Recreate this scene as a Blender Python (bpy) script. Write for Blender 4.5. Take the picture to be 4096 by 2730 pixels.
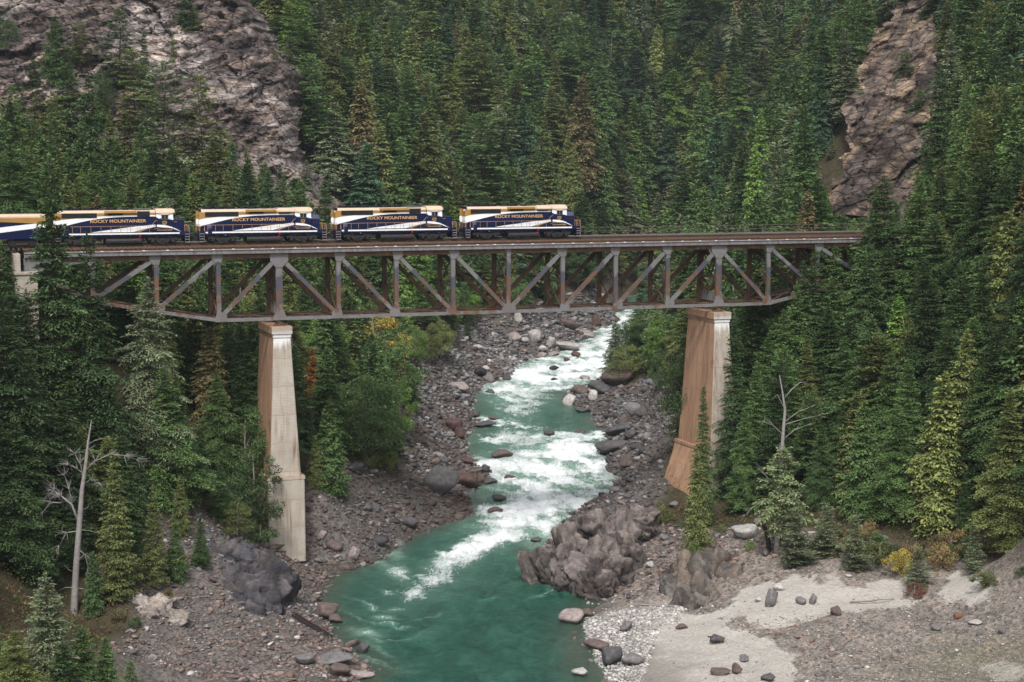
import bpy, math, random, numpy as np
from mathutils import Vector, Matrix
R_ = math.radians
sc = bpy.context.scene
for o in list(bpy.data.objects): bpy.data.objects.remove(o)
C = sc.collection

# ------------------------------------------------------------------ camera, sky, sun, exposure
CAMZ, F, PITCH = 55.0, 7037.0, R_(6.02)
cam = bpy.data.cameras.new('camera'); cam_ob = bpy.data.objects.new('camera', cam); C.objects.link(cam_ob)
cam_ob.location = (0, 0, CAMZ); cam_ob.rotation_euler = (math.pi/2 - PITCH, 0, 0)
cam.sensor_width = 36; cam.lens = F/4096*36; cam.clip_start = 1; cam.clip_end = 6000
sc.camera = cam_ob
SUN_EL, SUN_AZ = R_(52), R_(186)          # azimuth clockwise from +Y: behind the camera
w = bpy.data.worlds.new('World'); sc.world = w; w.use_nodes = True
nt = w.node_tree; nt.nodes.clear()
sky = nt.nodes.new('ShaderNodeTexSky'); sky.sky_type = 'NISHITA'; sky.sun_disc = False
sky.sun_elevation = SUN_EL; sky.sun_rotation = SUN_AZ; sky.dust_density = 4.0; sky.air_density = 1.0; sky.altitude = 500
hs = nt.nodes.new('ShaderNodeHueSaturation'); hs.inputs['Saturation'].default_value = 0.22
bg = nt.nodes.new('ShaderNodeBackground'); bg.inputs['Strength'].default_value = 0.095
wo = nt.nodes.new('ShaderNodeOutputWorld')
nt.links.new(sky.outputs[0], hs.inputs['Color']); nt.links.new(hs.outputs[0], bg.inputs[0]); nt.links.new(bg.outputs[0], wo.inputs[0])
sl = bpy.data.lights.new('sun', 'SUN'); sl.energy = 1.5; sl.angle = R_(10); sl.color = (1.0, 0.97, 0.92)
so = bpy.data.objects.new('sun', sl); C.objects.link(so)
sd = Vector((math.sin(SUN_AZ)*math.cos(SUN_EL), math.cos(SUN_AZ)*math.cos(SUN_EL), math.sin(SUN_EL)))
so.rotation_euler = sd.to_track_quat('Z', 'Y').to_euler(); so.location = (0, 0, 300)
sc.view_settings.view_transform = 'Standard'; sc.view_settings.look = 'None'
sc.view_settings.exposure = 1.08; sc.view_settings.gamma = 1.0; sc.view_settings.use_curve_mapping = False
sc.cycles.max_bounces = 6; sc.cycles.diffuse_bounces = 3; sc.cycles.glossy_bounces = 2
sc.cycles.transmission_bounces = 4; sc.cycles.transparent_max_bounces = 6; sc.cycles.volume_bounces = 0
sc.cycles.use_denoising = True
sc.cycles.use_adaptive_sampling = True; sc.cycles.adaptive_threshold = 0.01

# ------------------------------------------------------------------ picture <-> place
FW = np.array([0, math.cos(PITCH), -math.sin(PITCH)]); UP = np.array([0, math.sin(PITCH), math.cos(PITCH)])
def at(px, py, Y):
    """the point seen at pixel (px,py) of the 4096x2730 photograph at Y metres in front of the camera"""
    d = F*FW + np.array([px-2048.0, 0, 0]) + (1365.0-py)*UP
    return np.array([0, 0, CAMZ]) + d*(Y/d[1])
def px_of(P):
    P = np.atleast_2d(P); q = P - np.array([0, 0, CAMZ])
    d = q@FW
    return 2048 + F*q[:, 0]/d, 1365 - F*(q@UP)/d, d
def zw(Y):
    return 0.015*np.maximum(0, np.asarray(Y, float)-228)
def on_water(px, py):
    Y = 250.0
    for _ in range(40):
        d = F*FW + np.array([px-2048.0, 0, 0]) + (1365.0-py)*UP
        Y = (float(zw(Y))-CAMZ)/d[2]*d[1]
    return at(px, py, Y)

# ------------------------------------------------------------------ noise
_rg = np.random.default_rng(7)
_GR = _rg.normal(size=(256, 3)); _GR /= np.linalg.norm(_GR, axis=1)[:, None]
_PM = _rg.permutation(256)
def _h(i, j, k): return _PM[(_PM[(_PM[i & 255] + j) & 255] + k) & 255]
def pn(P):
    P = np.asarray(P, float); I = np.floor(P).astype(int); f = P - I
    u = f*f*f*(f*(f*6-15)+10); r = 0
    for a in (0, 1):
        for b in (0, 1):
            for c in (0, 1):
                g = _GR[_h(I[:, 0]+a, I[:, 1]+b, I[:, 2]+c)]
                d = g[:, 0]*(f[:, 0]-a) + g[:, 1]*(f[:, 1]-b) + g[:, 2]*(f[:, 2]-c)
                wgt = (u[:, 0] if a else 1-u[:, 0])*(u[:, 1] if b else 1-u[:, 1])*(u[:, 2] if c else 1-u[:, 2])
                r = r + wgt*d
    return r*1.6
def fbm(P, o=4, gain=.5):
    P = np.asarray(P, float); r = 0; a = 1
    for i in range(o):
        r = r + a*pn(P*2.03**i + 17.3*i); a *= gain
    return r
def ridged(P, o=4):
    P = np.asarray(P, float); r = 0; a = 1
    for i in range(o):
        r = r + a*(1-2*np.abs(pn(P*2.1**i+5.1*i))); a *= .5
    return r
def cells(P):
    """cellular noise: (value of the nearest cell, gap between nearest and second nearest)"""
    P = np.asarray(P, float); I = np.floor(P).astype(int)
    b1 = np.full(len(P), 9.); b2 = np.full(len(P), 9.); v = np.zeros(len(P))
    for a in (-1, 0, 1):
        for b in (-1, 0, 1):
            for c in (-1, 0, 1):
                h = _h(I[:, 0]+a, I[:, 1]+b, I[:, 2]+c)
                q = np.stack([I[:, 0]+a+_GR[h, 0]*.35+.5, I[:, 1]+b+_GR[h, 1]*.35+.5, I[:, 2]+c+_GR[h, 2]*.35+.5], 1)
                d = ((q-P)**2).sum(1)
                n = d < b1
                b2 = np.where(n, b1, np.minimum(b2, d)); v = np.where(n, h/255., v); b1 = np.where(n, d, b1)
    return v, np.sqrt(b2)-np.sqrt(b1)
def facets(P):
    """like cells, and the height of a randomly tilted flat facet inside each cell"""
    P = np.asarray(P, float); I = np.floor(P).astype(int)
    b1 = np.full(len(P), 9.); b2 = np.full(len(P), 9.); v = np.zeros(len(P)); tl = np.zeros(len(P))
    for a in (-1, 0, 1):
        for b in (-1, 0, 1):
            for c in (-1, 0, 1):
                h = _h(I[:, 0]+a, I[:, 1]+b, I[:, 2]+c)
                q = np.stack([I[:, 0]+a+_GR[h, 0]*.35+.5, I[:, 1]+b+_GR[h, 1]*.35+.5, I[:, 2]+c+_GR[h, 2]*.35+.5], 1)
                e = P-q; d = (e**2).sum(1); n = d < b1
                b2 = np.where(n, b1, np.minimum(b2, d)); v = np.where(n, h/255., v); b1 = np.where(n, d, b1)
                tl = np.where(n, (e*_GR[(h*7+13) & 255]).sum(1), tl)
    return v, np.sqrt(b2)-np.sqrt(b1), tl
def sstep(a, b, x):
    t = np.clip((np.asarray(x, float)-a)/(b-a), 0, 1); return t*t*(3-2*t)

# ------------------------------------------------------------------ materials
def mat(name):
    m = bpy.data.materials.new(name); m.use_nodes = True
    t = m.node_tree; b = t.nodes['Principled BSDF']
    return m, t, b
def N(t, typ, **k):
    n = t.nodes.new(typ)
    for a, v in k.items():
        if a.startswith('i_'): n.inputs[a[2:].replace('_', ' ')].default_value = v
        else: setattr(n, a, v)
    return n
def noise(t, vec, scale, detail=5, rough=.55, dist=0):
    n = N(t, 'ShaderNodeTexNoise'); n.inputs['Scale'].default_value = scale; n.inputs['Detail'].default_value = detail
    n.inputs['Roughness'].default_value = rough; n.inputs['Distortion'].default_value = dist
    if vec is not None: t.links.new(vec, n.inputs['Vector'])
    return n.outputs['Fac']
def ramp(t, fac, stops):
    n = N(t, 'ShaderNodeValToRGB'); e = n.color_ramp.elements
    while len(e) > 1: e.remove(e[-1])
    e[0].position = stops[0][0]; e[0].color = (*stops[0][1], 1)
    for p, c in stops[1:]:
        x = e.new(p); x.color = (*c, 1)
    t.links.new(fac, n.inputs[0]); return n.outputs[0]
def mixc(t, fac, a, b, typ='MIX'):
    n = N(t, 'ShaderNodeMix', data_type='RGBA', blend_type=typ)
    for s, v in ((0, fac), (6, a), (7, b)):
        if hasattr(v, 'is_linked') or hasattr(v, 'links'): t.links.new(v, n.inputs[s])
        else: n.inputs[s].default_value = v if s == 0 else (*v, 1)
    return n.outputs[2]
def mth(t, op, a, b=None, clamp=False):
    n = N(t, 'ShaderNodeMath', operation=op, use_clamp=clamp)
    for s, v in ((0, a), (1, b)):
        if v is None: continue
        if hasattr(v, 'links'): t.links.new(v, n.inputs[s])
        else: n.inputs[s].default_value = v
    return n.outputs[0]
def bump(t, b, h, strength=.5, dist=.1):
    n = N(t, 'ShaderNodeBump'); n.inputs['Strength'].default_value = strength; n.inputs['Distance'].default_value = dist
    t.links.new(h, n.inputs['Height']); t.links.new(n.outputs[0], b.inputs['Normal'])
def scaled(t, vec, s):
    n = N(t, 'ShaderNodeMapping'); n.inputs['Scale'].default_value = s
    t.links.new(vec, n.inputs['Vector']); return n.outputs[0]
def obco(t): return N(t, 'ShaderNodeTexCoord').outputs['Object']
def paint(name, col, rough=.4, dirt=.25, metal=0, scale=1.5):
    m, t, b = mat(name); n = noise(t, obco(t), scale, 6, .6)
    c = ramp(t, n, [(.3, tuple(x*(1-dirt) for x in col)), (.65, col)])
    t.links.new(c, b.inputs['Base Color']); b.inputs['Roughness'].default_value = rough; b.inputs['Metallic'].default_value = metal; b.inputs['Specular IOR Level'].default_value = .28
    return m
M = {}
M['navy'] = paint('navy_paint', (.0035, .0085, .045), .30, .2)
M['white'] = paint('white_paint', (.80, .80, .82), .4, .08)
M['gold'] = paint('gold_paint', (.36, .20, .058), .4, .15)
M['beige'] = paint('pale_gold_paint', (.56, .43, .32), .45, .12)
M['letter'] = paint('gold_lettering', (.62, .37, .15), .4, .1)
M['rail_gold'] = paint('gold_handrail', (.45, .25, .12), .45, .2)
M['roofgrey'] = paint('roof_grey', (.13, .115, .12), .6, .3)
M['nosetop'] = paint('blue_grey_paint', (.10, .11, .19), .5, .2)
M['nosedark'] = paint('dark_blue_paint', (.022, .026, .075), .4, .2)
M['black'] = paint('black_metal', (.012, .012, .014), .6, .4)
M['truck'] = paint('grimy_truck_metal', (.030, .027, .027), .7, .5, 0, 3)
M['tank'] = paint('grey_black_tank', (.032, .031, .037), .5, .4)
M['step'] = paint('worn_step_edge', (.33, .33, .38), .6, .3)
M['red'] = paint('red_paint', (.55, .03, .04), .5, .1)
M['lamp'] = paint('pale_lens', (.75, .73, .68), .2, .05)
m, t, b = mat('window_glass'); b.inputs['Base Color'].default_value = (.012, .016, .02, 1); b.inputs['Roughness'].default_value = .06; M['glass'] = m
M['rail'] = paint('rail_steel', (.085, .06, .05), .45, .4, .3)
M['tie'] = paint('weathered_tie', (.095, .065, .048), .85, .5, 0, 4)
M['deck'] = paint('rusty_deck', (.15, .085, .055), .85, .5, 0, 3)
M['walk'] = paint('walkway_board', (.17, .135, .125), .8, .3, 0, 2)
M['railing'] = paint('railing_steel', (.13, .105, .10), .6, .35, 0, 2)

# faded grey paint with dark stains and rust in patches
m, t, b = mat('faded_grey_bridge_paint'); co = obco(t)
n1 = noise(t, scaled(t, co, (.55, .55, .30)), 1.0, 6, .62, .6); n2 = noise(t, scaled(t, co, (1.3, 1.3, .5)), 1.0, 6, .65, .8); n3 = noise(t, co, 9, 4)
base = mixc(t, 1, ramp(t, n3, [(.3, (.125, .12, .125)), (.7, (.205, .198, .20))]), ramp(t, n1, [(.3, (.75, .68, .63)), (.6, (1, 1, 1))]), 'MULTIPLY')
sep = N(t, 'ShaderNodeSeparateXYZ'); t.links.new(co, sep.inputs[0])
zsh = mth(t, 'ADD', sep.outputs[2], mth(t, 'MULTIPLY', mth(t, 'SUBTRACT', noise(t, scaled(t, co, (.21, .3, .05)), 1.0, 3, .6), .5), 9.0))
def band(z0, z1, z2, z3):
    a = N(t, 'ShaderNodeMapRange', interpolation_type='SMOOTHSTEP'); a.inputs[1].default_value = z0; a.inputs[2].default_value = z1
    c = N(t, 'ShaderNodeMapRange', interpolation_type='SMOOTHSTEP'); c.inputs[1].default_value = z3; c.inputs[2].default_value = z2
    t.links.new(zsh, a.inputs[0]); t.links.new(zsh, c.inputs[0])
    return mth(t, 'MULTIPLY', a.outputs[0], c.outputs[0])
dk = mth(t, 'MULTIPLY', band(-8.0, -7.0, -4.3, -3.2), 1.25); dk = mth(t, 'SUBTRACT', mth(t, 'ADD', mth(t, 'MULTIPLY', dk, .55), n1), .60)
dk = mth(t, 'MULTIPLY', dk, 7, True)
rs = mth(t, 'MULTIPLY', band(-9.4, -8.4, -5.6, -4.4), .40); rs = mth(t, 'SUBTRACT', mth(t, 'ADD', rs, n2), .80); rs = mth(t, 'MULTIPLY', rs, 7, True)
rustc = ramp(t, n3, [(.3, (.085, .042, .025)), (.7, (.165, .085, .05))])
c = mixc(t, dk, base, (.062, .06, .078)); c = mixc(t, rs, c, rustc)
t.links.new(c, b.inputs['Base Color']); b.inputs['Roughness'].default_value = .65; bump(t, b, n3, .2, .02); M['grey'] = m
m, t, b = mat('rusty_steel'); co = obco(t)
n1 = noise(t, scaled(t, co, (.6, .6, .5)), 1.2, 6, .65, .5); n3 = noise(t, co, 8, 4)
c = ramp(t, n1, [(.25, (.045, .028, .022)), (.5, (.095, .05, .03)), (.75, (.20, .10, .05))])
c = mixc(t, .5, c, ramp(t, n3, [(.3, (.6, .6, .6)), (.7, (1.2, 1.2, 1.2))]), 'MULTIPLY')
t.links.new(c, b.inputs['Base Color']); b.inputs['Roughness'].default_value = .8; M['rust'] = m
m, t, b = mat('dull_grey_brown_fascia'); co = obco(t)
n1 = noise(t, scaled(t, co, (1.5, 1, .25)), 1.6, 6, .65)
c = ramp(t, n1, [(.3, (.10, .07, .058)), (.5, (.165, .15, .15)), (.7, (.21, .20, .205))])
t.links.new(c, b.inputs['Base Color']); b.inputs['Roughness'].default_value = .7; M['fascia'] = m
M['flange'] = paint('pale_flange', (.36, .37, .40), .6, .45, 0, 1.0)

def concrete(name, side):
    m, t, b = mat(name); co = obco(t)
    sep = N(t, 'ShaderNodeSeparateXYZ'); t.links.new(co, sep.inputs[0])
    big = noise(t, co, .35, 5, .6); strk = noise(t, scaled(t, co, (1.9, 1.9, .12)), 1.0, 6, .62, .5); fine = noise(t, co, 6, 5)
    wv = N(t, 'ShaderNodeTexWave', wave_type='BANDS', bands_direction='Z'); wv.inputs['Scale'].default_value = 1.6; wv.inputs['Distortion'].default_value = .8
    wv.inputs['Detail'].default_value = 3; t.links.new(co, wv.inputs['Vector'])
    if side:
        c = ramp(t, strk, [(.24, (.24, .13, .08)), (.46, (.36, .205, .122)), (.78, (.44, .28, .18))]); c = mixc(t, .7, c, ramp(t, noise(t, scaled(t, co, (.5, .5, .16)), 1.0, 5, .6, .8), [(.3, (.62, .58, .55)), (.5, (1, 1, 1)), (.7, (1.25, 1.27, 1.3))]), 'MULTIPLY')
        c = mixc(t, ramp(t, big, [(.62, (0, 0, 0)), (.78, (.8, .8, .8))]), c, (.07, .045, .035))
    else:
        c = ramp(t, strk, [(.30, (.23, .165, .12)), (.45, (.385, .335, .285)), (.75, (.45, .415, .37))]); c = mixc(t, .6, c, ramp(t, big, [(.3, (.72, .68, .63)), (.6, (1.1, 1.08, 1.06))]), 'MULTIPLY')
        mr = N(t, 'ShaderNodeMapRange'); mr.inputs[1].default_value = -16.5; mr.inputs[2].default_value = -11.6; t.links.new(sep.outputs[2], mr.inputs[0])
        m4 = N(t, 'ShaderNodeMapRange'); m4.inputs[1].default_value = -11.2; m4.inputs[2].default_value = -12.2; t.links.new(sep.outputs[2], m4.inputs[0])
        wm = mth(t, 'MULTIPLY', mth(t, 'SUBTRACT', mth(t, 'ADD', mr.outputs[0], mth(t, 'MULTIPLY', strk, .9)), 1.05), 5, True); wm = mth(t, 'MULTIPLY', wm, m4.outputs[0])
        c = mixc(t, mth(t, 'MULTIPLY', wm, .8), c, (.78, .78, .79))
    c = mixc(t, .45, c, ramp(t, fine, [(.3, (.75, .75, .75)), (.7, (1.12, 1.12, 1.12))]), 'MULTIPLY')
    c = mixc(t, .30, c, ramp(t, wv.outputs['Fac'], [(.0, (.8, .8, .8)), (.2, (1.05, 1.05, 1.05))]), 'MULTIPLY')
    fr = mth(t, 'FRACT', mth(t, 'DIVIDE', mth(t, 'ADD', sep.outputs[2], mth(t, 'MULTIPLY', big, .25)), 3.7)); jt = mth(t, 'MULTIPLY', mth(t, 'LESS_THAN', fr, .02), ramp(t, big, [(.40, (.02, .02, .02)), (.62, (.55, .55, .55))]))
    c = mixc(t, jt, c, (.14, .095, .07)); low = mth(t, 'MULTIPLY', mth(t, 'SUBTRACT', .22, fr), 3, True)
    c = mixc(t, mth(t, 'MULTIPLY', low, ramp(t, strk, [(.48, (0, 0, 0)), (.62, (.6, .6, .6))])), c, (.26, .17, .115))
    t.links.new(c, b.inputs['Base Color']); b.inputs['Roughness'].default_value = .9
    bump(t, b, mth(t, 'ADD', fine, wv.outputs['Fac']), .35, .03); return m
M['conc'] = concrete('weathered_concrete', False); M['concs'] = concrete('rust_stained_concrete', True)

def rockmat(name, attr):
    m, t, b = mat(name); co = obco(t) if attr else N(t, 'ShaderNodeTexCoord').outputs['Object']
    oi = N(t, 'ShaderNodeObjectInfo')
    if attr:
        a = N(t, 'ShaderNodeAttribute', attribute_name='col'); tint = a.outputs['Color']
    else: tint = oi.outputs['Color']
    sc1 = 1.0 if attr else 1.6
    n1 = noise(t, co, .9*sc1, 7, .62, .4); n2 = noise(t, scaled(t, co, (1, 1, 3.2)), 2.6*sc1, 6, .65, .5); n3 = noise(t, co, 7*sc1, 4)
    c = mixc(t, 1.0, tint, ramp(t, n1, [(.28, (.55, .52, .52)), (.5, (.95, .93, .92)), (.72, (1.35, 1.32, 1.3))]), 'MULTIPLY')
    c = mixc(t, 1.0, c, ramp(t, n2, [(.32, (.62, .60, .60)), (.5, (1, 1, 1)), (.7, (1.22, 1.2, 1.18))]), 'MULTIPLY')
    t.links.new(c, b.inputs['Base Color']); b.inputs['Roughness'].default_value = .85; b.inputs['Specular IOR Level'].default_value = .25
    bump(t, b, mth(t, 'ADD', n2, mth(t, 'MULTIPLY', n3, .5)), .7, .12); return m
def cliffmat():
    m, t, b = mat('fractured_cliff_rock'); co = obco(t); a = N(t, 'ShaderNodeAttribute', attribute_name='col')
    mp = N(t, 'ShaderNodeMapping'); mp.inputs['Rotation'].default_value = (0, R_(28), 0); mp.inputs['Scale'].default_value = (.55, .8, 1.5); t.links.new(co, mp.inputs['Vector'])
    n1 = noise(t, mp.outputs[0], .28, 9, .70, .5); n2 = noise(t, mp.outputs[0], .9, 7, .68, .3); n3 = noise(t, co, 4, 5, .6)
    def crack(sc_, w_):
        v = N(t, 'ShaderNodeTexVoronoi', feature='DISTANCE_TO_EDGE'); v.inputs['Scale'].default_value = sc_; ad = N(t, 'ShaderNodeVectorMath', operation='ADD')
        nz = N(t, 'ShaderNodeTexNoise'); nz.inputs['Scale'].default_value = .6; nz.inputs['Detail'].default_value = 5; t.links.new(mp.outputs[0], nz.inputs['Vector'])
        sc2 = N(t, 'ShaderNodeVectorMath', operation='SCALE'); sc2.inputs['Scale'].default_value = 1.1; t.links.new(nz.outputs['Color'], sc2.inputs[0])
        t.links.new(mp.outputs[0], ad.inputs[0]); t.links.new(sc2.outputs[0], ad.inputs[1]); t.links.new(ad.outputs[0], v.inputs['Vector'])
        r_ = N(t, 'ShaderNodeMapRange'); r_.inputs[1].default_value = 0; r_.inputs[2].default_value = w_; t.links.new(v.outputs['Distance'], r_.inputs[0]); return r_.outputs[0]
    k1 = crack(.30, .07); k2 = crack(.8, .10)
    c = mixc(t, 1.0, a.outputs['Color'], ramp(t, n1, [(.30, (.42, .38, .39)), (.47, (.85, .82, .82)), (.56, (1.15, 1.1, 1.05)), (.72, (1.9, 1.8, 1.7))]), 'MULTIPLY')
    c = mixc(t, 1.0, c, ramp(t, n2, [(.32, (.5, .48, .48)), (.5, (1, 1, 1)), (.68, (1.45, 1.4, 1.36))]), 'MULTIPLY')
    c = mixc(t, .85, c, ramp(t, k1, [(0, (.35, .33, .33)), (1, (1, 1, 1))]), 'MULTIPLY'); c = mixc(t, .6, c, ramp(t, k2, [(0, (.45, .43, .43)), (1, (1, 1, 1))]), 'MULTIPLY')
    t.links.new(c, b.inputs['Base Color']); b.inputs['Roughness'].default_value = .9; b.inputs['Specular IOR Level'].default_value = .15
    bump(t, b, mth(t, 'ADD', mth(t, 'ADD', n2, mth(t, 'MULTIPLY', k1, .8)), mth(t, 'MULTIPLY', n3, .35)), .9, .5); return m
M['cliff'] = cliffmat()
M['rock'] = rockmat('boulder_stone', False); M['rubble'] = rockmat('rubble_stone', True)

def folmat(name, transl=.22):
    m = bpy.data.materials.new(name); m.use_nodes = True; t = m.node_tree; t.nodes.clear()
    oi = N(t, 'ShaderNodeObjectInfo'); a = N(t, 'ShaderNodeAttribute', attribute_name='tint')
    c = mixc(t, 1.0, oi.outputs['Color'], a.outputs['Color'], 'MULTIPLY')
    d = N(t, 'ShaderNodeBsdfDiffuse'); tr = N(t, 'ShaderNodeBsdfTranslucent'); mx = N(t, 'ShaderNodeMixShader'); mx.inputs[0].default_value = transl
    g = N(t, 'ShaderNodeBsdfGlossy'); g.inputs['Roughness'].default_value = .5; g.inputs['Color'].default_value = (.5, .5, .5, 1)
    m2 = N(t, 'ShaderNodeMixShader'); m2.inputs[0].default_value = .035
    out = N(t, 'ShaderNodeOutputMaterial')
    t.links.new(c, d.inputs[0]); t.links.new(c, tr.inputs[0]); t.links.new(d.outputs[0], mx.inputs[1]); t.links.new(tr.outputs[0], mx.inputs[2])
    t.links.new(mx.outputs[0], m2.inputs[1]); t.links.new(g.outputs[0], m2.inputs[2]); t.links.new(m2.outputs[0], out.inputs[0]); return m
M['fol'] = folmat('conifer_needles'); M['leaf'] = folmat('broad_leaves', .35)
M['bark'] = paint('bark', (.075, .055, .045), .9, .5, 0, 4)
M['dead'] = paint('bleached_deadwood', (.29, .265, .255), .85, .4, 0, 2)
M['palebark'] = paint('pale_bark', (.24, .20, .18), .9, .45, 0, 2.5)

# ------------------------------------------------------------------ mesh building
class MB:
    def __init__(s): s.v = []; s.f = []; s.m = []; s.n = 0
    def add(s, v, f, mi=0):
        v = np.asarray(v, float); o = s.n; s.v.append(v); s.n += len(v)
        for q in f: s.f.append([i+o for i in q]); s.m.append(mi)
        return s
    def box(s, x0, x1, y0, y1, z0, z1, mi=0):
        v = [(x, y, z) for x in (x0, x1) for y in (y0, y1) for z in (z0, z1)]
        return s.add(v, [(0, 1, 3, 2), (4, 6, 7, 5), (0, 4, 5, 1), (2, 3, 7, 6), (0, 2, 6, 4), (1, 5, 7, 3)], mi)
    def beam(s, p, q, a, b_, up=(0, 0, 1), mi=0):
        """bar from p to q; a = size along cross(dir,up), b_ = size along the remaining axis"""
        p = Vector(p); q = Vector(q); d = (q-p).normalized(); x = d.cross(Vector(up)).normalized(); y = x.cross(d)
        v = []
        for e in (p, q):
            for i, j in ((-1, -1), (1, -1), (1, 1), (-1, 1)): v.append(e + x*(i*a/2) + y*(j*b_/2))
        return s.add(v, [(0, 1, 2, 3), (7, 6, 5, 4), (0, 4, 5, 1), (1, 5, 6, 2), (2, 6, 7, 3), (3, 7, 4, 0)], mi)
    def tube(s, pts, rad, n=6, mi=0):
        pts = [Vector(p) for p in pts]; k = len(pts)
        if not hasattr(rad, '__len__'): rad = [rad]*k
        v = []; f = []
        for i, p in enumerate(pts):
            d = (pts[min(i+1, k-1)]-pts[max(i-1, 0)]).normalized()
            x = d.cross(Vector((0, 0, 1)) if abs(d.z) < .9 else Vector((1, 0, 0))).normalized(); y = d.cross(x)
            for j in range(n):
                a = 2*math.pi*j/n; v.append(p + x*(rad[i]*math.cos(a)) + y*(rad[i]*math.sin(a)))
        for i in range(k-1):
            for j in range(n): f.append((i*n+j, i*n+(j+1) % n, (i+1)*n+(j+1) % n, (i+1)*n+j))
        f.append(tuple(range(n-1, -1, -1))); f.append(tuple((k-1)*n+j for j in range(n)))
        return s.add(v, f, mi)
    def prism(s, poly, y0, y1, mi=0, axis='y'):
        """polygon in (x,z) swept from y0 to y1 (axis y), or in (y,z) swept along x (axis x), or (x,y) along z"""
        n = len(poly); v = []
        for y in (y0, y1):
            for a, c in poly:
                v.append((a, y, c) if axis == 'y' else (y, a, c) if axis == 'x' else (a, c, y))
        f = [tuple(range(n)), tuple(range(2*n-1, n-1, -1))] + [(i, i+n, (i+1) % n+n, (i+1) % n) for i in range(n)]
        return s.add(v, f, mi)
    def mesh(s, name, mats, smooth=False):
        me = bpy.data.meshes.new(name)
        me.from_pydata(np.concatenate(s.v).tolist(), [], s.f)
        for m in (mats if isinstance(mats, (list, tuple)) else [mats]): me.materials.append(m)
        if any(s.m): me.polygons.foreach_set('material_index', s.m)
        if smooth: me.polygons.foreach_set('use_smooth', [True]*len(s.f))
        import bmesh
        bm = bmesh.new(); bm.from_mesh(me); bmesh.ops.recalc_face_normals(bm, faces=bm.faces); bm.to_mesh(me); bm.free()
        return me
    def build(s, name, mats, parent=None, smooth=False):
        return link(name, s.mesh(name, mats, smooth), parent)
def link(name, me, parent=None):
    o = bpy.data.objects.new(name, me); C.objects.link(o)
    if parent is not None: o.parent = parent
    return o
def tag(o, label=None, cat=None, group=None, kind=None):
    if label: o['label'] = label
    if cat: o['category'] = cat
    if group: o['group'] = group
    if kind: o['kind'] = kind
    return o
def empty(name, loc=(0, 0, 0), rz=0):
    o = bpy.data.objects.new(name, None); C.objects.link(o); o.location = loc; o.rotation_euler = (0, 0, rz)
    o.empty_display_size = .5; return o
KIDS = {}
def copy_tree(o, parent=None):
    c = o.copy(); C.objects.link(c)
    if parent is not None: c.parent = parent
    for ch in list(o.children): copy_tree(ch, c)
    return c
def fast_mesh(name, V, Fa, mats, attr=None, smooth=False, fattr=None):
    """V (n,3), Fa (m,k) all faces of k corners"""
    V = np.ascontiguousarray(V, np.float32); Fa = np.ascontiguousarray(Fa, np.int32); k = Fa.shape[1]
    me = bpy.data.meshes.new(name); me.vertices.add(len(V)); me.vertices.foreach_set('co', V.ravel())
    me.loops.add(Fa.size); me.loops.foreach_set('vertex_index', Fa.ravel())
    me.polygons.add(len(Fa)); me.polygons.foreach_set('loop_start', np.arange(0, Fa.size, k, dtype=np.int32))
    me.polygons.foreach_set('loop_total', np.full(len(Fa), k, np.int32))
    if smooth: me.polygons.foreach_set('use_smooth', np.ones(len(Fa), bool))
    for m in (mats if isinstance(mats, (list, tuple)) else [mats]): me.materials.append(m)
    me.update(calc_edges=True)
    for nm, dom, arr in ([(k_, 'POINT', v_) for k_, v_ in (attr or {}).items()] + [(k_, 'FACE', v_) for k_, v_ in (fattr or {}).items()]):
        if arr.ndim == 1: arr = np.stack([arr]*3, 1)
        a = me.attributes.new(nm, 'FLOAT_COLOR', dom)
        a.data.foreach_set('color', np.concatenate([arr, np.ones((len(arr), 1))], 1).astype(np.float32).ravel())
    return me
def gridfaces(nr, nc):
    i = np.arange(nr*nc).reshape(nr, nc)
    return np.stack([i[:-1, :-1], i[:-1, 1:], i[1:, 1:], i[1:, :-1]], -1).reshape(-1, 4)
# ------------------------------------------------------------------ the bridge's own frame: x along the track, y away from the camera, z from the rail top
TH = R_(19.43); BX, BY, ZR = -30.38, 228.95, CAMZ-11.35; PAN, BW, HB = 7.918, 5.94, 10.06
cT, sT = math.cos(TH), math.sin(TH)
def br(s, l, z=0): return np.array([BX + s*cT - l*sT, BY + s*sT + l*cT, ZR + z])
def to_br(X, Y):
    dx = np.asarray(X)-BX; dy = np.asarray(Y)-BY
    return dx*cT + dy*sT, -dx*sT + dy*cT

# ------------------------------------------------------------------ shore lines
LS = [(1427, 2730), (1500, 2683), (1430, 2640), (1400, 2590), (1320, 2540), (1275, 2440), (1275, 2390), (1300, 2340), (1350, 2290), (1440, 2265), (1520, 2225),
      (1580, 2180), (1650, 2140), (1740, 2100), (1830, 2080), (1890, 2050), (1880, 2010), (1860, 1980), (1900, 1945), (1960, 1925), (1930, 1880), (1880, 1845),
      (1850, 1800), (1850, 1750), (1890, 1700), (1860, 1640), (1880, 1580), (1900, 1545), (2010, 1515), (2040, 1470), (2110, 1435), (2210, 1410), (2260, 1375),
      (2360, 1345), (2430, 1310), (2440, 1260), (2480, 1228)]
RS = [(2380, 2730), (2360, 2640), (2345, 2580), (2330, 2510), (2345, 2455), (2420, 2390), (2440, 2350), (2400, 2330), (2330, 2290), (2250, 2265), (2180, 2240), (2140, 2210),
      (2190, 2165), (2240, 2140), (2250, 2090), (2310, 2040), (2390, 2000), (2470, 1975), (2490, 1910), (2460, 1840), (2390, 1800), (2460, 1770), (2440, 1720), (2390, 1690),
      (2390, 1655), (2310, 1620), (2255, 1600), (2290, 1565), (2380, 1540), (2440, 1525), (2510, 1490), (2530, 1450), (2590, 1410), (2580, 1330), (2590, 1270), (2610, 1232)]
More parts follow.
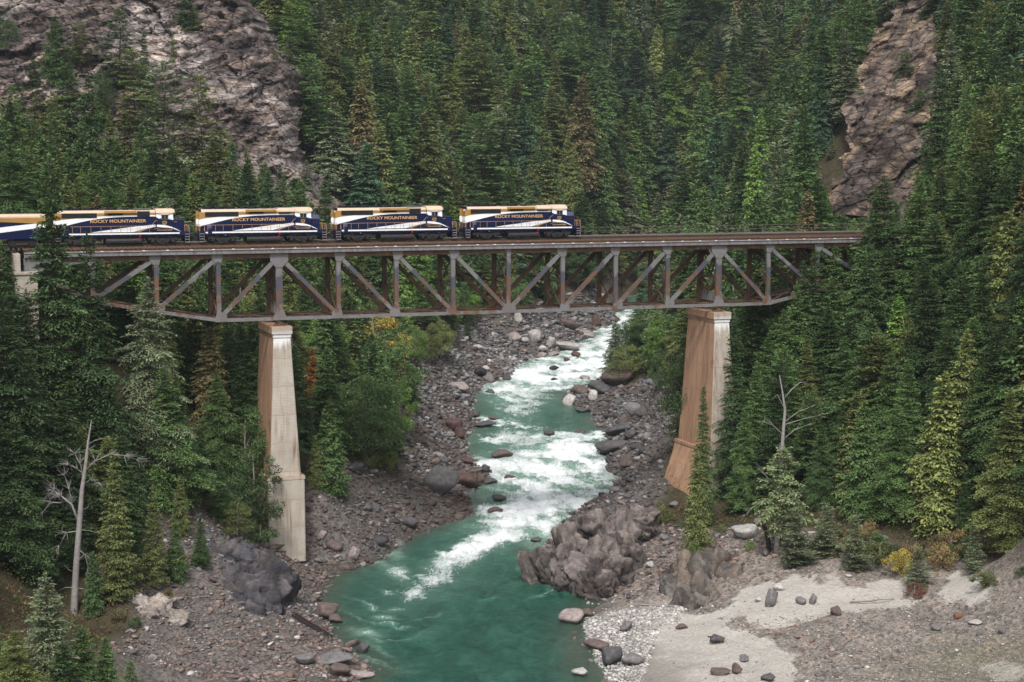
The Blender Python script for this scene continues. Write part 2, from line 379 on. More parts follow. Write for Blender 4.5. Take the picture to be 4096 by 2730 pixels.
LSW = np.array([on_water(*p) for p in LS]); RSW = np.array([on_water(*p) for p in RS])
def edge_fn(W, x0, xe):
    a = W[np.argsort(W[:, 1])]
    ys = np.concatenate([[60, 130, 165], a[:, 1], [620, 660, 720, 900]]); xs = np.concatenate([x0, a[:, 0], xe])
    return lambda Y: np.interp(Y, ys, xs)
_l = edge_fn(LSW, [-40, -22, -15.5], [34, 52, 90, 200]); _r = edge_fn(RSW, [30, 14, 9], [58, 74, 112, 225])
def XL(Y): return sum(_l(np.asarray(Y)+d) for d in (-1.5, 0, 1.5))/3
def XR(Y): return sum(_r(np.asarray(Y)+d) for d in (-1.5, 0, 1.5))/3

# ------------------------------------------------------------------ ground heights
CP = [ # left bank and slope (px, py, Y)
 (1130, 2165, 231.5), (1060, 2150, 229), (1250, 2120, 235), (1500, 1950, 254), (1300, 1960, 237), (1400, 1960, 246), (1620, 1600, 331), (1500, 1700, 300), (1750, 1350, 396), (1950, 1270, 456),
 (2200, 1260, 518), (1700, 1250, 400), (1600, 1420, 352), (1450, 1550, 310),
 (900, 900, 330), (1000, 660, 398), (1150, 830, 395), (700, 760, 372), (300, 760, 365), (0, 800, 350), (-300, 800, 330), (1350, 840, 425),
 (900, 300, 452), (700, 250, 438), (400, 200, 420), (200, 300, 398), (900, 0, 478), (500, -100, 455), (100, -50, 445), (-200, 0, 430), (-300, 400, 390), (1000, 0, 482), (1100, 480, 440),
 (700, 2650, 180), (300, 2600, 171), (300, 2490, 184), (950, 2500, 193), (500, 2400, 186), (100, 2300, 188), (400, 2100, 200), (100, 1900, 205), (700, 1950, 222), (850, 2200, 208),
 (300, 1600, 215), (600, 1500, 230), (900, 1700, 235), (1000, 1500, 260), (1300, 1500, 290), (1300, 1200, 335), (1000, 1150, 305), (1080, 2400, 203), (1150, 2650, 183), (-300, 2200, 175), (-300, 1600, 195), (-300, 2600, 160),
 (-400, 1000, 215), (600, 2300, 198),
 # far slope
 (2000, 1150, 462), (2000, 900, 492), (2000, 600, 545), (2000, 300, 605), (2000, 0, 690), (2000, -300, 800), (1600, 900, 455), (1600, 600, 515), (1600, 300, 580), (1600, 0, 670), (1500, -300, 790), (1350, 500, 520), (1400, 100, 640),
 (2300, 1150, 560), (2300, 950, 545), (2400, 600, 585), (2400, 300, 640), (2400, 0, 715), (2400, -300, 820), (2450, 1190, 600), (2550, 1150, 640), (2700, 1050, 560),
 (2800, 850, 530), (2800, 500, 600), (2900, 200, 680), (2900, -50, 740), (3000, -300, 840), (3150, 860, 500), (3200, 600, 540), (3300, 200, 600), (3500, -200, 700),
 (1400, -900, 1150), (2200, -900, 1180), (3000, -900, 1200), (600, -900, 1100), (3800, -900, 1100), (-500, -900, 900), (4600, -900, 900), (1000, -300, 640), (400, -400, 600), (-400, -300, 560), (4000, -400, 640), (4600, -300, 560),
 # right slope
 (3330, 830, 398), (3420, 620, 415), (3400, 480, 425), (3500, 300, 440), (3600, 100, 458), (3650, -50, 470), (3700, 700, 392), (3750, 400, 415), (3720, 200, 436), (3600, 850, 380), (3450, 850, 388),
 (4000, 500, 372), (4000, 0, 440), (4300, 300, 360), (4500, 700, 300), (3800, 800, 335), (4090, 1000, 245), (4090, 1500, 217), (4500, 1200, 205), (4500, 1800, 185),
 (3500, 1900, 234), (3500, 1500, 250), (3500, 1150, 275), (3800, 1700, 228), (3850, 1300, 245), (3000, 1950, 243), (3050, 1600, 266), (3100, 1350, 290), (3200, 1100, 330), (3000, 1180, 345), (2800, 1300, 340), (2750, 1500, 320), (2750, 1250, 390),
 (2640, 1985, 253), (2700, 1800, 262), (2700, 1600, 300), (2680, 1420, 372), (2700, 1300, 430), (2640, 2150, 233), (2560, 1960, 262),
 (2800, 2260, 219), (2760, 2420, 207), (2560, 2330, 215), (2620, 2230, 224), (2500, 2420, 208), (2450, 2620, 190), (2650, 2650, 186.5), (2700, 2450, 204), (3000, 2480, 195.5), (3500, 2650, 178), (4000, 2690, 172), (4000, 2420, 188), (3500, 2360, 199.5),
 (3100, 2400, 199), (3110, 2200, 213), (2950, 2150, 222), (3400, 2220, 210), (3800, 2150, 210), (4050, 2200, 203), (3000, 2050, 232), (3300, 2060, 222), (3700, 2030, 216), (4300, 2400, 182), (4300, 2700, 165), (4500, 2200, 180)]
pts = [at(*c) for c in CP]
for (s, l, z) in [(-31.7, -1, -9), (-34, -3, -6), (-33.5, 9, -3), (-40, -6, -1.5), (-60, -8, -2), (-90, -8, -2), (-60, 14, 0), (-90, 14, 1), (-25, -5, -18), (-20, 3, -22), (-25, 12, -12), (-12, -4, -30), (-12, 8, -27),
                  (95, 0, -7), (99, 8, -3), (110, -6, -2), (110, 14, 1), (130, 3, 0), (88, -3, -11), (80, 3, -19), (72, 3, -29), (75, -6, -27), (85, 12, -13)]:
    pts.append(br(s, l, z))
for Wl, sg in ((LSW, -1), (RSW, 1)):
    for p in Wl:
        pts.append(p + np.array([0, 0, .05])); pts.append(p + np.array([-sg*3.5, 0, -1.3]))
for Y in np.arange(135, 640, 12):
    pts.append(np.array([(XL(Y)+XR(Y))/2, Y, zw(Y)-2.4]))
for Y in (70, 100, 135, 160):
    for sg, f in ((-1, XL), (1, XR)):
        pts.append(np.array([f(Y), Y, .05])); pts.append(np.array([f(Y)+sg*25, Y, 3.5])); pts.append(np.array([f(Y)+sg*60, Y, 16])); pts.append(np.array([f(Y)+sg*110, Y, 40]))
for Y in (590, 620, 660): pts += [np.array([XL(Y), Y, zw(Y)+.1]), np.array([XR(Y), Y, zw(Y)+.1]), np.array([XR(Y)+25, Y, zw(Y)+14])]
pts = np.array(pts)
def make_rbf(P, z, lam=.25):
    n = len(P); D = np.sqrt(((P[:, None]-P[None])**2).sum(-1)); A = np.zeros((n+3, n+3)); A[:n, :n] = -D + lam*np.eye(n)
    A[:n, n] = 1; A[:n, n+1:] = P/100; A[n:, :n] = A[:n, n:].T
    s = np.linalg.solve(A, np.append(z, [0, 0, 0])); wv, c = s[:n], s[n:]
    def f(X, Y):
        X = np.asarray(X, float).ravel(); Y = np.asarray(Y, float).ravel(); out = np.empty(len(X))
        for i in range(0, len(X), 20000):
            q = np.stack([X[i:i+20000], Y[i:i+20000]], 1)
            d = np.sqrt(np.maximum(0, (q**2).sum(1)[:, None] + (P**2).sum(1)[None] - 2*q@P.T))
            out[i:i+20000] = -d@wv + c[0] + q@c[1:]/100
        return out
    return f
RBF = make_rbf(pts[:, :2], pts[:, 2], .6)
def rock_w(X, Y):
    """how stony the ground is: 1 on the river banks, 0 in the forest"""
    dl = XL(Y)-X; dr = X-XR(Y)
    wl = np.interp(Y, [150, 180, 205, 218, 240, 270, 300, 370, 430, 500, 600], [24, 25, 20, 13, 10.5, 12, 16, 13, 17, 16, 12])
    wr = np.interp(Y, [150, 185, 205, 215, 228, 250, 300, 340, 380, 430, 600], [50, 50, 48, 26, 19, 14.5, 11, 15, 8, 4, 4])
    n = 2.5*pn(np.stack([X*.12, Y*.12, X*0], 1))
    return np.maximum(sstep(3, -3, dl-wl+n), 0)*sstep(3, -3, dr-wr+n)*sstep(590, 560, np.asarray(Y, float))
def stony(X, Y, Z):
    """rock_w, but upstream only the foot of the slope is bare"""
    return rock_w(X, Y)*np.where(np.asarray(Y) > 390, sstep(13, 7, np.asarray(Z)-zw(Y)-2.5*pn(np.stack([np.asarray(X)*.15, np.asarray(Y)*.15, np.asarray(X)*0], 1))), 1)
def height(X, Y, detail=True):
    X = np.asarray(X, float).ravel(); Y = np.asarray(Y, float).ravel(); z = RBF(X, Y)
    s, l = to_br(X, Y)
    for a in (sstep(-33.2, -34.6, s), sstep(97, 100, s)):                                   # the track's bench on both sides
        k = a*sstep(7.5, 4.5, np.abs(l-3)); z = z*(1-k) + k*(ZR-.75)
    k0 = np.minimum(np.minimum(sstep(1, 6, np.maximum(XL(Y)-X, X-XR(Y))), 1), 1-sstep(7.5, 4.5, np.abs(l-3))*((s < -33) | (s > 97)))
    P = np.stack([X, Y, np.zeros_like(X)], 1); rw = rock_w(X, Y)
    z = z + k0*(1-rw)*1.5*fbm(P*.045, 3) + (.25+.75*k0)*rw*(.55*fbm(P*.22, 3)*sstep(120, 170, Y))
    return z
# graded grid: fine where the camera is near
def graded(a, b, c0, c1, fine, grow):
    m = list(np.arange(c0, c1, fine)); st = fine
    x = c1; up = []
    while x < b: up.append(x); st *= grow; x += st
    up.append(b); st = fine; x = c0; dn = []
    while x > a: st *= grow; x -= st; dn.append(max(x, a))
    return np.array(sorted(set(dn+m+up)))
GX = graded(-520, 560, -75, 85, .8, 1.045); GY = graded(60, 1400, 168, 320, .8, 1.022)
gx, gy = np.meshgrid(GX, GY); GZ = height(gx, gy).reshape(gx.shape)
def ground(X, Y):
    X = np.asarray(X, float); Y = np.asarray(Y, float)
    i = np.clip(np.searchsorted(GX, X)-1, 0, len(GX)-2); j = np.clip(np.searchsorted(GY, Y)-1, 0, len(GY)-2)
    u = np.clip((X-GX[i])/(GX[i+1]-GX[i]), 0, 1); v = np.clip((Y-GY[j])/(GY[j+1]-GY[j]), 0, 1)
    return GZ[j, i]*(1-u)*(1-v) + GZ[j, i+1]*u*(1-v) + GZ[j+1, i]*(1-u)*v + GZ[j+1, i+1]*u*v
def hit(px, py, y0=130, y1=1200):
    """where the sight line through a pixel of the photograph meets the ground or the water"""
    d = F*FW + np.array([px-2048.0, 0, 0]) + (1365.0-py)*UP
    Y = np.arange(y0, y1, .25); X = d[0]/d[1]*Y; Z = CAMZ + d[2]/d[1]*Y
    g = np.maximum(ground(X, Y), np.where((X > XL(Y)) & (X < XR(Y)), zw(Y), -99)); k = np.argmax(Z < g)
    return np.array([X[k], Y[k], g[k]])
def inpoly(x, y, poly):
    x = np.asarray(x); y = np.asarray(y); c = np.zeros(x.shape, bool); n = len(poly)
    for i in range(n):
        x0, y0 = poly[i]; x1, y1 = poly[i-1]
        c ^= ((y0 > y) != (y1 > y)) & (x < (x1-x0)*(y-y0)/((y1-y0) or 1e-9)+x0)
    return c
SAND = [[(2600, 2490), (2700, 2455), (2860, 2468), (2920, 2535), (3080, 2560), (3160, 2640), (3150, 2760), (2540, 2760), (2580, 2600)],
        [(2880, 2450), (2930, 2405), (3046, 2345), (3248, 2325), (3420, 2355), (3580, 2340), (3680, 2390), (3594, 2430), (3409, 2440), (3208, 2465), (3000, 2480)],
        [(3700, 2385), (3852, 2330), (3960, 2350), (3900, 2400)], [(3960, 2680), (4060, 2660), (4110, 2690), (4000, 2710)]]
COBBLE = [(2330, 2470), (2480, 2440), (2740, 2424), (2720, 2480), (2640, 2520), (2600, 2640), (2560, 2740), (2440, 2740), (2345, 2580)]
def dist_poly(x, y, poly):
    """signed pixel distance to a polygon, negative inside"""
    d = np.full(x.shape, 1e9)
    for i in range(len(poly)):
        a = np.array(poly[i-1], float); b = np.array(poly[i], float); ab = b-a
        t = np.clip(((x-a[0])*ab[0]+(y-a[1])*ab[1])/(ab@ab), 0, 1)
        d = np.minimum(d, np.hypot(x-a[0]-t*ab[0], y-a[1]-t*ab[1]))
    return np.where(inpoly(x, y, poly), -d, d)
V = np.stack([gx.ravel(), gy.ravel(), GZ.ravel()], 1)
px, py, dp = px_of(V)
wob = 46*fbm(np.stack([V[:, 0]*.22, V[:, 1]*.22, V[:, 0]*0], 1), 5, .6)
near = V[:, 1] < 230
sand = np.zeros(len(V))
for pl in SAND: sand = np.maximum(sand, near*sstep(45, -25, dist_poly(px, py, pl)+wob))
cob = near*sstep(20, -20, dist_poly(px, py, COBBLE)+wob)
rw = stony(V[:, 0], V[:, 1], V[:, 2])
moss = near*(V[:, 0] > 0)*sstep(3500, 4000, px-.9*(2730-py)+150)*sstep(2500, 2620, py)
R2CLIFF = [(3640, 20), (3499, 161), (3422, 387), (3386, 476), (3416, 553), (3410, 625), (3339, 779), (3330, 870), (3600, 880), (3672, 714), (3731, 571), (3760, 357), (3707, 30)]
LCLIFF = [(-400, -200), (960, -200), (1130, 300), (1175, 500), (1210, 640), (1370, 850), (1150, 850), (1000, 700), (750, 640), (500, 560), (250, 520), (-400, 450)]
bare = np.maximum(inpoly(px, py, LCLIFF)*((V[:, 1] > 350) & (V[:, 1] < 560) & (V[:, 0] < -30)), inpoly(px, py, R2CLIFF)*((V[:, 1] > 340) & (V[:, 1] < 520) & (V[:, 0] > 40))).astype(float)
wet = sstep(1.1, .15, V[:, 2]-zw(V[:, 1]))*sstep(25, 0, np.maximum(XL(V[:, 1])-V[:, 0], V[:, 0]-XR(V[:, 1])))
me = fast_mesh('ground', V, gridfaces(len(GY), len(GX)), [], attr={'mask': np.stack([np.maximum(rw, bare), sand, cob], 1), 'mask2': np.stack([moss, wet, bare], 1)}, smooth=True)
m, t, b = mat('forest_floor_and_stony_bank'); co = obco(t)
A = N(t, 'ShaderNodeAttribute', attribute_name='mask'); A2 = N(t, 'ShaderNodeAttribute', attribute_name='mask2')
s1 = N(t, 'ShaderNodeSeparateColor'); t.links.new(A.outputs['Color'], s1.inputs[0]); s2 = N(t, 'ShaderNodeSeparateColor'); t.links.new(A2.outputs['Color'], s2.inputs[0])
n1 = noise(t, co, .35, 7, .6); n2 = noise(t, co, 2.2, 7, .65); n3 = noise(t, co, 9, 5, .6)
vo = N(t, 'ShaderNodeTexVoronoi'); vo.inputs['Scale'].default_value = 3.2; t.links.new(co, vo.inputs['Vector'])
floor = ramp(t, n1, [(.3, (.030, .026, .016)), (.5, (.062, .046, .028)), (.7, (.040, .052, .020))])
grav = mixc(t, 1, ramp(t, n1, [(.3, (.075, .064, .058)), (.5, (.115, .104, .098)), (.7, (.150, .122, .106))]), ramp(t, N(t, 'ShaderNodeSeparateColor').outputs[0] if False else vo.outputs['Color'], [(.1, (.5, .5, .5)), (.5, (1, 1, 1)), (.9, (1.5, 1.48, 1.45))]), 'MULTIPLY')
bar = N(t, 'ShaderNodeSeparateXYZ'); t.links.new(co, bar.inputs[0]); bx_ = N(t, 'ShaderNodeMapRange', interpolation_type='SMOOTHSTEP'); bx_.inputs[1].default_value = 4; bx_.inputs[2].default_value = 14; t.links.new(bar.outputs[0], bx_.inputs[0]); by_ = N(t, 'ShaderNodeMapRange', interpolation_type='SMOOTHSTEP'); by_.inputs[1].default_value = 245; by_.inputs[2].default_value = 205; t.links.new(bar.outputs[1], by_.inputs[0])
grav = mixc(t, mth(t, 'MULTIPLY', bx_.outputs[0], by_.outputs[0]), grav, mixc(t, 1, grav, (1.68, 1.64, 1.56), 'MULTIPLY'))   # the silty pale bar on the right
c = mixc(t, s1.outputs[0], floor, grav)
c = mixc(t, s1.outputs[2], c, mixc(t, 1, (.40, .385, .365), ramp(t, vo.outputs['Color'], [(.1, (.55, .55, .55)), (.9, (1.2, 1.2, 1.2))]), 'MULTIPLY'))
sn = mth(t, 'MULTIPLY', mth(t, 'SUBTRACT', mth(t, 'ADD', mth(t, 'MULTIPLY', s1.outputs[1], 1.3), mth(t, 'MULTIPLY', n2, .9)), .75), 3, True); c = mixc(t, sn, c, ramp(t, n2, [(.35, (.33, .30, .27)), (.65, (.44, .41, .375))]))
c = mixc(t, mth(t, 'MULTIPLY', mth(t, 'MULTIPLY', s2.outputs[0], ramp(t, n2, [(.42, (0, 0, 0)), (.6, (1, 1, 1))])), .7), c, (.10, .105, .04))
c = mixc(t, mth(t, 'MULTIPLY', s2.outputs[1], .55), c, (.055, .045, .036))
t.links.new(c, b.inputs['Base Color']); b.inputs['Roughness'].default_value = .95; b.inputs['Specular IOR Level'].default_value = .2
bump(t, b, mth(t, 'ADD', mth(t, 'MULTIPLY', vo.outputs['Distance'], .8), mth(t, 'ADD', n2, mth(t, 'MULTIPLY', n3, .4))), .6, .22)
me.materials.append(m); gobj = link('ground', me); gobj['kind'] = 'structure'

# ------------------------------------------------------------------ river
FOAM = [ # px, py, half width, half height, tilt, how white
 (2220, 1880, 300, 120, -.08, .72), (2180, 1480, 280, 70, -.1, .7), (2480, 1330, 140, 110, 0, .8), (2150, 2060, 230, 70, -.1, .75), (1960, 1850, 90, 60, 0, .55), (2360, 1850, 120, 70, 0, .55), (2330, 1490, 200, 60, 0, .7), (2160, 1740, 250, 30, 0, .6), (2020, 2130, 150, 50, -.4, .75), (1880, 2210, 150, 50, -.45, .55),
 (2510, 1290, 90, 75, 0, 1.0), (2420, 1400, 180, 70, -.25, .95), (2480, 1360, 120, 70, 0, .8), (2200, 1470, 230, 50, -.2, .9), (2330, 1500, 170, 45, -.1, .85), (2150, 1535, 230, 28, -.08, 1.0), (2330, 1530, 110, 22, 0, .9),
 (2040, 1590, 90, 55, .2, .8), (2060, 1650, 110, 40, .1, .62), (2150, 1600, 110, 40, 0, .5), (1990, 1688, 130, 14, .05, .95), (2110, 1702, 70, 10, .2, .8), (2090, 1730, 120, 25, 0, .5), (2230, 1745, 170, 18, 0, 1.0), (2380, 1745, 90, 14, -.15, .85),
 (1970, 1765, 90, 14, -.05, .8), (2250, 1800, 210, 34, 0, 1.0), (2220, 1850, 200, 50, -.1, .95), (1950, 1850, 80, 22, .15, .7), (2120, 1905, 200, 40, -.1, .85), (2220, 1960, 230, 45, -.1, .92), (2160, 2020, 200, 45, 0, .85), (2330, 2000, 120, 40, -.1, .8), (2400, 1960, 70, 14, .2, .75), (2380, 1880, 60, 14, -.2, .6),
 (1990, 2050, 110, 22, 0, .95), (2080, 2085, 170, 34, -.15, .95), (2170, 2130, 70, 50, 0, .9), (2020, 2140, 120, 34, -.3, 1.0), (1900, 2180, 110, 40, -.45, .78), (1800, 2230, 110, 34, -.45, .62), (1790, 2290, 90, 30, -.3, .5), (1720, 2330, 90, 22, -.2, .42), (1650, 2390, 70, 16, 0, .30),
 (1580, 2215, 28, 18, 0, .8), (1590, 2290, 42, 30, .4, .72), (1660, 2370, 40, 12, -.1, .7), (1500, 2250, 50, 8, .2, .8), (1620, 2320, 70, 4, .5, .7), (1690, 2300, 60, 4, -.3, .6), (1480, 2420, 60, 4, .35, .6), (1560, 2500, 70, 4, .15, .6), (1430, 2470, 50, 4, .4, .5), (1600, 2560, 80, 4, -.15, .5), (1700, 2470, 60, 3, -.3, .5), (1500, 2640, 70, 4, .3, .5), (2140, 2320, 60, 3, .7, .7), (2210, 2300, 60, 3, .1, .6), (2180, 2370, 50, 3, -.3, .6), (1950, 2400, 50, 3, -.2, .3), (1550, 2365, 30, 12, .3, .45), (1460, 2528, 46, 14, .1, .95), (1500, 2560, 34, 8, .3, .6), (1540, 2470, 40, 10, .1, .55), (1580, 2440, 60, 8, 0, .4), (1520, 2600, 60, 9, .5, .45), (1700, 2530, 60, 8, -.4, .3),
 (1740, 2330, 200, 70, -.35, .30), (1640, 2400, 140, 60, -.2, .22), (1560, 2290, 120, 90, 0, .2), (2110, 2250, 60, 18, .2, .45), (2150, 2290, 50, 10, .4, .35), (2200, 2350, 60, 8, .3, .28), (1440, 2700, 40, 6, .2, .4), (1640, 2690, 40, 10, 0, .25)]
wy = np.concatenate([np.arange(130, 180, 1.2), np.arange(180, 330, .42), np.arange(330, 460, .7), np.arange(460, 660, 1.3)])
nv = 150; vv = np.linspace(-.12, 1.12, nv)
xl, xr = XL(wy), XR(wy)
sm = lambda a: np.convolve(np.pad(a, 12, 'edge'), np.ones(25)/25, 'valid')
wx = xl[:, None]*(1-vv)[None] + xr[:, None]*vv[None]; wyy = np.repeat(wy[:, None], nv, 1)
WV = np.stack([wx.ravel(), wyy.ravel(), zw(wyy.ravel())], 1)
qx, qy, _ = px_of(WV)
foam = np.zeros(len(WV)); cover = np.zeros(len(WV))
Pn = np.stack([WV[:, 0]*.30, WV[:, 1]*.22, WV[:, 0]*0+3.3], 1)
dxp = 34*fbm(Pn, 4, .6); dyp = 16*fbm(Pn+9.1, 4, .6)
for (fx, fy, ax_, ay_, tl, st) in FOAM:
    c_, s_ = math.cos(tl), math.sin(tl); ux = qx+dxp*(1 if ax_ > 60 else .6)-fx; uy = qy+dyp*(1 if ax_ > 60 else .6)-fy
    a = ((ux*c_+uy*s_)/ax_)**2 + ((-ux*s_+uy*c_)/ay_)**2
    foam = 1-(1-foam)*(1-st*np.exp(-a*1.05)); cover = np.maximum(cover, st*np.exp(-a*.45))
brk = fbm(np.stack([WV[:, 0]*.16+WV[:, 1]*.05, WV[:, 1]*.11, WV[:, 0]*0+7.7], 1), 4, .6); foam = foam*np.clip(.97+.60*brk, .34, 1.12); cover = np.clip(cover, 0, 1)
depth = np.clip(zw(WV[:, 1])-ground(WV[:, 0], WV[:, 1]), -.5, 4)
PW = np.stack([WV[:, 0]*.55, WV[:, 1]*.42, WV[:, 0]*0], 1)
wav = .07*fbm(PW*1.2, 4) + cover*(.50*fbm(PW*.9+5, 4) + .30*np.maximum(0, ridged(np.stack([WV[:, 0]*.13, WV[:, 1]*.27, WV[:, 0]*0], 1), 2))*.8)
WV[:, 2] += wav*sstep(-.1, .5, depth) - .04
flow = np.stack([WV[:, 0]*.8+WV[:, 1]*.25, WV[:, 1]], 1)
shal = sstep(1.7, .25, depth)
me = fast_mesh('river', WV, gridfaces(len(wy), nv), [], attr={'foam': np.stack([foam, cover, shal], 1)}, smooth=True)
m, t, b = mat('glacial_river_water'); co = obco(t)
A = N(t, 'ShaderNodeAttribute', attribute_name='foam'); s1 = N(t, 'ShaderNodeSeparateColor'); t.links.new(A.outputs['Color'], s1.inputs[0])
n1 = noise(t, scaled(t, co, (1.25, .55, 1)), 1.0, 9, .70, 1.6); n2 = noise(t, scaled(t, co, (.5, .25, 1)), .7, 6, .62, .8); n3 = noise(t, scaled(t, co, (2.4, 1.3, 1)), 1.6, 7, .62, 1.2)
deep = ramp(t, n2, [(.3, (.010, .052, .037)), (.5, (.019, .082, .059)), (.7, (.036, .122, .088))])
shc = mixc(t, mth(t, 'MULTIPLY', s1.outputs[2], .75), deep, (.062, .078, .055))
milk = mixc(t, mth(t, 'MULTIPLY', mth(t, 'POWER', s1.outputs[1], 1.35), .80, True), shc, (.28, .44, .36))
# streaky white water: the more agitated the river, the more of the streaks turn white
e = mth(t, 'ADD', mth(t, 'MULTIPLY', n1, .74), mth(t, 'MULTIPLY', n3, .26))
th_ = mth(t, 'SUBTRACT', .78, mth(t, 'MULTIPLY', s1.outputs[0], .54))
fm = mth(t, 'MULTIPLY', mth(t, 'SUBTRACT', e, th_), 4.2, True)
fm = mth(t, 'MULTIPLY', fm, mth(t, 'MULTIPLY', s1.outputs[0], 6, True))
c = mixc(t, fm, milk, (.78, .81, .82))
t.links.new(c, b.inputs['Base Color'])
rr = N(t, 'ShaderNodeMapRange'); rr.inputs[3].default_value = .13; rr.inputs[4].default_value = .8; t.links.new(fm, rr.inputs[0]); t.links.new(rr.outputs[0], b.inputs['Roughness'])
b.inputs['IOR'].default_value = 1.33
n4 = noise(t, scaled(t, co, (1.0, 2.2, 1)), 1.5, 6, .6, .6); bump(t, b, mth(t, 'ADD', mth(t, 'ADD', n1, mth(t, 'MULTIPLY', n4, .7)), mth(t, 'MULTIPLY', fm, .3)), .8, .34)
me.materials.append(m); tag(link('river', me), kind='structure')

# ------------------------------------------------------------------ rock faces: steep sheets with ledges, cracks and overhangs
def rock_face(name, ctrl, x0, x1, z0, z1, step, amp, dip, seed, cut=None, cols=None, wrap=None):
    """ctrl: (px,py,Y) points of the face; the sheet runs over X and height z"""
    P = np.array([at(*c) for c in ctrl]); f = make_rbf(P[:, [0, 2]], P[:, 1], 1.0)
    xs = np.arange(x0, x1, step); zs = np.arange(z0, z1, step*.8); X, Z = np.meshgrid(xs, zs); sh = X.shape
    X = X.ravel(); Z = Z.ravel(); Y = f(X, Z)
    if wrap is not None: Y = Y + wrap(X, Z)
    Q = np.stack([X, Y*.6, Z], 1); c_, s_ = math.cos(dip), math.sin(dip)
    Qr = np.stack([Q[:, 0]*c_+Q[:, 2]*s_, Q[:, 1], -Q[:, 0]*s_+Q[:, 2]*c_], 1)
    wp = .35*np.stack([fbm(Q*.12+seed, 3), fbm(Q*.12+seed+31, 3), fbm(Q*.12+seed+63, 3)], 1)
    wp2 = .12*np.stack([fbm(Q*.5+seed, 3), fbm(Q*.5+seed+31, 3), fbm(Q*.5+seed+63, 3)], 1)
    c1, g1, f1 = facets(Qr*np.array([.075, .09, .17])+seed+wp*.25); c2, g2, f2 = facets(Qr*np.array([.20, .24, .50])+seed+7+wp*.3+wp2*.2); c3, g3, f3 = facets(Qr*np.array([.62, .7, 1.35])+seed+3+wp2)
    d = amp*(1.6*fbm(Q*.05+seed, 2) + 2.2*(c1-.5) + 3.0*f1 + 1.1*(c2-.5) + 1.7*f2 + .42*(c3-.5) + .7*f3 + .22*fbm(Q*.9+seed, 3)) - amp*(1.0*sstep(.07, 0, g1) + .6*sstep(.08, 0, g2) + .22*sstep(.10, 0, g3))
    Y2 = Y - d; Z2 = Z + .25*d*0 + .3*amp*fbm(Q*.3+seed+11, 2) + .5*amp*f2; X2 = X + .3*amp*fbm(Q*.3+seed+23, 2) + .5*amp*f1
    keep = np.ones(len(X), bool) if cut is None else cut(X, Y, Z)
    Fc = gridfaces(*sh); Fc = Fc[keep[Fc].all(1)]
    lt = .5+.5*fbm(Q*.05+seed+77, 3); lt2 = .5+.5*fbm(Qr*np.array([.05, .1, .5])+seed+7, 4)
    ca, cb, cc = [np.array(q) for q in cols]
    col = ca[None]*(1-sstep(.42, .62, lt)[:, None]) + cb[None]*sstep(.42, .62, lt)[:, None]
    col = col*(1-.55*sstep(.5, .75, lt2)[:, None]) + cc[None]*.55*sstep(.5, .75, lt2)[:, None]
    col = col*(.6+.8*c2[:, None])*(.78+.44*c3[:, None])*(1-.6*(sstep(.06, 0, g1)+.7*sstep(.06, 0, g2)).clip(0, 1)[:, None])
    used = np.unique(Fc); rm = np.full(len(X), -1); rm[used] = np.arange(len(used))
    me = fast_mesh(name, np.stack([X2, Y2, Z2], 1)[used], rm[Fc], M['cliff'], attr={'col': col[used]})
    return tag(link(name, me), kind='structure')
def lcut(X, Y, Z):
    px, py, _ = px_of(np.stack([X, Y, Z], 1)); nn = 28*fbm(np.stack([X*.25, Z*.25, X*0], 1), 3)
    return (py+nn < np.interp(px, [-400, 0, 400, 700, 950, 1150, 1400], [620, 640, 720, 800, 860, 890, 900])) & (X < edgeX(Z)+1.8)
def edgeX(Z):                                              # right-hand outline of the bluff, from the photograph
    e = np.array([at(*q)[[0, 2]] for q in [(905, -140, 446), (958, 0, 440), (1085, 190, 432), (1150, 300, 428), (1172, 430, 425), (1170, 560, 422), (1205, 640, 420), (1290, 740, 418), (1390, 860, 416)]])
    e = e[np.argsort(e[:, 1])]; q = np.stack([Z*.22, Z*0, Z*0+4.2], 1); return np.interp(Z, e[:, 1], e[:, 0]) + 1.6*pn(q) + 1.1*(cells(q*2.2)[0]-.5)
rock_face('rocky_bluff', [(-300, 500, 372), (-300, 0, 412), (0, 600, 372), (0, 300, 392), (0, 0, 418), (300, 600, 378), (300, 300, 398), (300, 0, 424), (600, 650, 384), (600, 300, 404), (600, 0, 428), (900, 700, 388), (900, 400, 404), (900, 200, 420), (900, 0, 436),
          (1100, 750, 392), (1100, 500, 406), (1100, 300, 420), (1150, 640, 398), (1000, -150, 448), (0, -150, 430), (1300, 820, 396), (600, -150, 442)],
          -150, -34, 40, 112, .42, 1.15, R_(24), 3.0, lcut, [(.115, .096, .094), (.285, .256, .245), (.34, .265, .215)],
          lambda X, Z: 2.2*np.maximum(0, X-edgeX(Z)+1.2)**2.0)
def rcut(X, Y, Z):
    px, py, _ = px_of(np.stack([X, Y, Z], 1)); nn = 26*fbm(np.stack([X*.3, Z*.3, X*0], 1), 3)
    return dist_poly(px, py, R2CLIFF) + nn < 25
rock_face('rocky_slope', [(3330, 860, 386), (3420, 620, 402), (3400, 480, 412), (3500, 300, 428), (3600, 100, 446), (3700, 0, 452), (3700, 700, 380), (3750, 400, 402), (3720, 200, 424), (3600, 880, 370), (3450, 870, 378)],
          62, 118, 42, 102, .42, .9, R_(48), 11.0, rcut, [(.085, .069, .062), (.155, .124, .108), (.30, .225, .15)])
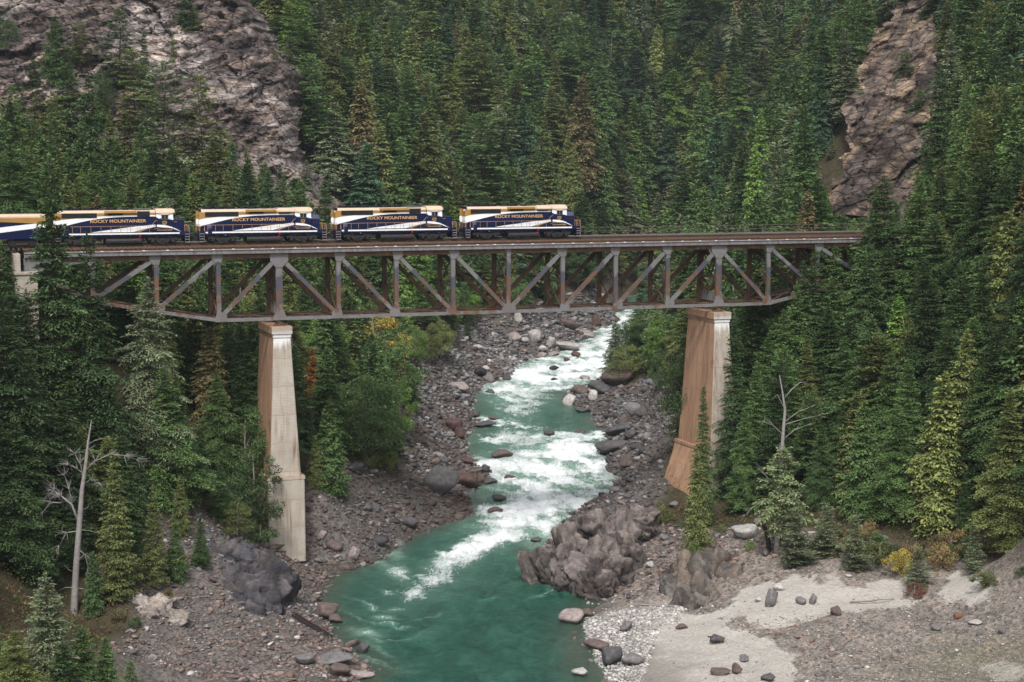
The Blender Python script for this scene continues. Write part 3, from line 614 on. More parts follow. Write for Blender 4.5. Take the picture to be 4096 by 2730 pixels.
# ------------------------------------------------------------------ bridge (local frame: x along the track, y = 0 near truss .. BW far truss, z from the rail top)
bridge = empty('truss_bridge', (BX, BY, ZR), TH)
tag(bridge, 'long rusty grey steel deck truss railway bridge across the river gorge', 'bridge')
J = list(range(-4, 13)); ZT = -1.56                                         # z of the top chord's axis
ZBOT = {j: -HB+.23 for j in range(-1, 10)}; ZBOT.update({-2: -8.45, -3: -6.95, -4: -2.85, 10: -8.2, 11: -6.6, 12: -2.85})
X = lambda j: j*PAN
for y, pm in ((0.0, 'grey'), (BW, 'rust')):
    b = MB()
    for j in J[:-1]: b.beam((X(j)+.004, y, ZT), (X(j+1)-.004, y, ZT), .44, .66)
    b.build('top_chord', M['rust'], bridge)
    b = MB()
    for j in J[:-1]:
        b.beam((X(j), y, ZBOT[j]), (X(j+1), y, ZBOT[j+1]), .40, .40)
        b.beam((X(j), y-.24*(1 if y == 0 else -1), ZBOT[j]), (X(j+1), y-.24*(1 if y == 0 else -1), ZBOT[j+1]), .05, .46)
    b.build('bottom_chord', M['grey'] if y == 0 else M['rust'], bridge).location.z = 0
    for j in J[1:-1]:
        pier = j in (0, 8); wd = .80 if pier else .50
        b = MB(); zt, zb = ZT-.33, ZBOT[j]+.2
        for s_ in (-1, 1): b.box(X(j)+s_*wd/2-.035, X(j)+s_*wd/2+.035, y-.235, y+.235, zb, zt)      # flanges
        b.box(X(j)-wd/2+.036, X(j)+wd/2-.036, y-.225, y-.185, zb, zt)
        b.build('vertical_post', M[pm], bridge)
    # diagonals: (top joint, bottom joint)
    for jt, jb in [(0, 1), (1, 2), (2, 3), (3, 4), (5, 4), (6, 5), (7, 6), (8, 7), (8, 9), (9, 10), (10, 11), (0, -1), (-1, -2), (-2, -3), (-3, -4), (11, 12)]:
        p = Vector((X(jt), y, ZT-.1)); q = Vector((X(jb), y, ZBOT[jb]+.15)); d = (q-p).normalized()
        b = MB(); p2, q2 = p+d*.7, q-d*.9; n = Vector((-d.z, 0, d.x))
        b.beam(p2+n*.23, q2+n*.23, .40, .06); b.beam(p2-n*.23, q2-n*.23, .40, .06)
        b.beam(p2+Vector((0, -.19, 0)), q2+Vector((0, -.19, 0)), .03, .40, up=n)
        b.build('diagonal_brace', M[pm], bridge)
    sg = -1
    for j in J[1:-1]:
        pier = j in (0, 8)
        b = MB(); x = X(j); k = 1.0 if pier else .72
        L_ = j in (-3, -2, -1, 0, 5, 6, 7, 8); Rr = j in (0, 1, 2, 3, 8, 9, 10, 11)
        zt = ZT+.44; dz = 2.0 if pier else 1.35
        poly = [(x-(1.2*k if L_ or pier else .62), zt), (x+(1.2*k if Rr or pier else .62), zt), (x+(1.2*k if Rr or pier else .5), zt-.55*dz), (x+.42*k+.05, zt-dz), (x-.42*k-.05, zt-dz), (x-(1.2*k if L_ or pier else .5), zt-.55*dz)]
        if j == 4: poly = [(x-.7, zt), (x+.34, zt), (x+.30, zt-.45), (x+.27, zt-1.2), (x-.27, zt-1.2), (x-.36, zt-.5)]
        b.prism(poly, y-.30, y-.25)
        b.build('gusset_plate', M['grey'] if y == 0 else M['rust'], bridge)
        b = MB(); zb = ZBOT[j]-.18
        La = any(jb == j and jt < jb for jt, jb in [(0, 1), (1, 2), (2, 3), (3, 4), (8, 9), (9, 10), (10, 11)]); Ra = j in (4, 5, 6, 7, -1, -2, -3)
        if pier: poly = [(x-.95, zb), (x+.95, zb), (x+.42, zb+1.75), (x-.42, zb+1.75)]
        else: poly = [(x-(.95 if La else .5), zb), (x+(.95 if Ra else .5), zb), (x+(1.0 if Ra else .42), zb+.75), (x+(.62 if Ra else .3), zb+1.25), (x-(.62 if La else .3), zb+1.25), (x-(1.0 if La else .42), zb+.75)]
        b.prism(poly, y-.33, y-.27)
        b.build('gusset_plate', M['grey'] if y == 0 else M['rust'], bridge)
# rivets read as a fine speckle on the gussets: one small mesh part per side
# floor of the bottom plane: struts and X bracing, sway frames between the trusses
for j in J[1:-1]:
    pier = j in (0, 8); x = X(j); zb = ZBOT[j]
    MB().beam((x, .21, zb+.05), (x, BW-.21, zb+.05), .30, .34).build('cross_strut', M['rust'], bridge)
    zm = (zb+ZT)/2-.3
    if not pier:
        MB().beam((x, .2, zm), (x, BW-.2, zm), .16, .20).build('cross_strut', M['rust'], bridge)
        for a0, a1 in (((.2, ZT-.5), (BW-.2, zm+.1)), ((BW-.2, ZT-.5), (.2, zm+.1)), ((.2, zm-.1), (BW-.2, zb+.3)), ((BW-.2, zm-.1), (.2, zb+.3))):
            off = .06 if a0[0] < 1 else -.06
            MB().beam((x+off, *a0), (x+off, *a1), .10, .20).build('sway_brace', M['rust'], bridge)
    else:
        pg = MB().box(x-.06, x+.06, .3, BW-.3, zb+.45, zb+1.75)
        for q in range(8): pg.box(x-.14, x+.14, .5+q*.66, .56+q*.66, zb+.45, zb+1.75)
        pg.build('plate_girder', M['grey'], bridge)
        for a0, a1 in (((.3, ZT-.5), (BW/2, zm+.3)), ((BW-.3, ZT-.5), (BW/2, zm+.3)), ((.3, zm-.2), (BW/2, zb+1.9)), ((BW-.3, zm-.2), (BW/2, zb+1.9))):
            b = MB()
            for e in (-.28, .28): b.beam((x+e, *a0), (x+e, *a1), .10, .22)
            p, q = Vector((x, *a0)), Vector((x, *a1)); n = 9
            for i in range(n):
                u0, u1 = p.lerp(q, i/n), p.lerp(q, (i+1)/n); s_ = -.26 if i % 2 else .26
                b.beam(u0+Vector((s_, 0, .06)), u1+Vector((-s_, 0, .06)), .05, .06)
            b.build('sway_brace', M['rust'], bridge)
        b = MB()
        for e in (-.28, .28): b.beam((x+e, .3, zm), (x+e, BW-.3, zm), .12, .26)
        b.build('cross_strut', M['rust'], bridge)
for j in J[:-1]:
    for y0, y1, o in ((.2, BW-.2, 0), (BW-.2, .2, .11)):
        p = Vector((X(j)+.3, y0, ZBOT[j]+.16+o)); q = Vector((X(j+1)-.3, y1, ZBOT[j+1]+.16+o)); b = MB()
        for e in (-.16, .16): b.beam(p+Vector((0, e, 0)), q+Vector((0, e, 0)), .08, .09)
        n = 16
        for i in range(n):
            s_ = .13 if i % 2 else -.13; b.beam(p.lerp(q, i/n)+Vector((0, s_, .03)), p.lerp(q, (i+1)/n)+Vector((0, -s_, .03)), .04, .03)
        b.build('lateral_brace', M['rust'], bridge)
    for yy in (BW/2-.9, BW/2+.9):
        MB().box(X(j)+.01, X(j+1)-.01, yy-.13, yy+.13, -1.30, -.48).build('stringer', M['rust'], bridge)
for j in J:
    MB().box(X(j)-.15, X(j)+.15, .26, BW-.26, -1.88, -1.31).build('floor_beam', M['rust'], bridge)
# deck edge plates with pale flange and its small clips
x0, x1 = X(-4)-.4, X(12)+.4
for y, s_ in ((-.62, 1), (BW+.62, -1)):
    MB().box(x0, x1, y-.04, y+.04, -1.19, -.735).build('deck_edge_plate', M['fascia'], bridge)
    MB().box(x0, x1, y-.17, y+.17, -.73, -.65).build('deck_edge_flange', M['flange'], bridge)
    MB().box(x0, x1, y-.12, y+.12, -1.24, -1.194).build('deck_edge_flange', M['fascia'], bridge)
    b = MB()
    for i in range(int((x1-x0)/1.6)): b.beam((x0+.8+1.6*i, y+s_*.03, -1.16), (x0+.8+1.6*i, y+s_*.95, -.75), .07, .07)
    b.build('deck_bracket', M['rust'], bridge)
clip = MB().box(-.16, .16, -.07, .07, 0, .06).mesh('flange_clip', M['white'])
for i in range(46):
    c = link('flange_clip', clip, bridge); c.location = (x0+1.2+2.75*i+.3*math.sin(i*7.3), -.66, -.648)
MB().box(x0, x1, -.45, BW+.45, -.66, -.60).build('deck_planking', M['deck'], bridge)
MB().box(x0, x1, .10, .34, -.40, -.14).build('guard_timber', M['deck'], bridge)
MB().box(x0, x1, BW-.34, BW-.10, -.40, -.14).build('guard_timber', M['deck'], bridge)
MB().box(x0-30, x1+14, BW+.46, BW+1.75, -.10, .06).build('walkway', M['walk'], bridge)
b = MB()
for i in range(60): b.beam((x0+1+2.1*i, BW+.3, -1.1), (x0+1+2.1*i, BW+1.7, -.14), .08, .1)
b.build('walkway_bracket', M['rust'], bridge)
for j, s_ in ((-4, 1), (12, -1)):                                             # end posts with their sheet-like plates on the bearings
    for y in (0, BW):
        MB().prism([(X(j)-.45, ZT+.3), (X(j)+s_*2.6, ZT+.3), (X(j)+s_*2.9, ZT-.5), (X(j)+s_*1.6, -3.1), (X(j)-.45, -3.1)] if s_ > 0 else
                   [(X(j)+.45, ZT+.3), (X(j)+.45, -3.1), (X(j)-1.6, -3.1), (X(j)-2.9, ZT-.5), (X(j)-2.6, ZT+.3)], y-.30, y-.24).build('end_plate', M['grey'], bridge)
        MB().box(X(j)-.4, X(j)+.4, y-.2, y+.2, -3.0, ZT-.33).build('vertical_post', M['rust'], bridge)
# railing on the far side of the deck
rail = empty('walkway_railing', (BX, BY, ZR), TH)
tag(rail, 'thin two-bar steel railing along the far edge of the bridge deck', 'railing')
yr = BW+1.62
pm_ = MB().box(-.035, .035, -.035, .035, .06, 1.15).mesh('railing_post', M['railing'])
for i in range(66):
    p = link('railing_post', pm_, rail); p.location = (x0-28+2.75*i, yr, 0)
MB().tube([(x0-28, yr, 1.13), (x0+152, yr, 1.13)], .04, 6).build('top_bar', M['railing'], rail)
MB().tube([(x0-28, yr, .60), (x0+152, yr, .60)], .032, 6).build('middle_bar', M['railing'], rail)

# ------------------------------------------------------------------ track
track = empty('railway_track', (BX, BY, ZR), TH)
tag(track, 'single railway track with dark ties running along the bridge deck', 'track')
yc = BW/2
tm = MB().box(-.115, .115, yc-2.45, yc+2.45, -.36, -.17).mesh('tie', M['tie'])
for i in range(292):
    o = link('tie', tm, track); o.location = (-62+.60*i, 0, .004*math.sin(i*12.9)); o.rotation_euler = (0, 0, .006*math.sin(i*5.1))
for s_ in (-1, 1):
    y = yc+s_*.7525
    MB().prism([(y-.075, -.17), (y+.075, -.17), (y+.075, -.15), (y+.012, -.12), (y+.012, -.045), (y+.037, -.03), (y+.037, 0), (y-.037, 0), (y-.037, -.03), (y-.012, -.045), (y-.012, -.12), (y-.075, -.15)], -130, 135, axis='x').build('rail', M['rail'], track)
    MB().box(-40, 105, y-s_*.28-.03, y-s_*.28+.03, -.17, -.02).build('guard_rail', M['rail'], track)

# ------------------------------------------------------------------ piers and abutments
def pier(name, s, label, zbase, foot=None):
    e = empty(name, (BX, BY, ZR), TH); tag(e, label, 'bridge pier')
    yc = BW/2
    def block(nm, z0, z1, wx0, wx1, wy0, wy1, sh0=0, sh1=0, nz=1):
        v = []; f = []; m_ = []
        for z, wx, wy, sh in ((z0, wx0, wy0, sh0), (z1, wx1, wy1, sh1)):
            c = min(.12, wx*.05)
            for x, y in ((-wx/2+c, -wy/2), (wx/2-c, -wy/2), (wx/2, -wy/2+c), (wx/2, wy/2), (-wx/2, wy/2), (-wx/2, -wy/2+c)): v.append((s+sh+x, yc+y, z))
        b = MB(); n = 6
        for i in range(n):
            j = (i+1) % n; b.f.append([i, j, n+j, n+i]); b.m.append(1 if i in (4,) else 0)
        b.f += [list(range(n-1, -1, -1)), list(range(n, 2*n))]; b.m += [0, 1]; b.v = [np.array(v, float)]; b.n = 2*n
        return b.build(nm, [M['conc'], M['concs']], e)
    zc = -10.78
    block('cap', zc-.92, zc, 2.75, 2.75, 9.4, 9.4); block('cap_step', zc-1.42, zc-.923, 2.45, 2.52, 9.1, 9.15)
    zs = -30.4
    block('shaft', zs, zc-1.423, 4.1, 2.28, 11.0, 8.9); block('plinth', zbase-ZR, zs-.003, 4.95, 4.85, 11.9, 11.9)
    block('ledge', zs-.30, zs+.10, 5.06, 5.0, 12.05, 12.05)
    if foot:
        b = MB(); b.prism([(s-2.4, zs-.3), (s-2.40, zbase-ZR-1), (s-5.6, zbase-ZR-1), (s-5.6, zbase-ZR+.6), (s-2.9, zs-2.2)], yc-5.9, yc+5.9); b.build('foot', [M['concs']], e)
    for y in (0, BW):
        b = MB(); b.prism([(s-.75, zc), (s+.75, zc), (s+.70, zc+.12), (s+.22, zc+.34), (s-.22, zc+.34), (s-.70, zc+.12)], y-.45, y+.45)
        for q in (-.45, -.15, .15, .45): b.box(s+q-.03, s+q+.03, y-.5, y+.5, zc+.01, zc+.26)
        b.box(s-.3, s+.3, y-.3, y+.3, zc+.345, zc+.50)
        bb = b.build('bearing', M['rust'], e)
    return e
pier('bridge_pier', 0, 'tall pale tapered concrete pier with brown streaks on the left bank', 2.0)
pier('bridge_pier', 8*PAN, 'rust-stained concrete pier half hidden by firs on the right bank', 2.5, True)
for s_, lab, j in ((-1, 'pale concrete bridge abutment behind tall firs at the left end', -4), (1, 'concrete bridge abutment hidden among firs at the right end', 12)):
    e = empty('bridge_abutment', (BX, BY, ZR), TH); tag(e, lab, 'abutment')
    xa = X(j)
    MB().box(min(xa-s_*1.1, xa+s_*1.6), max(xa-s_*1.1, xa+s_*1.6), -1.6, BW+1.6, -13, -3.25).build('wall', [M['conc']], e)
    MB().box(min(xa-s_*1.3, xa+s_*1.7), max(xa-s_*1.3, xa+s_*1.7), -1.8, BW+1.8, -3.246, -2.95).build('cap', [M['conc']], e)
    MB().box(min(xa+s_*.9, xa+s_*1.65), max(xa+s_*.9, xa+s_*1.65), -1.5, BW+1.5, -2.946, -.75).build('backwall', [M['conc']], e)

# ------------------------------------------------------------------ train
def text_mesh(body, size, m, bold=.012, ext=.006, space=1.0):
    cu = bpy.data.curves.new('lettering', 'FONT'); cu.body = body; cu.size = size; cu.extrude = ext; cu.offset = bold; cu.align_x = 'LEFT'; cu.space_character = space
    o = bpy.data.objects.new('lettering', cu); C.objects.link(o); dg = bpy.context.evaluated_depsgraph_get(); dg.update()
    me = bpy.data.meshes.new_from_object(o.evaluated_get(dg)); bpy.data.objects.remove(o); bpy.data.curves.remove(cu)
    me.materials.clear(); me.materials.append(m); return me
def put_text(parent, body, x0, x1, z0, h, y, near=True, bold=.012):
    me = text_mesh(body, 1.0, M['letter'], bold)
    co = np.empty(len(me.vertices)*3, np.float32); me.vertices.foreach_get('co', co); co = co.reshape(-1, 3)
    sx = (x1-x0)/(co[:, 0].max()-co[:, 0].min()); szz = h/(co[:, 1].max()-co[:, 1].min())
    a = (co[:, 0]-co[:, 0].min())*sx; hh = (co[:, 1]-co[:, 1].min())*szz
    out = np.stack([x0+a if near else x1-a, np.full(len(a), y)+(co[:, 2] if near else -co[:, 2])*(-1), z0+hh], 1).astype(np.float32)
    me.vertices.foreach_set('co', out.ravel()); me.update(); return link('lettering', me, parent)
def spline(pts, n=10):
    pts = np.array(pts, float); out = []
    for i in range(len(pts)-1):
        p0, p1, p2, p3 = pts[max(i-1, 0)], pts[i], pts[i+1], pts[min(i+2, len(pts)-1)]
        for k in range(n):
            t_ = k/n; out.append(tuple(.5*((2*p1)+(-p0+p2)*t_+(2*p0-5*p1+4*p2-p3)*t_**2+(-p0+3*p1-3*p2+p3)*t_**3)))
    return out+[tuple(pts[-1])]
def strip_between(lo, hi, y0, y1, mb=None, n=60):
    """a thin sheet between two curves z(x)"""
    lo = np.array(lo); hi = np.array(hi); xs = np.linspace(max(lo[0, 0], hi[0, 0]), min(lo[-1, 0], hi[-1, 0]), n)
    a = np.interp(xs, lo[:, 0], lo[:, 1]); c = np.interp(xs, hi[:, 0], hi[:, 1]); mb = mb or MB(); c = np.maximum(c, a+.002)
    v = []; f = []
    for y in (y0, y1):
        for q in range(n): v += [(xs[q], y, a[q]), (xs[q], y, c[q])]
    for q in range(n-1):
        f += [(2*q, 2*q+2, 2*q+3, 2*q+1), (2*n+2*q, 2*n+2*q+1, 2*n+2*q+3, 2*n+2*q+2)]
    for q in range(n-1): f += [(2*q, 2*n+2*q, 2*n+2*q+2, 2*q+2), (2*q+1, 2*q+3, 2*n+2*q+3, 2*n+2*q+1)]
    return mb.add(v, f)
SW = lambda pts: spline([((x-250)/102.6, (665-y)/102.) for x, y in pts])      # livery curves measured on the photograph
UPW_HI = SW([(318, 352), (385, 334), (500, 322), (700, 302), (850, 293), (1100, 285), (1350, 280), (1604, 280)])
UPW_LO = SW([(318, 440), (385, 420), (500, 395), (600, 371), (700, 350), (800, 331), (1000, 309), (1200, 299), (1400, 297), (1604, 298)])
LOW_HI = SW([(440, 527), (640, 511), (1000, 467), (1300, 431), (1500, 412), (1600, 405), (1700, 411), (1780, 428), (1850, 455), (1930, 497)])
LOW_LO = SW([(440, 529), (640, 529), (1000, 529), (1270, 529), (1300, 500), (1450, 462), (1600, 434), (1700, 441), (1780, 447), (1850, 468), (1930, 498)])
GLD_HI = SW([(1285, 508), (1330, 497), (1400, 476), (1500, 452), (1600, 436), (1605, 436)]); GLD_LO = SW([(1285, 510), (1370, 510), (1430, 485), (1500, 462), (1560, 446), (1605, 438)])
GL2_HI = SW([(1560, 474), (1600, 452), (1660, 443), (1720, 446), (1790, 461), (1840, 478)]); GL2_LO = SW([(1560, 476), (1600, 458), (1660, 449), (1720, 451), (1790, 465), (1840, 479)])
HY = 1.18                                                                      # half width of the hood
def locomotive(tall):
    """tall: the nose with a high blue-grey top; otherwise a low dark nose and a big grille before the cab"""
    e = empty('diesel_locomotive')
    P = lambda nm, b, m_, par=e, sm=False: b.build(nm, m_, par, sm)
    frame = P('frame', MB().box(.75, 17.35, -1.48, 1.48, 1.17, 1.60).box(1.3, 16.9, -.7, .7, .75, 1.165), M['navy'])
    for s_ in (-1, 1):
        y = s_*1.486; b = MB()
        b.box(1.46, 1.75, min(y, y+s_*.012), max(y, y+s_*.012), 1.36, 1.545).box(2.31, 16.15, min(y, y+s_*.012), max(y, y+s_*.012), 1.36, 1.545)
        P('white_stripe', b, M['white'], frame)
    P('walkway', MB().box(.78, 17.3, -1.52, 1.52, 1.601, 1.64), M['black'])
    hood = P('hood', MB().prism([(-HY, 1.645), (HY, 1.645), (HY, 4.12), (HY-.30, 4.40), (-HY+.30, 4.40), (-HY, 4.12)], .98, 13.18, axis='x'), M['navy'])
    P('roof', MB().box(1.0, 13.17, -HY+.28, HY-.28, 4.403, 4.45), M['roofgrey'])
    for s_ in (-1, 1):
        y = s_*(HY+.004); ya, yb = min(y, y+s_*.012), max(y, y+s_*.012)
        P('gold_band', strip_between(UPW_HI, [(UPW_HI[0][0], 4.12), (13.17, 4.12)], ya, yb), M['gold'], hood)
        P('white_swoosh', strip_between(UPW_LO, UPW_HI, ya-.001, yb+.001), M['white'], hood)
        P('pale_roof_edge', MB().prism([(s_*(HY+.006), 4.02), (s_*(HY+.03), 4.02), (s_*(HY+.03), 4.13), (s_*(HY-.27), 4.42), (s_*(HY-.29), 4.40), (s_*(HY+.006), 4.11)], 1.0, 13.16, axis='x'), M['beige'], hood)
        b = strip_between(LOW_LO, [q for q in LOW_HI if q[0] < 13.2], ya, yb); P('white_swoosh', b, M['white'], hood)
        P('gold_swoosh', strip_between([q for q in GLD_LO if q[0] < 13.17], [q for q in GLD_HI if q[0] < 13.17], ya-.002, yb+.002), M['gold'], hood)
        put_text(hood, 'ROCKY MOUNTAINEER', 5.0, 11.98, 2.86, .40, s_*(HY+.010), s_ < 0)
        # grilles
        fr, z0 = (1.48, 3.46) if True else 0, 3.46
        b = MB().box(1.48, 5.82, min(y, y+s_*.05), max(y, y+s_*.05), 3.47, 4.08); g = P('radiator_grille', b, M['black'], hood)
        b = MB()
        for i in range(22): b.box(1.55+.2*i, 1.59+.2*i, min(y+s_*.051, y+s_*.07), max(y+s_*.051, y+s_*.07), 3.50, 4.05)
        P('slat', b, M['truck'], g)['kind'] = 'stuff'
        b = MB().prism([(s_*(HY+.02), 3.82), (s_*(HY+.30), 4.08), (s_*(HY+.30), 4.30), (s_*(HY-.2), 4.36), (s_*(HY-.2), 4.1)], 6.75, 10.75, axis='x')
        P('dynamic_brake_blister', b, M['gold'], hood)
        P('brake_grille', MB().prism([(s_*(HY+.04), 3.815), (s_*(HY+.06), 3.80), (s_*(HY+.325), 4.06), (s_*(HY+.305), 4.07)], 7.15, 9.05, axis='x'), M['black'], hood)
        if tall:
            P('cab_side_grille', MB().box(11.1, 12.65, min(y, y+s_*.05), max(y, y+s_*.05), 3.74, 3.98), M['black'], hood)
            P('filter_housing', MB().prism([(s_*(HY-.1), 4.0), (s_*(HY+.34), 4.0), (s_*(HY+.34), 4.16), (s_*(HY-.15), 4.52), (s_*(HY-.5), 4.52)], 11.0, 13.17, axis='x'), M['beige'], hood)
        else:
            P('cab_side_grille', MB().box(10.85, 12.45, min(y, y+s_*.06), max(y, y+s_*.06), 3.62, 4.28), M['black'], hood)
            P('filter_housing', MB().box(10.6, 12.5, s_*.55-.45, s_*.55+.45, 4.452, 4.58), M['roofgrey'], hood)
        for k, (xx, zz) in enumerate(((2.65, 2.86), (1.75, 1.95))):
            P('louvre_panel', MB().box(xx, xx+.52, min(y, y+s_*.02), max(y, y+s_*.02), zz, zz+(.20 if k == 0 else .55)), M['nosetop' if k else 'white'], hood)
        for xx in (3.1, 4.4, 5.7, 7.0, 8.3, 9.6, 10.9, 12.1):
            P('door_seam', MB().box(xx, xx+.018, min(y, y+s_*.018), max(y, y+s_*.018), 1.70, 2.80), M['black'], hood)
    P('rear_gold_panel', MB().box(.955, .976, -HY+.02, HY-.02, 3.06, 4.10), M['gold'], hood)
    P('rear_white_panel', MB().box(.955, .976, -HY+.02, HY-.02, 2.22, 3.056), M['white'], hood)
    P('rear_headlight', MB().tube([(.95, 0, 3.9), (.86, 0, 3.9)], .16, 10), M['lamp'], hood)
    for xx in (2.0, 3.45, 4.9, 7.8):
        f = P('roof_fan', MB().tube([(xx, 0, 4.451), (xx, 0, 4.72)], .66, 18), M['black']); P('fan_rim', MB().tube([(xx, 0, 4.722), (xx, 0, 4.75)], .58, 18), M['truck'], f)
    P('exhaust_stack', MB().box(9.2, 9.9, -.25, .25, 4.451, 4.66), M['black']); P('air_horn', MB().tube([(6.2, -.3, 4.60), (6.75, -.3, 4.63)], [.05, .10], 8).tube([(6.2, -.1, 4.6), (6.6, -.1, 4.62)], [.05, .09], 8).box(6.3, 6.4, -.35, 0, 4.451, 4.6), M['truck'])
    # cab
    CX0, CX1 = 13.2, 15.36
    cab = P('cab', MB().box(CX0, CX1, -1.5, 1.5, 1.645, 4.02), M['navy'])
    zwl = lambda x: np.interp(x, [CX0, 13.75, 14.7, CX1], [3.48, 3.42, 3.28, 3.12])
    for s_ in (-1, 1):
        y = s_*1.504; ya, yb = min(y, y+s_*.014), max(y, y+s_*.014)
        P('white_panel', strip_between([(x, zwl(x)) for x in np.linspace(CX0, CX1, 20)], [(CX0, 4.02), (CX1, 4.02)], ya, yb), M['white'], cab)
        P('roof_overhang', MB().prism([(CX0-.02, 4.022), (CX0+.45, 3.98), (CX0+.7, 3.80), (CX1-.72, 3.80), (CX1-.42, 3.98), (CX1+.04, 4.022), (CX1+.04, 4.1), (CX0-.02, 4.1)], min(y, y+s_*.16), max(y, y+s_*.16)), M['beige'], cab)
        b = MB().box(13.88, 14.72, min(y+s_*.015, y+s_*.05), max(y+s_*.015, y+s_*.05), 3.26, 3.80); wi = P('side_window', b, M['glass'], cab)
        b = MB()
        for xx in (13.86, 14.28, 14.70): b.box(xx, xx+.045, min(y+s_*.051, y+s_*.07), max(y+s_*.051, y+s_*.07), 3.26, 3.80)
        P('window_frame', b, M['step'], wi)
        P('window_sill', MB().box(13.82, 14.80, min(y+s_*.015, y+s_*.12), max(y+s_*.015, y+s_*.12), 3.19, 3.25), M['nosetop'], wi)
        for xx in (13.42, 14.80): P('wind_deflector', MB().box(xx, xx+.40, min(y+s_*.015, y+s_*.03), max(y+s_*.015, y+s_*.03), 3.34, 3.92), M['white'], cab)
        # shield emblem: gold shield with dark double peak
        b = MB().prism([(13.98, 3.02), (14.06, 2.99), (14.26, 3.05), (14.46, 2.99), (14.54, 3.02), (14.56, 2.76), (14.46, 2.56), (14.26, 2.44), (14.06, 2.56), (13.96, 2.76)], ya, yb); sh = P('shield_emblem', b, M['gold'], cab)
        b = MB(); yy = y+s_*.018
        for p_, q_ in (((14.04, 2.68), (14.18, 2.92)), ((14.18, 2.92), (14.26, 2.76)), ((14.26, 2.76), (14.34, 2.92)), ((14.34, 2.92), (14.48, 2.68)), ((14.10, 2.60), (14.26, 2.86)), ((14.26, 2.86), (14.42, 2.60))): b.beam((p_[0], yy, p_[1]), (q_[0], yy, q_[1]), .012, .04)
        P('mountain_mark', b, M['navy'], sh)
        lo_ = [q for q in LOW_LO if CX0 <= q[0] <= CX1]; hi_ = [q for q in LOW_HI if CX0 <= q[0] <= CX1]
        P('white_swoosh', strip_between(lo_, hi_, ya-.002, yb+.002), M['white'], cab)
        P('gold_swoosh', strip_between([q for q in GL2_LO if 12.9 < q[0] <= CX1], [q for q in GL2_HI if 12.9 < q[0] <= CX1], ya-.004, yb+.004), M['gold'], cab)
        put_text(cab, 'ROCKY MOUNTAINEER', 13.30, 15.24, 1.78, .145, s_*1.51, s_ < 0, .006)
        P('grab_rail', MB().tube([(12.62, s_*1.46, 2.47), (13.15, s_*1.46, 3.08), (13.35, s_*1.53, 3.08)], .03, 6), M['rail_gold'], cab)
    P('cab_roof', MB().prism([(-1.66, 4.024), (1.66, 4.024), (1.66, 4.10), (.95, 4.56), (-.95, 4.56), (-1.66, 4.10)], CX0, CX1+.05, axis='x'), M['beige'])
    for y0_, y1_ in ((-1.3, -.72), (-.62, -.05), (.05, .62), (.72, 1.3)): P('windshield', MB().box(CX1+.002, CX1+.03, y0_, y1_, 3.52, 3.95), M['glass'], cab)
    P('front_white_panel', MB().box(CX1+.001, CX1+.02, -1.49, 1.49, 3.15, 3.50), M['white'], cab)
    P('headlight', MB().box(CX1+.055, CX1+.32, -.3, .3, 4.18, 4.46).tube([(CX1+.3, -.13, 4.32), (CX1+.38, -.13, 4.32)], .10, 10).tube([(CX1+.3, .13, 4.32), (CX1+.38, .13, 4.32)], .10, 10), M['lamp'])
    P('bell', MB().tube([(CX1+.25, -.75, 4.35), (CX1+.25, -.75, 4.22), (CX1+.25, -.75, 4.05)], [.06, .12, .16], 10), M['beige'])
    zt = 3.52 if tall else 3.30; NX = 16.55
    if tall:
        nose = P('nose', MB().box(CX1+.004, NX, -1.2, 1.2, 1.645, 3.05), M['navy'])
        P('nose_top', MB().prism([(CX1+.035, 3.054), (NX, 3.054), (NX, 3.30), (NX-.12, zt+.02), (CX1+.035, zt+.12)], -1.19, 1.19), M['nosetop'])
        P('nose_handle', MB().tube([(16.0, -1.0, 3.62), (16.05, -1.0, 3.70), (16.25, -1.0, 3.70), (16.3, -1.0, 3.60)], .025, 5), M['black'])
    else:
        nose = P('nose', MB().prism([(CX1+.004, 1.645), (NX+.25, 1.645), (NX+.25, 3.08), (CX1+.004, 3.08)], -1.35, 1.35), M['navy'])
        P('nose_top', MB().prism([(CX1+.035, 3.084), (NX+.27, 3.084), (NX+.22, 3.16), (CX1+.035, zt)], -1.36, 1.36), M['nosedark'])
        P('nose_handle', MB().tube([(CX1+.1, -1.40, 2.86), (CX1+.45, -1.40, 2.86), (CX1+.5, -1.38, 2.95)], .025, 5), M['rail_gold'])
    for s_ in (-1, 1):
        y = s_*((1.2 if tall else 1.35)+.004); ya, yb = min(y, y+s_*.014), max(y, y+s_*.014)
        P('white_swoosh', strip_between([q for q in LOW_LO if q[0] >= CX1], [q for q in LOW_HI if q[0] >= CX1], ya, yb), M['white'], nose)
        if tall:
            b = MB(); pts_ = [(15.62+.42*(.5-.5*math.cos(a))+.28, y, 2.78+.16*math.sin(a)+.08*math.sin(3*a)) for a in np.linspace(0, 5.6, 18)]; b.tube(pts_, .014, 4)
            b.tube([(15.55+.1*i, y, 2.62+.03*math.sin(i*2.)) for i in range(9)], .012, 4); P('script_emblem', b, paint('maroon_script', (.14, .035, .05), .5), nose)
        b = MB()
        for xx in (.72, 1.32, 16.85, 17.42): b.tube([(xx, s_*1.46, .35), (xx, s_*1.46, 1.9), (xx+(.05 if xx < 5 else -.05), s_*1.40, 2.45)], .03, 6)
        P('step_rail', b, M['rail_gold'])
        b = MB().tube([(1.36, s_*1.47, 1.64), (1.33, s_*1.47, 2.39), (1.4, s_*1.47, 2.40), (12.6, s_*1.47, 2.42)], .028, 6); hr = P('handrail', b, M['rail_gold'])
        for xx in (1.75, 2.75, 3.75, 5.02, 6.27, 7.50, 8.72, 9.95, 11.15, 12.36): P('handrail_post', MB().tube([(xx, s_*1.47, 1.25), (xx, s_*1.47, 2.42)], .026, 6), M['rail_gold'], hr)
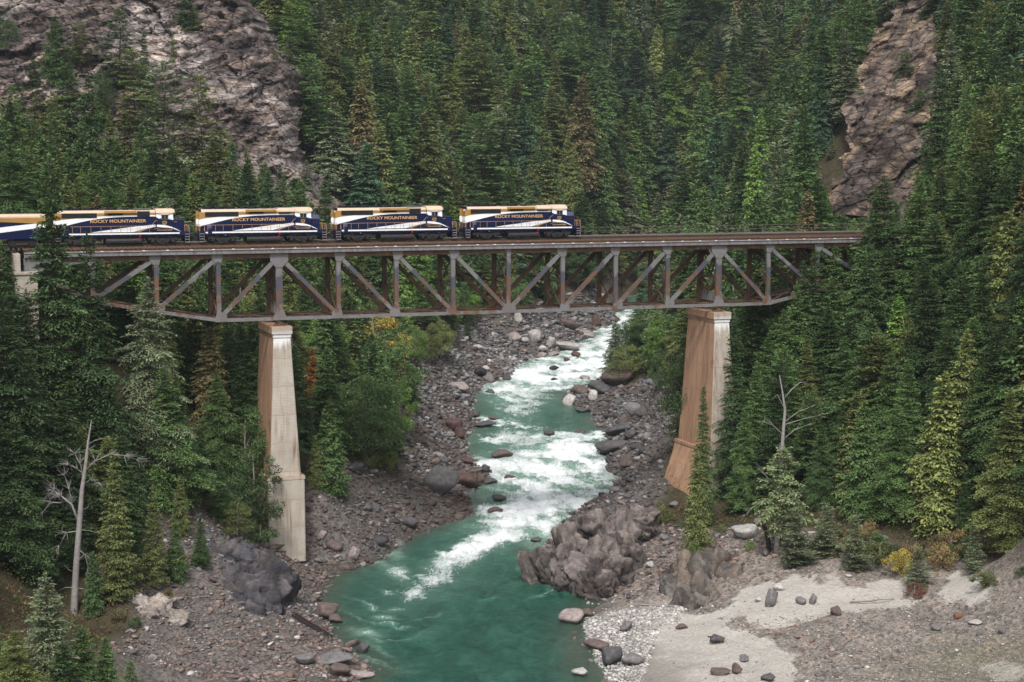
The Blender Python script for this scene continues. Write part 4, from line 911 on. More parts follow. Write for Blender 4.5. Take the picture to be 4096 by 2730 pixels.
        for x_0, lead in ((.74, -1), (16.85, 1)):
            b = MB().box(x_0-.03, x_0, s_*1.05-.45, s_*1.05+.45, .25, 1.6).box(x_0+.57, x_0+.60, s_*1.05-.45, s_*1.05+.45, .25, 1.6).box(x_0+.001, x_0+.569, s_*.62-.02, s_*.62+.02, .25, 1.165)
            st = P('step_well', b, M['navy'])
            for k in range(4):
                P('step', MB().box(x_0+.005, x_0+.565, min(s_*.95, s_*1.52), max(s_*.95, s_*1.52), .28+.33*k, .335+.33*k), M['step'], st)
        P('front_rail', MB().tube([(16.7, s_*1.2, 2.42), (17.3, s_*1.25, 2.45), (17.38, s_*.5, 2.45)], .028, 6).tube([(17.3, s_*1.25, 1.64), (17.3, s_*1.25, 2.45)], .026, 6).tube([(17.36, s_*.5, 1.64), (17.36, s_*.5, 2.45)], .026, 6), M['rail_gold'])
        P('rear_rail', MB().tube([(.74, s_*1.2, 1.64), (.74, s_*1.2, 2.5), (.5, s_*.6, 2.5), (.45, s_*.5, 1.4)], .028, 6).tube([(.62, s_*.9, 1.64), (.62, s_*.9, 2.5)], .026, 6), M['rail_gold'])
    P('end_plate', MB().box(17.36, 17.44, -1.46, 1.46, .55, 1.62), M['navy']); P('end_plate', MB().box(.62, .70, -1.46, 1.46, .55, 1.62), M['navy'])
    for s_ in (-1, 1): P('ditch_light', MB().box(17.36, 17.6, s_*1.15-.16, s_*1.15+.16, 1.7, 2.45), M['nosedark'])
    for x_0, d in ((.62, -1), (17.44, 1)):
        b = MB().box(min(x_0, x_0+d*.62), max(x_0, x_0+d*.62), -.16, .16, .68, .95).box(min(x_0+d*.3, x_0+d*.58), max(x_0+d*.3, x_0+d*.58), -.24, .24, .62, 1.0)
        P('coupler', b, M['truck'])
        b = MB()
        for yy in (-1.0, -.75, -.5, .5, .8): b.tube([(x_0, yy, 1.0), (x_0+d*.15, yy, .6), (x_0+d*.45, yy*.9, .38), (x_0+d*.56, yy*.8, .55)], .035, 6)
        P('brake_hose', b, M['black'])
    P('fuel_tank', MB().prism([(-1.38, .55), (-1.30, .78), (-1.05, .93), (1.05, .93), (1.30, .78), (1.38, .55), (1.34, .30), (1.05, .12), (-1.05, .12), (-1.34, .30)], 7.05, 11.35, axis='x'), M['tank'])
    P('tank_strap', MB().prism([(-1.40, .55), (-1.32, .80), (-1.06, .95), (1.06, .95), (1.32, .80), (1.40, .55), (1.36, .28), (1.06, .10), (-1.06, .10), (-1.36, .28)], 6.85, 7.045, axis='x'), M['truck'])
    for s_ in (-1, 1):
        P('air_reservoir', MB().tube([(6.5, s_*1.2, 1.03), (9.6, s_*1.2, 1.03)], .13, 10), M['tank'])
        for xx, zz in ((10.95, 1.27), (11.1, 1.05), (11.0, .75), (10.35, .62)): P('red_valve', MB().box(xx, xx+.11, min(s_*1.39, s_*1.50), max(s_*1.39, s_*1.50), zz, zz+.15), M['red'])
        P('bolster_bracket', MB().prism([(3.9, 1.165), (4.2, 1.165), (4.05, .98)], min(s_*1.3, s_*1.47), max(s_*1.3, s_*1.47)), M['nosetop'])
    for tc in (3.72, 14.05):
        tr = P('truck', MB().box(tc-1.9, tc+1.9, -.75, .75, .5, .8), M['black'])
        for s_ in (-1, 1):
            y0_, y1_ = sorted((s_*1.06, s_*1.24))
            P('side_frame', MB().prism([(tc-1.98, .78), (tc-1.75, .95), (tc-.95, .98), (tc-.6, .80), (tc+.6, .80), (tc+.95, .98), (tc+1.75, .95), (tc+1.98, .78), (tc+1.9, .50), (tc+1.62, .62), (tc+1.0, .62), (tc+.72, .33), (tc+.5, .20), (tc-.5, .20), (tc-.72, .33), (tc-1.0, .62), (tc-1.62, .62), (tc-1.9, .50)], y0_, y1_), M['truck'], tr)
            P('spring_plank', MB().box(tc-.42, tc+.42, min(s_*1.24, s_*1.36), max(s_*1.24, s_*1.36), .14, .70), M['truck'], tr)
            P('spring_pocket', MB().box(tc-.28, tc+.28, min(s_*1.361, s_*1.38), max(s_*1.361, s_*1.38), .24, .52), M['black'], tr)
            P('brake_cylinder', MB().tube([(tc-1.0, s_*1.30, .98), (tc-.62, s_*1.30, .98)], .09, 8).tube([(tc+.62, s_*1.30, .98), (tc+1.0, s_*1.30, .98)], .09, 8), M['truck'], tr)
            for q in (-1.30, 1.30):
                P('journal_box', MB().box(tc+q-.22, tc+q+.22, min(s_*1.06, s_*1.34), max(s_*1.06, s_*1.34), .30, .70), M['truck'], tr)
                P('wheel', MB().tube([(tc+q, s_*.70, .508), (tc+q, s_*.84, .508)], .508, 20), M['black'], tr)
        for q in (-1.30, 1.30): P('axle', MB().tube([(tc+q, -.69, .508), (tc+q, .69, .508)], .09, 8), M['black'], tr)
    return e
locoA = locomotive(True); locoB = locomotive(False)
S0 = -11.286; spots = [(locoB, 0, 'navy white and gold locomotive fourth from the front, partly behind a fir'),
                       (locoA, 1, 'navy white and gold locomotive third from the front, above the left pier'),
                       (locoB, 2, 'navy white and gold locomotive second from the front, low dark nose'),
                       (locoA, 3, 'leading navy white and gold locomotive with blue-grey nose at the train front')]
used = set()
for src, k, lab in spots:
    o = src if src.name not in used else copy_tree(src); used.add(src.name)
    p = br(S0+18.03*k-17.4, BW/2, 0); o.location = p; o.rotation_euler = (0, 0, TH)
    tag(o, lab, 'locomotive', 'locomotives of the train on the bridge')
# baggage and power car behind the locomotives
e = empty('baggage_car', br(S0-17.4-24.4, BW/2, 0), TH); tag(e, 'navy and gold baggage car with white swoosh behind the last locomotive', 'railway car')
L_ = 23.9
body = MB().prism([(-1.5, .95), (1.5, .95), (1.5, 3.75), (1.2, 4.0), (-1.2, 4.0), (-1.5, 3.75)], 0, L_, axis='x').build('body', M['navy'], e)
for s_ in (-1, 1):
    y = s_*1.504; ya, yb = min(y, y+s_*.012), max(y, y+s_*.012)
    g = spline([(0.02, 2.7), (8, 2.95), (16, 3.12), (20, 3.05), (L_-.02, 2.75)])
    strip_between(g, [(0.02, 3.75), (L_-.02, 3.75)], ya, yb).build('gold_band', M['gold'], body)
    lo = spline([(8, 1.05), (14, 1.42), (18, 1.75), (21, 2.1), (L_-.02, 2.40)]); hi = spline([(8, 1.06), (14, 2.0), (18, 2.40), (21, 2.72), (L_-.02, 2.98)])
    strip_between(lo, hi, ya-.002, yb+.002).build('white_swoosh', M['white'], body)
    b = MB()
    for i in range(6): b.box(15.3, 16.1, min(y+s_*.013, y+s_*.03), max(y+s_*.013, y+s_*.03), 1.6+.16*i, 1.66+.16*i)
    b.build('louvre_panel', M['step'], body)
MB().prism([(-1.52, 3.60), (1.52, 3.60), (1.52, 3.77), (1.21, 4.04), (-1.21, 4.04), (-1.52, 3.77)], .01, L_-.01, axis='x').build('roof', M['beige'], e)
MB().box(13.9, 14.4, -.3, .3, 4.042, 4.16).box(15.5, 17.3, -.5, .5, 4.042, 4.10).build('roof_vent', M['truck'], e)
for tc in (2.9, L_-2.9):
    tr = MB().box(tc-1.7, tc+1.7, -1.2, 1.2, .35, .85).build('truck', M['truck'], e)
    for q in (-1.2, 1.2):
        for s_ in (-1, 1): MB().tube([(tc+q, s_*1.205, .46), (tc+q, s_*1.3, .46)], .46, 18).build('wheel', M['black'], tr)
MB().box(6, 17, -1.2, 1.2, .45, .945).build('underframe_box', M['black'], e)
MB().box(L_, L_+.55, -.18, .18, .68, .95).build('coupler', M['truck'], e)
MB().box(L_+.001, L_+.45, -.5, .5, 1.2, 3.4).build('gangway', M['black'], e)
# ------------------------------------------------------------------ trees: meshes
def kites(base, dr, side, ln, wd):
    tip = base + dr*ln[:, None]; mid = base + dr*(ln*.42)[:, None]; o = side*wd[:, None]
    V = np.stack([base, mid-o, tip, mid+o], 1).reshape(-1, 3)
    return V, np.arange(len(base)*4).reshape(-1, 4)
def norm(a): return a/np.maximum(1e-9, np.linalg.norm(a, axis=-1, keepdims=True))
def conifer(seed, H=25., R=3.6, nb=330, up=.25, droop=.42, bare=.10, shape=.85, kl=.44, kw=.085, hang=.25, gap=.27, tuft=0., ragged=.35, wh=.95):
    r = np.random.default_rng(seed)
    u = bare + (1-bare)*(1-(1-np.linspace(0, .985, nb))**1.0); nw = max(10, int(H*(1-bare)/wh)); wl_ = np.sort(bare + (1-bare)*(np.arange(nw)+r.uniform(-.2, .2, nw))/nw); u = wl_[np.minimum(nw-1, (((u-bare)/(1-bare))*nw).astype(int))]
    u = np.clip(u + r.normal(0, .30*wh/H, nb), bare*.9, .99)
    az = np.arange(nb)*2.39996 + r.normal(0, .35, nb); zb = u*H
    lobe = 1 + ragged*(np.sin(az*2+seed+u*9)*.35 + np.sin(az*3+u*17+seed*2)*.35 + np.sin(u*40+az)*.3)
    low = np.clip((u-bare)/.16, .0, 1)*.35+.65
    Lb = R*(np.clip((1-u)/(1-bare), 0, 1)**shape)*lobe*r.uniform(.62, 1.12, nb)*low; Lb = np.maximum(Lb, .35)
    drop = r.random(nb) < .06; Lb[drop] *= .3
    upb = (up + .55*np.clip((u-.55)/.45, 0, 1))*r.uniform(.7, 1.3, nb); drb = droop*r.uniform(.7, 1.3, nb)*(1-.6*np.clip((u-.6)/.4, 0, 1))
    K = int(np.ceil(Lb.max()/gap)); nk = np.maximum(2, np.ceil(Lb/gap)).astype(int)
    k = np.arange(K)[None]; ok = k < nk[:, None]; t = (k+r.random((nb, K)))/nk[:, None]
    if tuft: ok &= (t > tuft*r.uniform(.7, 1.1, (nb, 1)))
    else: ok &= t > .08
    e = np.stack([np.cos(az), np.sin(az), 0*az], 1); g = np.stack([-np.sin(az), np.cos(az), 0*az], 1)
    pos = e[:, None]*(t*Lb[:, None])[..., None]; pos[..., 2] += zb[:, None] + Lb[:, None]*(upb[:, None]*t - drb[:, None]*t*t)
    I, Kk = np.nonzero(ok); B = pos[I, Kk]; tt = t[I, Kk]; E = e[I]; G = g[I]; LL = Lb[I]
    slope = upb[I]-2*drb[I]*tt
    tl = np.clip(LL*.40*(1-tt)**.7 + .22, .25, 1.5)
    Bs, Ds, Ls, Ws, Tt = [], [], [], [], []
    J_ = int(np.ceil(1.5/(gap*1.15)))
    for sd_ in (-1, 1):
        for j in range(J_):
            q = (j+r.random(len(B))*.8)*gap*1.15; v = q < tl
            n = v.sum()
            if not n: continue
            an = r.normal(.95, .25, n); d = E[v]*np.cos(an)[:, None] + G[v]*(sd_*np.sin(an))[:, None]; d[:, 2] += slope[v]*.6
            b = B[v] + d*q[v][:, None]; b[:, 2] -= hang*q[v]*q[v]*.6; b += r.normal(0, .05, b.shape)
            a2 = r.normal(0, .5, n); side = np.cross(d, [0, 0, 1.]); d2 = norm(d*np.cos(a2)[:, None] + side*np.sin(a2)[:, None] + np.stack([0*a2, 0*a2, r.normal(-hang*.7, .22, n)], 1))
            Bs.append(b); Ds.append(d2); Ls.append(kl*r.uniform(.65, 1.25, n)); Ws.append(kw*r.uniform(.7, 1.3, n)); Tt.append(tt[v])
    d = E.copy(); d[:, 2] += slope; d += r.normal(0, .18, d.shape)
    Bs.append(B); Ds.append(norm(d)); Ls.append(kl*1.1*r.uniform(.7, 1.2, len(B))); Ws.append(kw*1.2*np.ones(len(B))); Tt.append(tt)
    # leader
    n = 26; z = H*(.95+.05*np.linspace(0, 1, n)); a = r.uniform(0, 6.28, n); d = np.stack([np.cos(a)*.6, np.sin(a)*.6, np.ones(n)*.8], 1)
    Bs.append(np.stack([0*z, 0*z, z-.2], 1)); Ds.append(norm(d)); Ls.append(np.full(n, kl)); Ws.append(np.full(n, kw)); Tt.append(np.ones(n))
    Bs, Ds, Ls, Ws, Tt = map(np.concatenate, (Bs, Ds, Ls, Ws, Tt))
    sd = np.cross(Ds, norm(np.stack([r.normal(0, .55, len(Ds)), r.normal(0, .55, len(Ds)), np.ones(len(Ds))], 1))); sd = norm(sd)
    V, Fq = kites(Bs, Ds, sd, Ls, Ws)
    tint = np.exp(r.normal(0, .22, len(Bs)))*(.85+.3*Tt)
    br_ = fbm(Bs*.35+seed, 2); tint = tint*(1+.35*br_)
    col = np.stack([tint*(1+.12*r.normal(0, 1, len(tint))), tint, tint*(1+.1*r.normal(0, 1, len(tint)))], 1)
    return fast_mesh('crown', V, Fq, M['fol'], fattr={'tint': np.clip(col, .2, 2.5)})
def trunk_mesh(seed, H, r0, m, bend=.15, sticks=0, R=3.):
    r = random.Random(seed); b = MB(); n = 9
    ph = r.random()*6
    pts_ = [(bend*math.sin(i*.7+ph), bend*math.cos(i*.9+ph), -1.2+(H+1.0)*i/(n-1)) for i in range(n)]
    b.tube(pts_, [r0*(1.25 if i == 0 else 1)*(1-.93*i/(n-1)) for i in range(n)], 7)
    for i in range(sticks):
        z = H*r.uniform(.12, .9); a = r.random()*6.28; L = R*(1-z/H)*r.uniform(.5, .9)+.3
        b.tube([(0, 0, z), (math.cos(a)*L*.5, math.sin(a)*L*.5, z+.06*L), (math.cos(a)*L, math.sin(a)*L, z-.1*L)], [.05, .035, .012], 4)
    return b.mesh('trunk', m, True)
def leafy(seed, H=11., R=3.3, nblob=64, per=150, leaf=.21, bare=.10, flat=1.0):
    r = np.random.default_rng(seed); zc = H*(bare+(1-bare)*.5); hz = H*(1-bare)*.5
    d = norm(r.normal(size=(nblob, 3))); rad = r.uniform(.25, 1.0, nblob)**.5; ctr = d*rad[:, None]*np.array([R*.85, R*.85, hz*.88]); ctr[:, 2] += zc
    ctr[:, :2] *= (1.15-.45*((ctr[:, 2:]-zc)/hz))
    cr = r.uniform(.55, 1.15, nblob)*R*.30
    id_ = np.repeat(np.arange(nblob), per); dd = norm(r.normal(size=(len(id_), 3))); p = ctr[id_] + dd*(cr[id_]*r.uniform(.3, 1.05, len(id_))**.6)[:, None]*np.array([1, 1, .72*flat])
    n = len(p); dr = norm(dd*.6+r.normal(0, .7, (n, 3))+np.array([0, 0, -.25])); sd = norm(np.cross(dr, norm(r.normal(0, .6, (n, 3))+np.array([0, 0, 1.]))))
    V, Fq = kites(p, dr, sd, leaf*r.uniform(.7, 1.4, n), leaf*.33*r.uniform(.7, 1.3, n))
    tint = np.exp(r.normal(0, .25, n))*np.exp(r.normal(0, .16, nblob))[id_]
    crown = fast_mesh('crown', V, Fq, M['leaf'], fattr={'tint': np.stack([tint*(1+.15*r.normal(0, 1, n)), tint, tint], 1).clip(.2, 2.5)})
    b = MB(); b.tube([(0, 0, -1), (.1, .05, H*.3), (0, .1, H*.6), (.05, 0, H*.85)], [.17, .14, .09, .03], 6)
    for i in range(0, nblob, 3):
        c = ctr[i]; z0 = max(H*.15, c[2]-R*.7); b.tube([(0, .05, z0), tuple(c*np.array([.5, .5, 0])+np.array([0, 0, z0*.45+c[2]*.55])), tuple(c)], [.07, .045, .02], 4)
    return crown, b.mesh('trunk', M['palebark'], True)
SPEC = {}
def addspec(key, H, R, crown, trunk): SPEC.setdefault(key, []).append((H, R, crown, trunk))
for i in range(7):
    H, R = 25, 5.0+.45*(i % 3); addspec('fir', H, R, conifer(100+i, H, R, nb=330+18*i, wh=.8+.15*(i % 3), up=.2+.05*(i % 2), droop=.38+.07*(i % 3), bare=.04+.02*(i % 3), shape=.78+.08*(i % 2), kl=.52, kw=.115, gap=.32, ragged=.35+.12*(i % 3)), trunk_mesh(i, H, .30, M['bark'], .12, 14, R))
for i in range(4):                                      # finer needles for the trees that stand near
    H, R = 25, 5.0+.4*(i % 3); addspec('fir', H, R, conifer(150+i, H, R, nb=430+20*i, wh=.8+.12*(i % 3), up=.22+.06*(i % 2), droop=.38+.07*(i % 3), bare=.04+.02*(i % 3), shape=.76+.1*(i % 2), kl=.40, kw=.072, gap=.245, ragged=.4+.12*(i % 3)), trunk_mesh(70+i, H, .30, M['bark'], .12, 16, R))
for i in range(3):
    H, R = 25, 4.3; addspec('cedar', H, R, conifer(200+i, H, R, nb=390, up=.15, droop=.55, bare=.02, shape=.70, kl=.50, kw=.125, hang=.75, gap=.33, ragged=.25), trunk_mesh(20+i, H, .32, M['bark'], .08, 8, R))
for i in range(3):
    H, R = 25, 4.6; addspec('pine', H, R, conifer(300+i, H, R, nb=170, up=.30, droop=.30, bare=.22, shape=.50, kl=.55, kw=.11, hang=.1, gap=.27, tuft=.3, ragged=.7), trunk_mesh(40+i, H, .28, M['bark'], .3, 40, R))
for i in range(2):
    H, R = 18, 3.3; addspec('spruce', H, R, conifer(400+i, H, R, nb=260, up=.10, droop=.14, bare=.05, shape=.9, kl=.34, kw=.07, hang=.95, gap=.20, ragged=.25, wh=.75), trunk_mesh(50+i, H, .22, M['bark'], .1, 30, R))
for i in range(3):
    H, R = 11, 3.2; c, t_ = leafy(500+i, H, R); addspec('leafy', H, R, c, t_)
for i in range(2):
    H, R = 3.0, 1.7; c, t_ = leafy(520+i, H, R, 30, 110, .15, .05); addspec('shrub', H, R, c, t_)
for i in range(2):
    H, R = 8, 1.9; addspec('sapling', H, R, conifer(540+i, H, R, nb=120, wh=.4, up=.35, droop=.3, bare=.04, shape=.8, kl=.30, kw=.055, hang=.2, gap=.16, ragged=.5), trunk_mesh(60+i, H, .09, M['bark'], .06, 6, R))
COL = {'dark green': (0.047, 0.080, 0.031), 'deep green': (0.070, 0.117, 0.043), 'blue-green': (0.073, 0.133, 0.072), 'mid green': (0.101, 0.165, 0.055), 'grey-green': (0.176, 0.206, 0.118), 'olive green': (.138, .160, .055), 'fresh green': (0.150, 0.244, 0.058),
       'yellow-green': (.185, .215, .070), 'golden': (0.377, 0.306, 0.072), 'brownish': (.175, .145, .068), 'rust orange': (0.351, 0.150, 0.048), 'pale green': (0.221, 0.269, 0.132), 'tan': (0.299, 0.225, 0.102), 'reddish brown': (0.221, 0.106, 0.072)}
CATN = {'fir': ('fir_tree', 'fir tree'), 'cedar': ('cedar_tree', 'cedar tree'), 'pine': ('pine_tree', 'pine tree'), 'spruce': ('spruce_tree', 'spruce tree'), 'leafy': ('leafy_tree', 'leafy tree'), 'shrub': ('shrub', 'shrub'), 'sapling': ('young_fir', 'young fir')}
rnd = random.Random(11)
TREES = []      # dicts
def plan(x, y, z, H, sp, col, wf=1.0, lean=0., key=False, label=None):
    TREES.append(dict(x=x, y=y, z=z, H=H, sp=sp, col=col, wf=wf, lean=lean, key=key, label=label, var=(7+rnd.randrange(4) if y < 300 else rnd.randrange(7)) if sp == 'fir' else rnd.randrange(len(SPEC[sp])), rz=rnd.random()*6.28))
def tip(px, py, Y, sp, col, wf=1.0, lean=0., label=None, key=True):
    p = at(px, py, Y); g = float(ground(p[0], p[1])); H = p[2]-g
    lo, hi = {'fir': (6, 38), 'cedar': (7, 32), 'pine': (7, 30), 'leafy': (4, 13), 'shrub': (1.2, 3.6), 'sapling': (2.5, 10), 'spruce': (8, 26)}[sp]
    if not lo <= H <= hi:                                   # move along the sight line until the tree that ends there has a natural height
        best = None
        for y2 in np.arange(Y*.8, Y*1.45, .5):
            q = at(px, py, y2); g2 = float(ground(q[0], q[1])); h2 = q[2]-g2
            if lo <= h2 <= hi and (best is None or abs(y2-Y) < best[0]): best = (abs(y2-Y), q, g2, h2)
        if best is None: return
        _, p, g, H = best
    plan(p[0], p[1], g, H, sp, col, wf, lean, key, label)
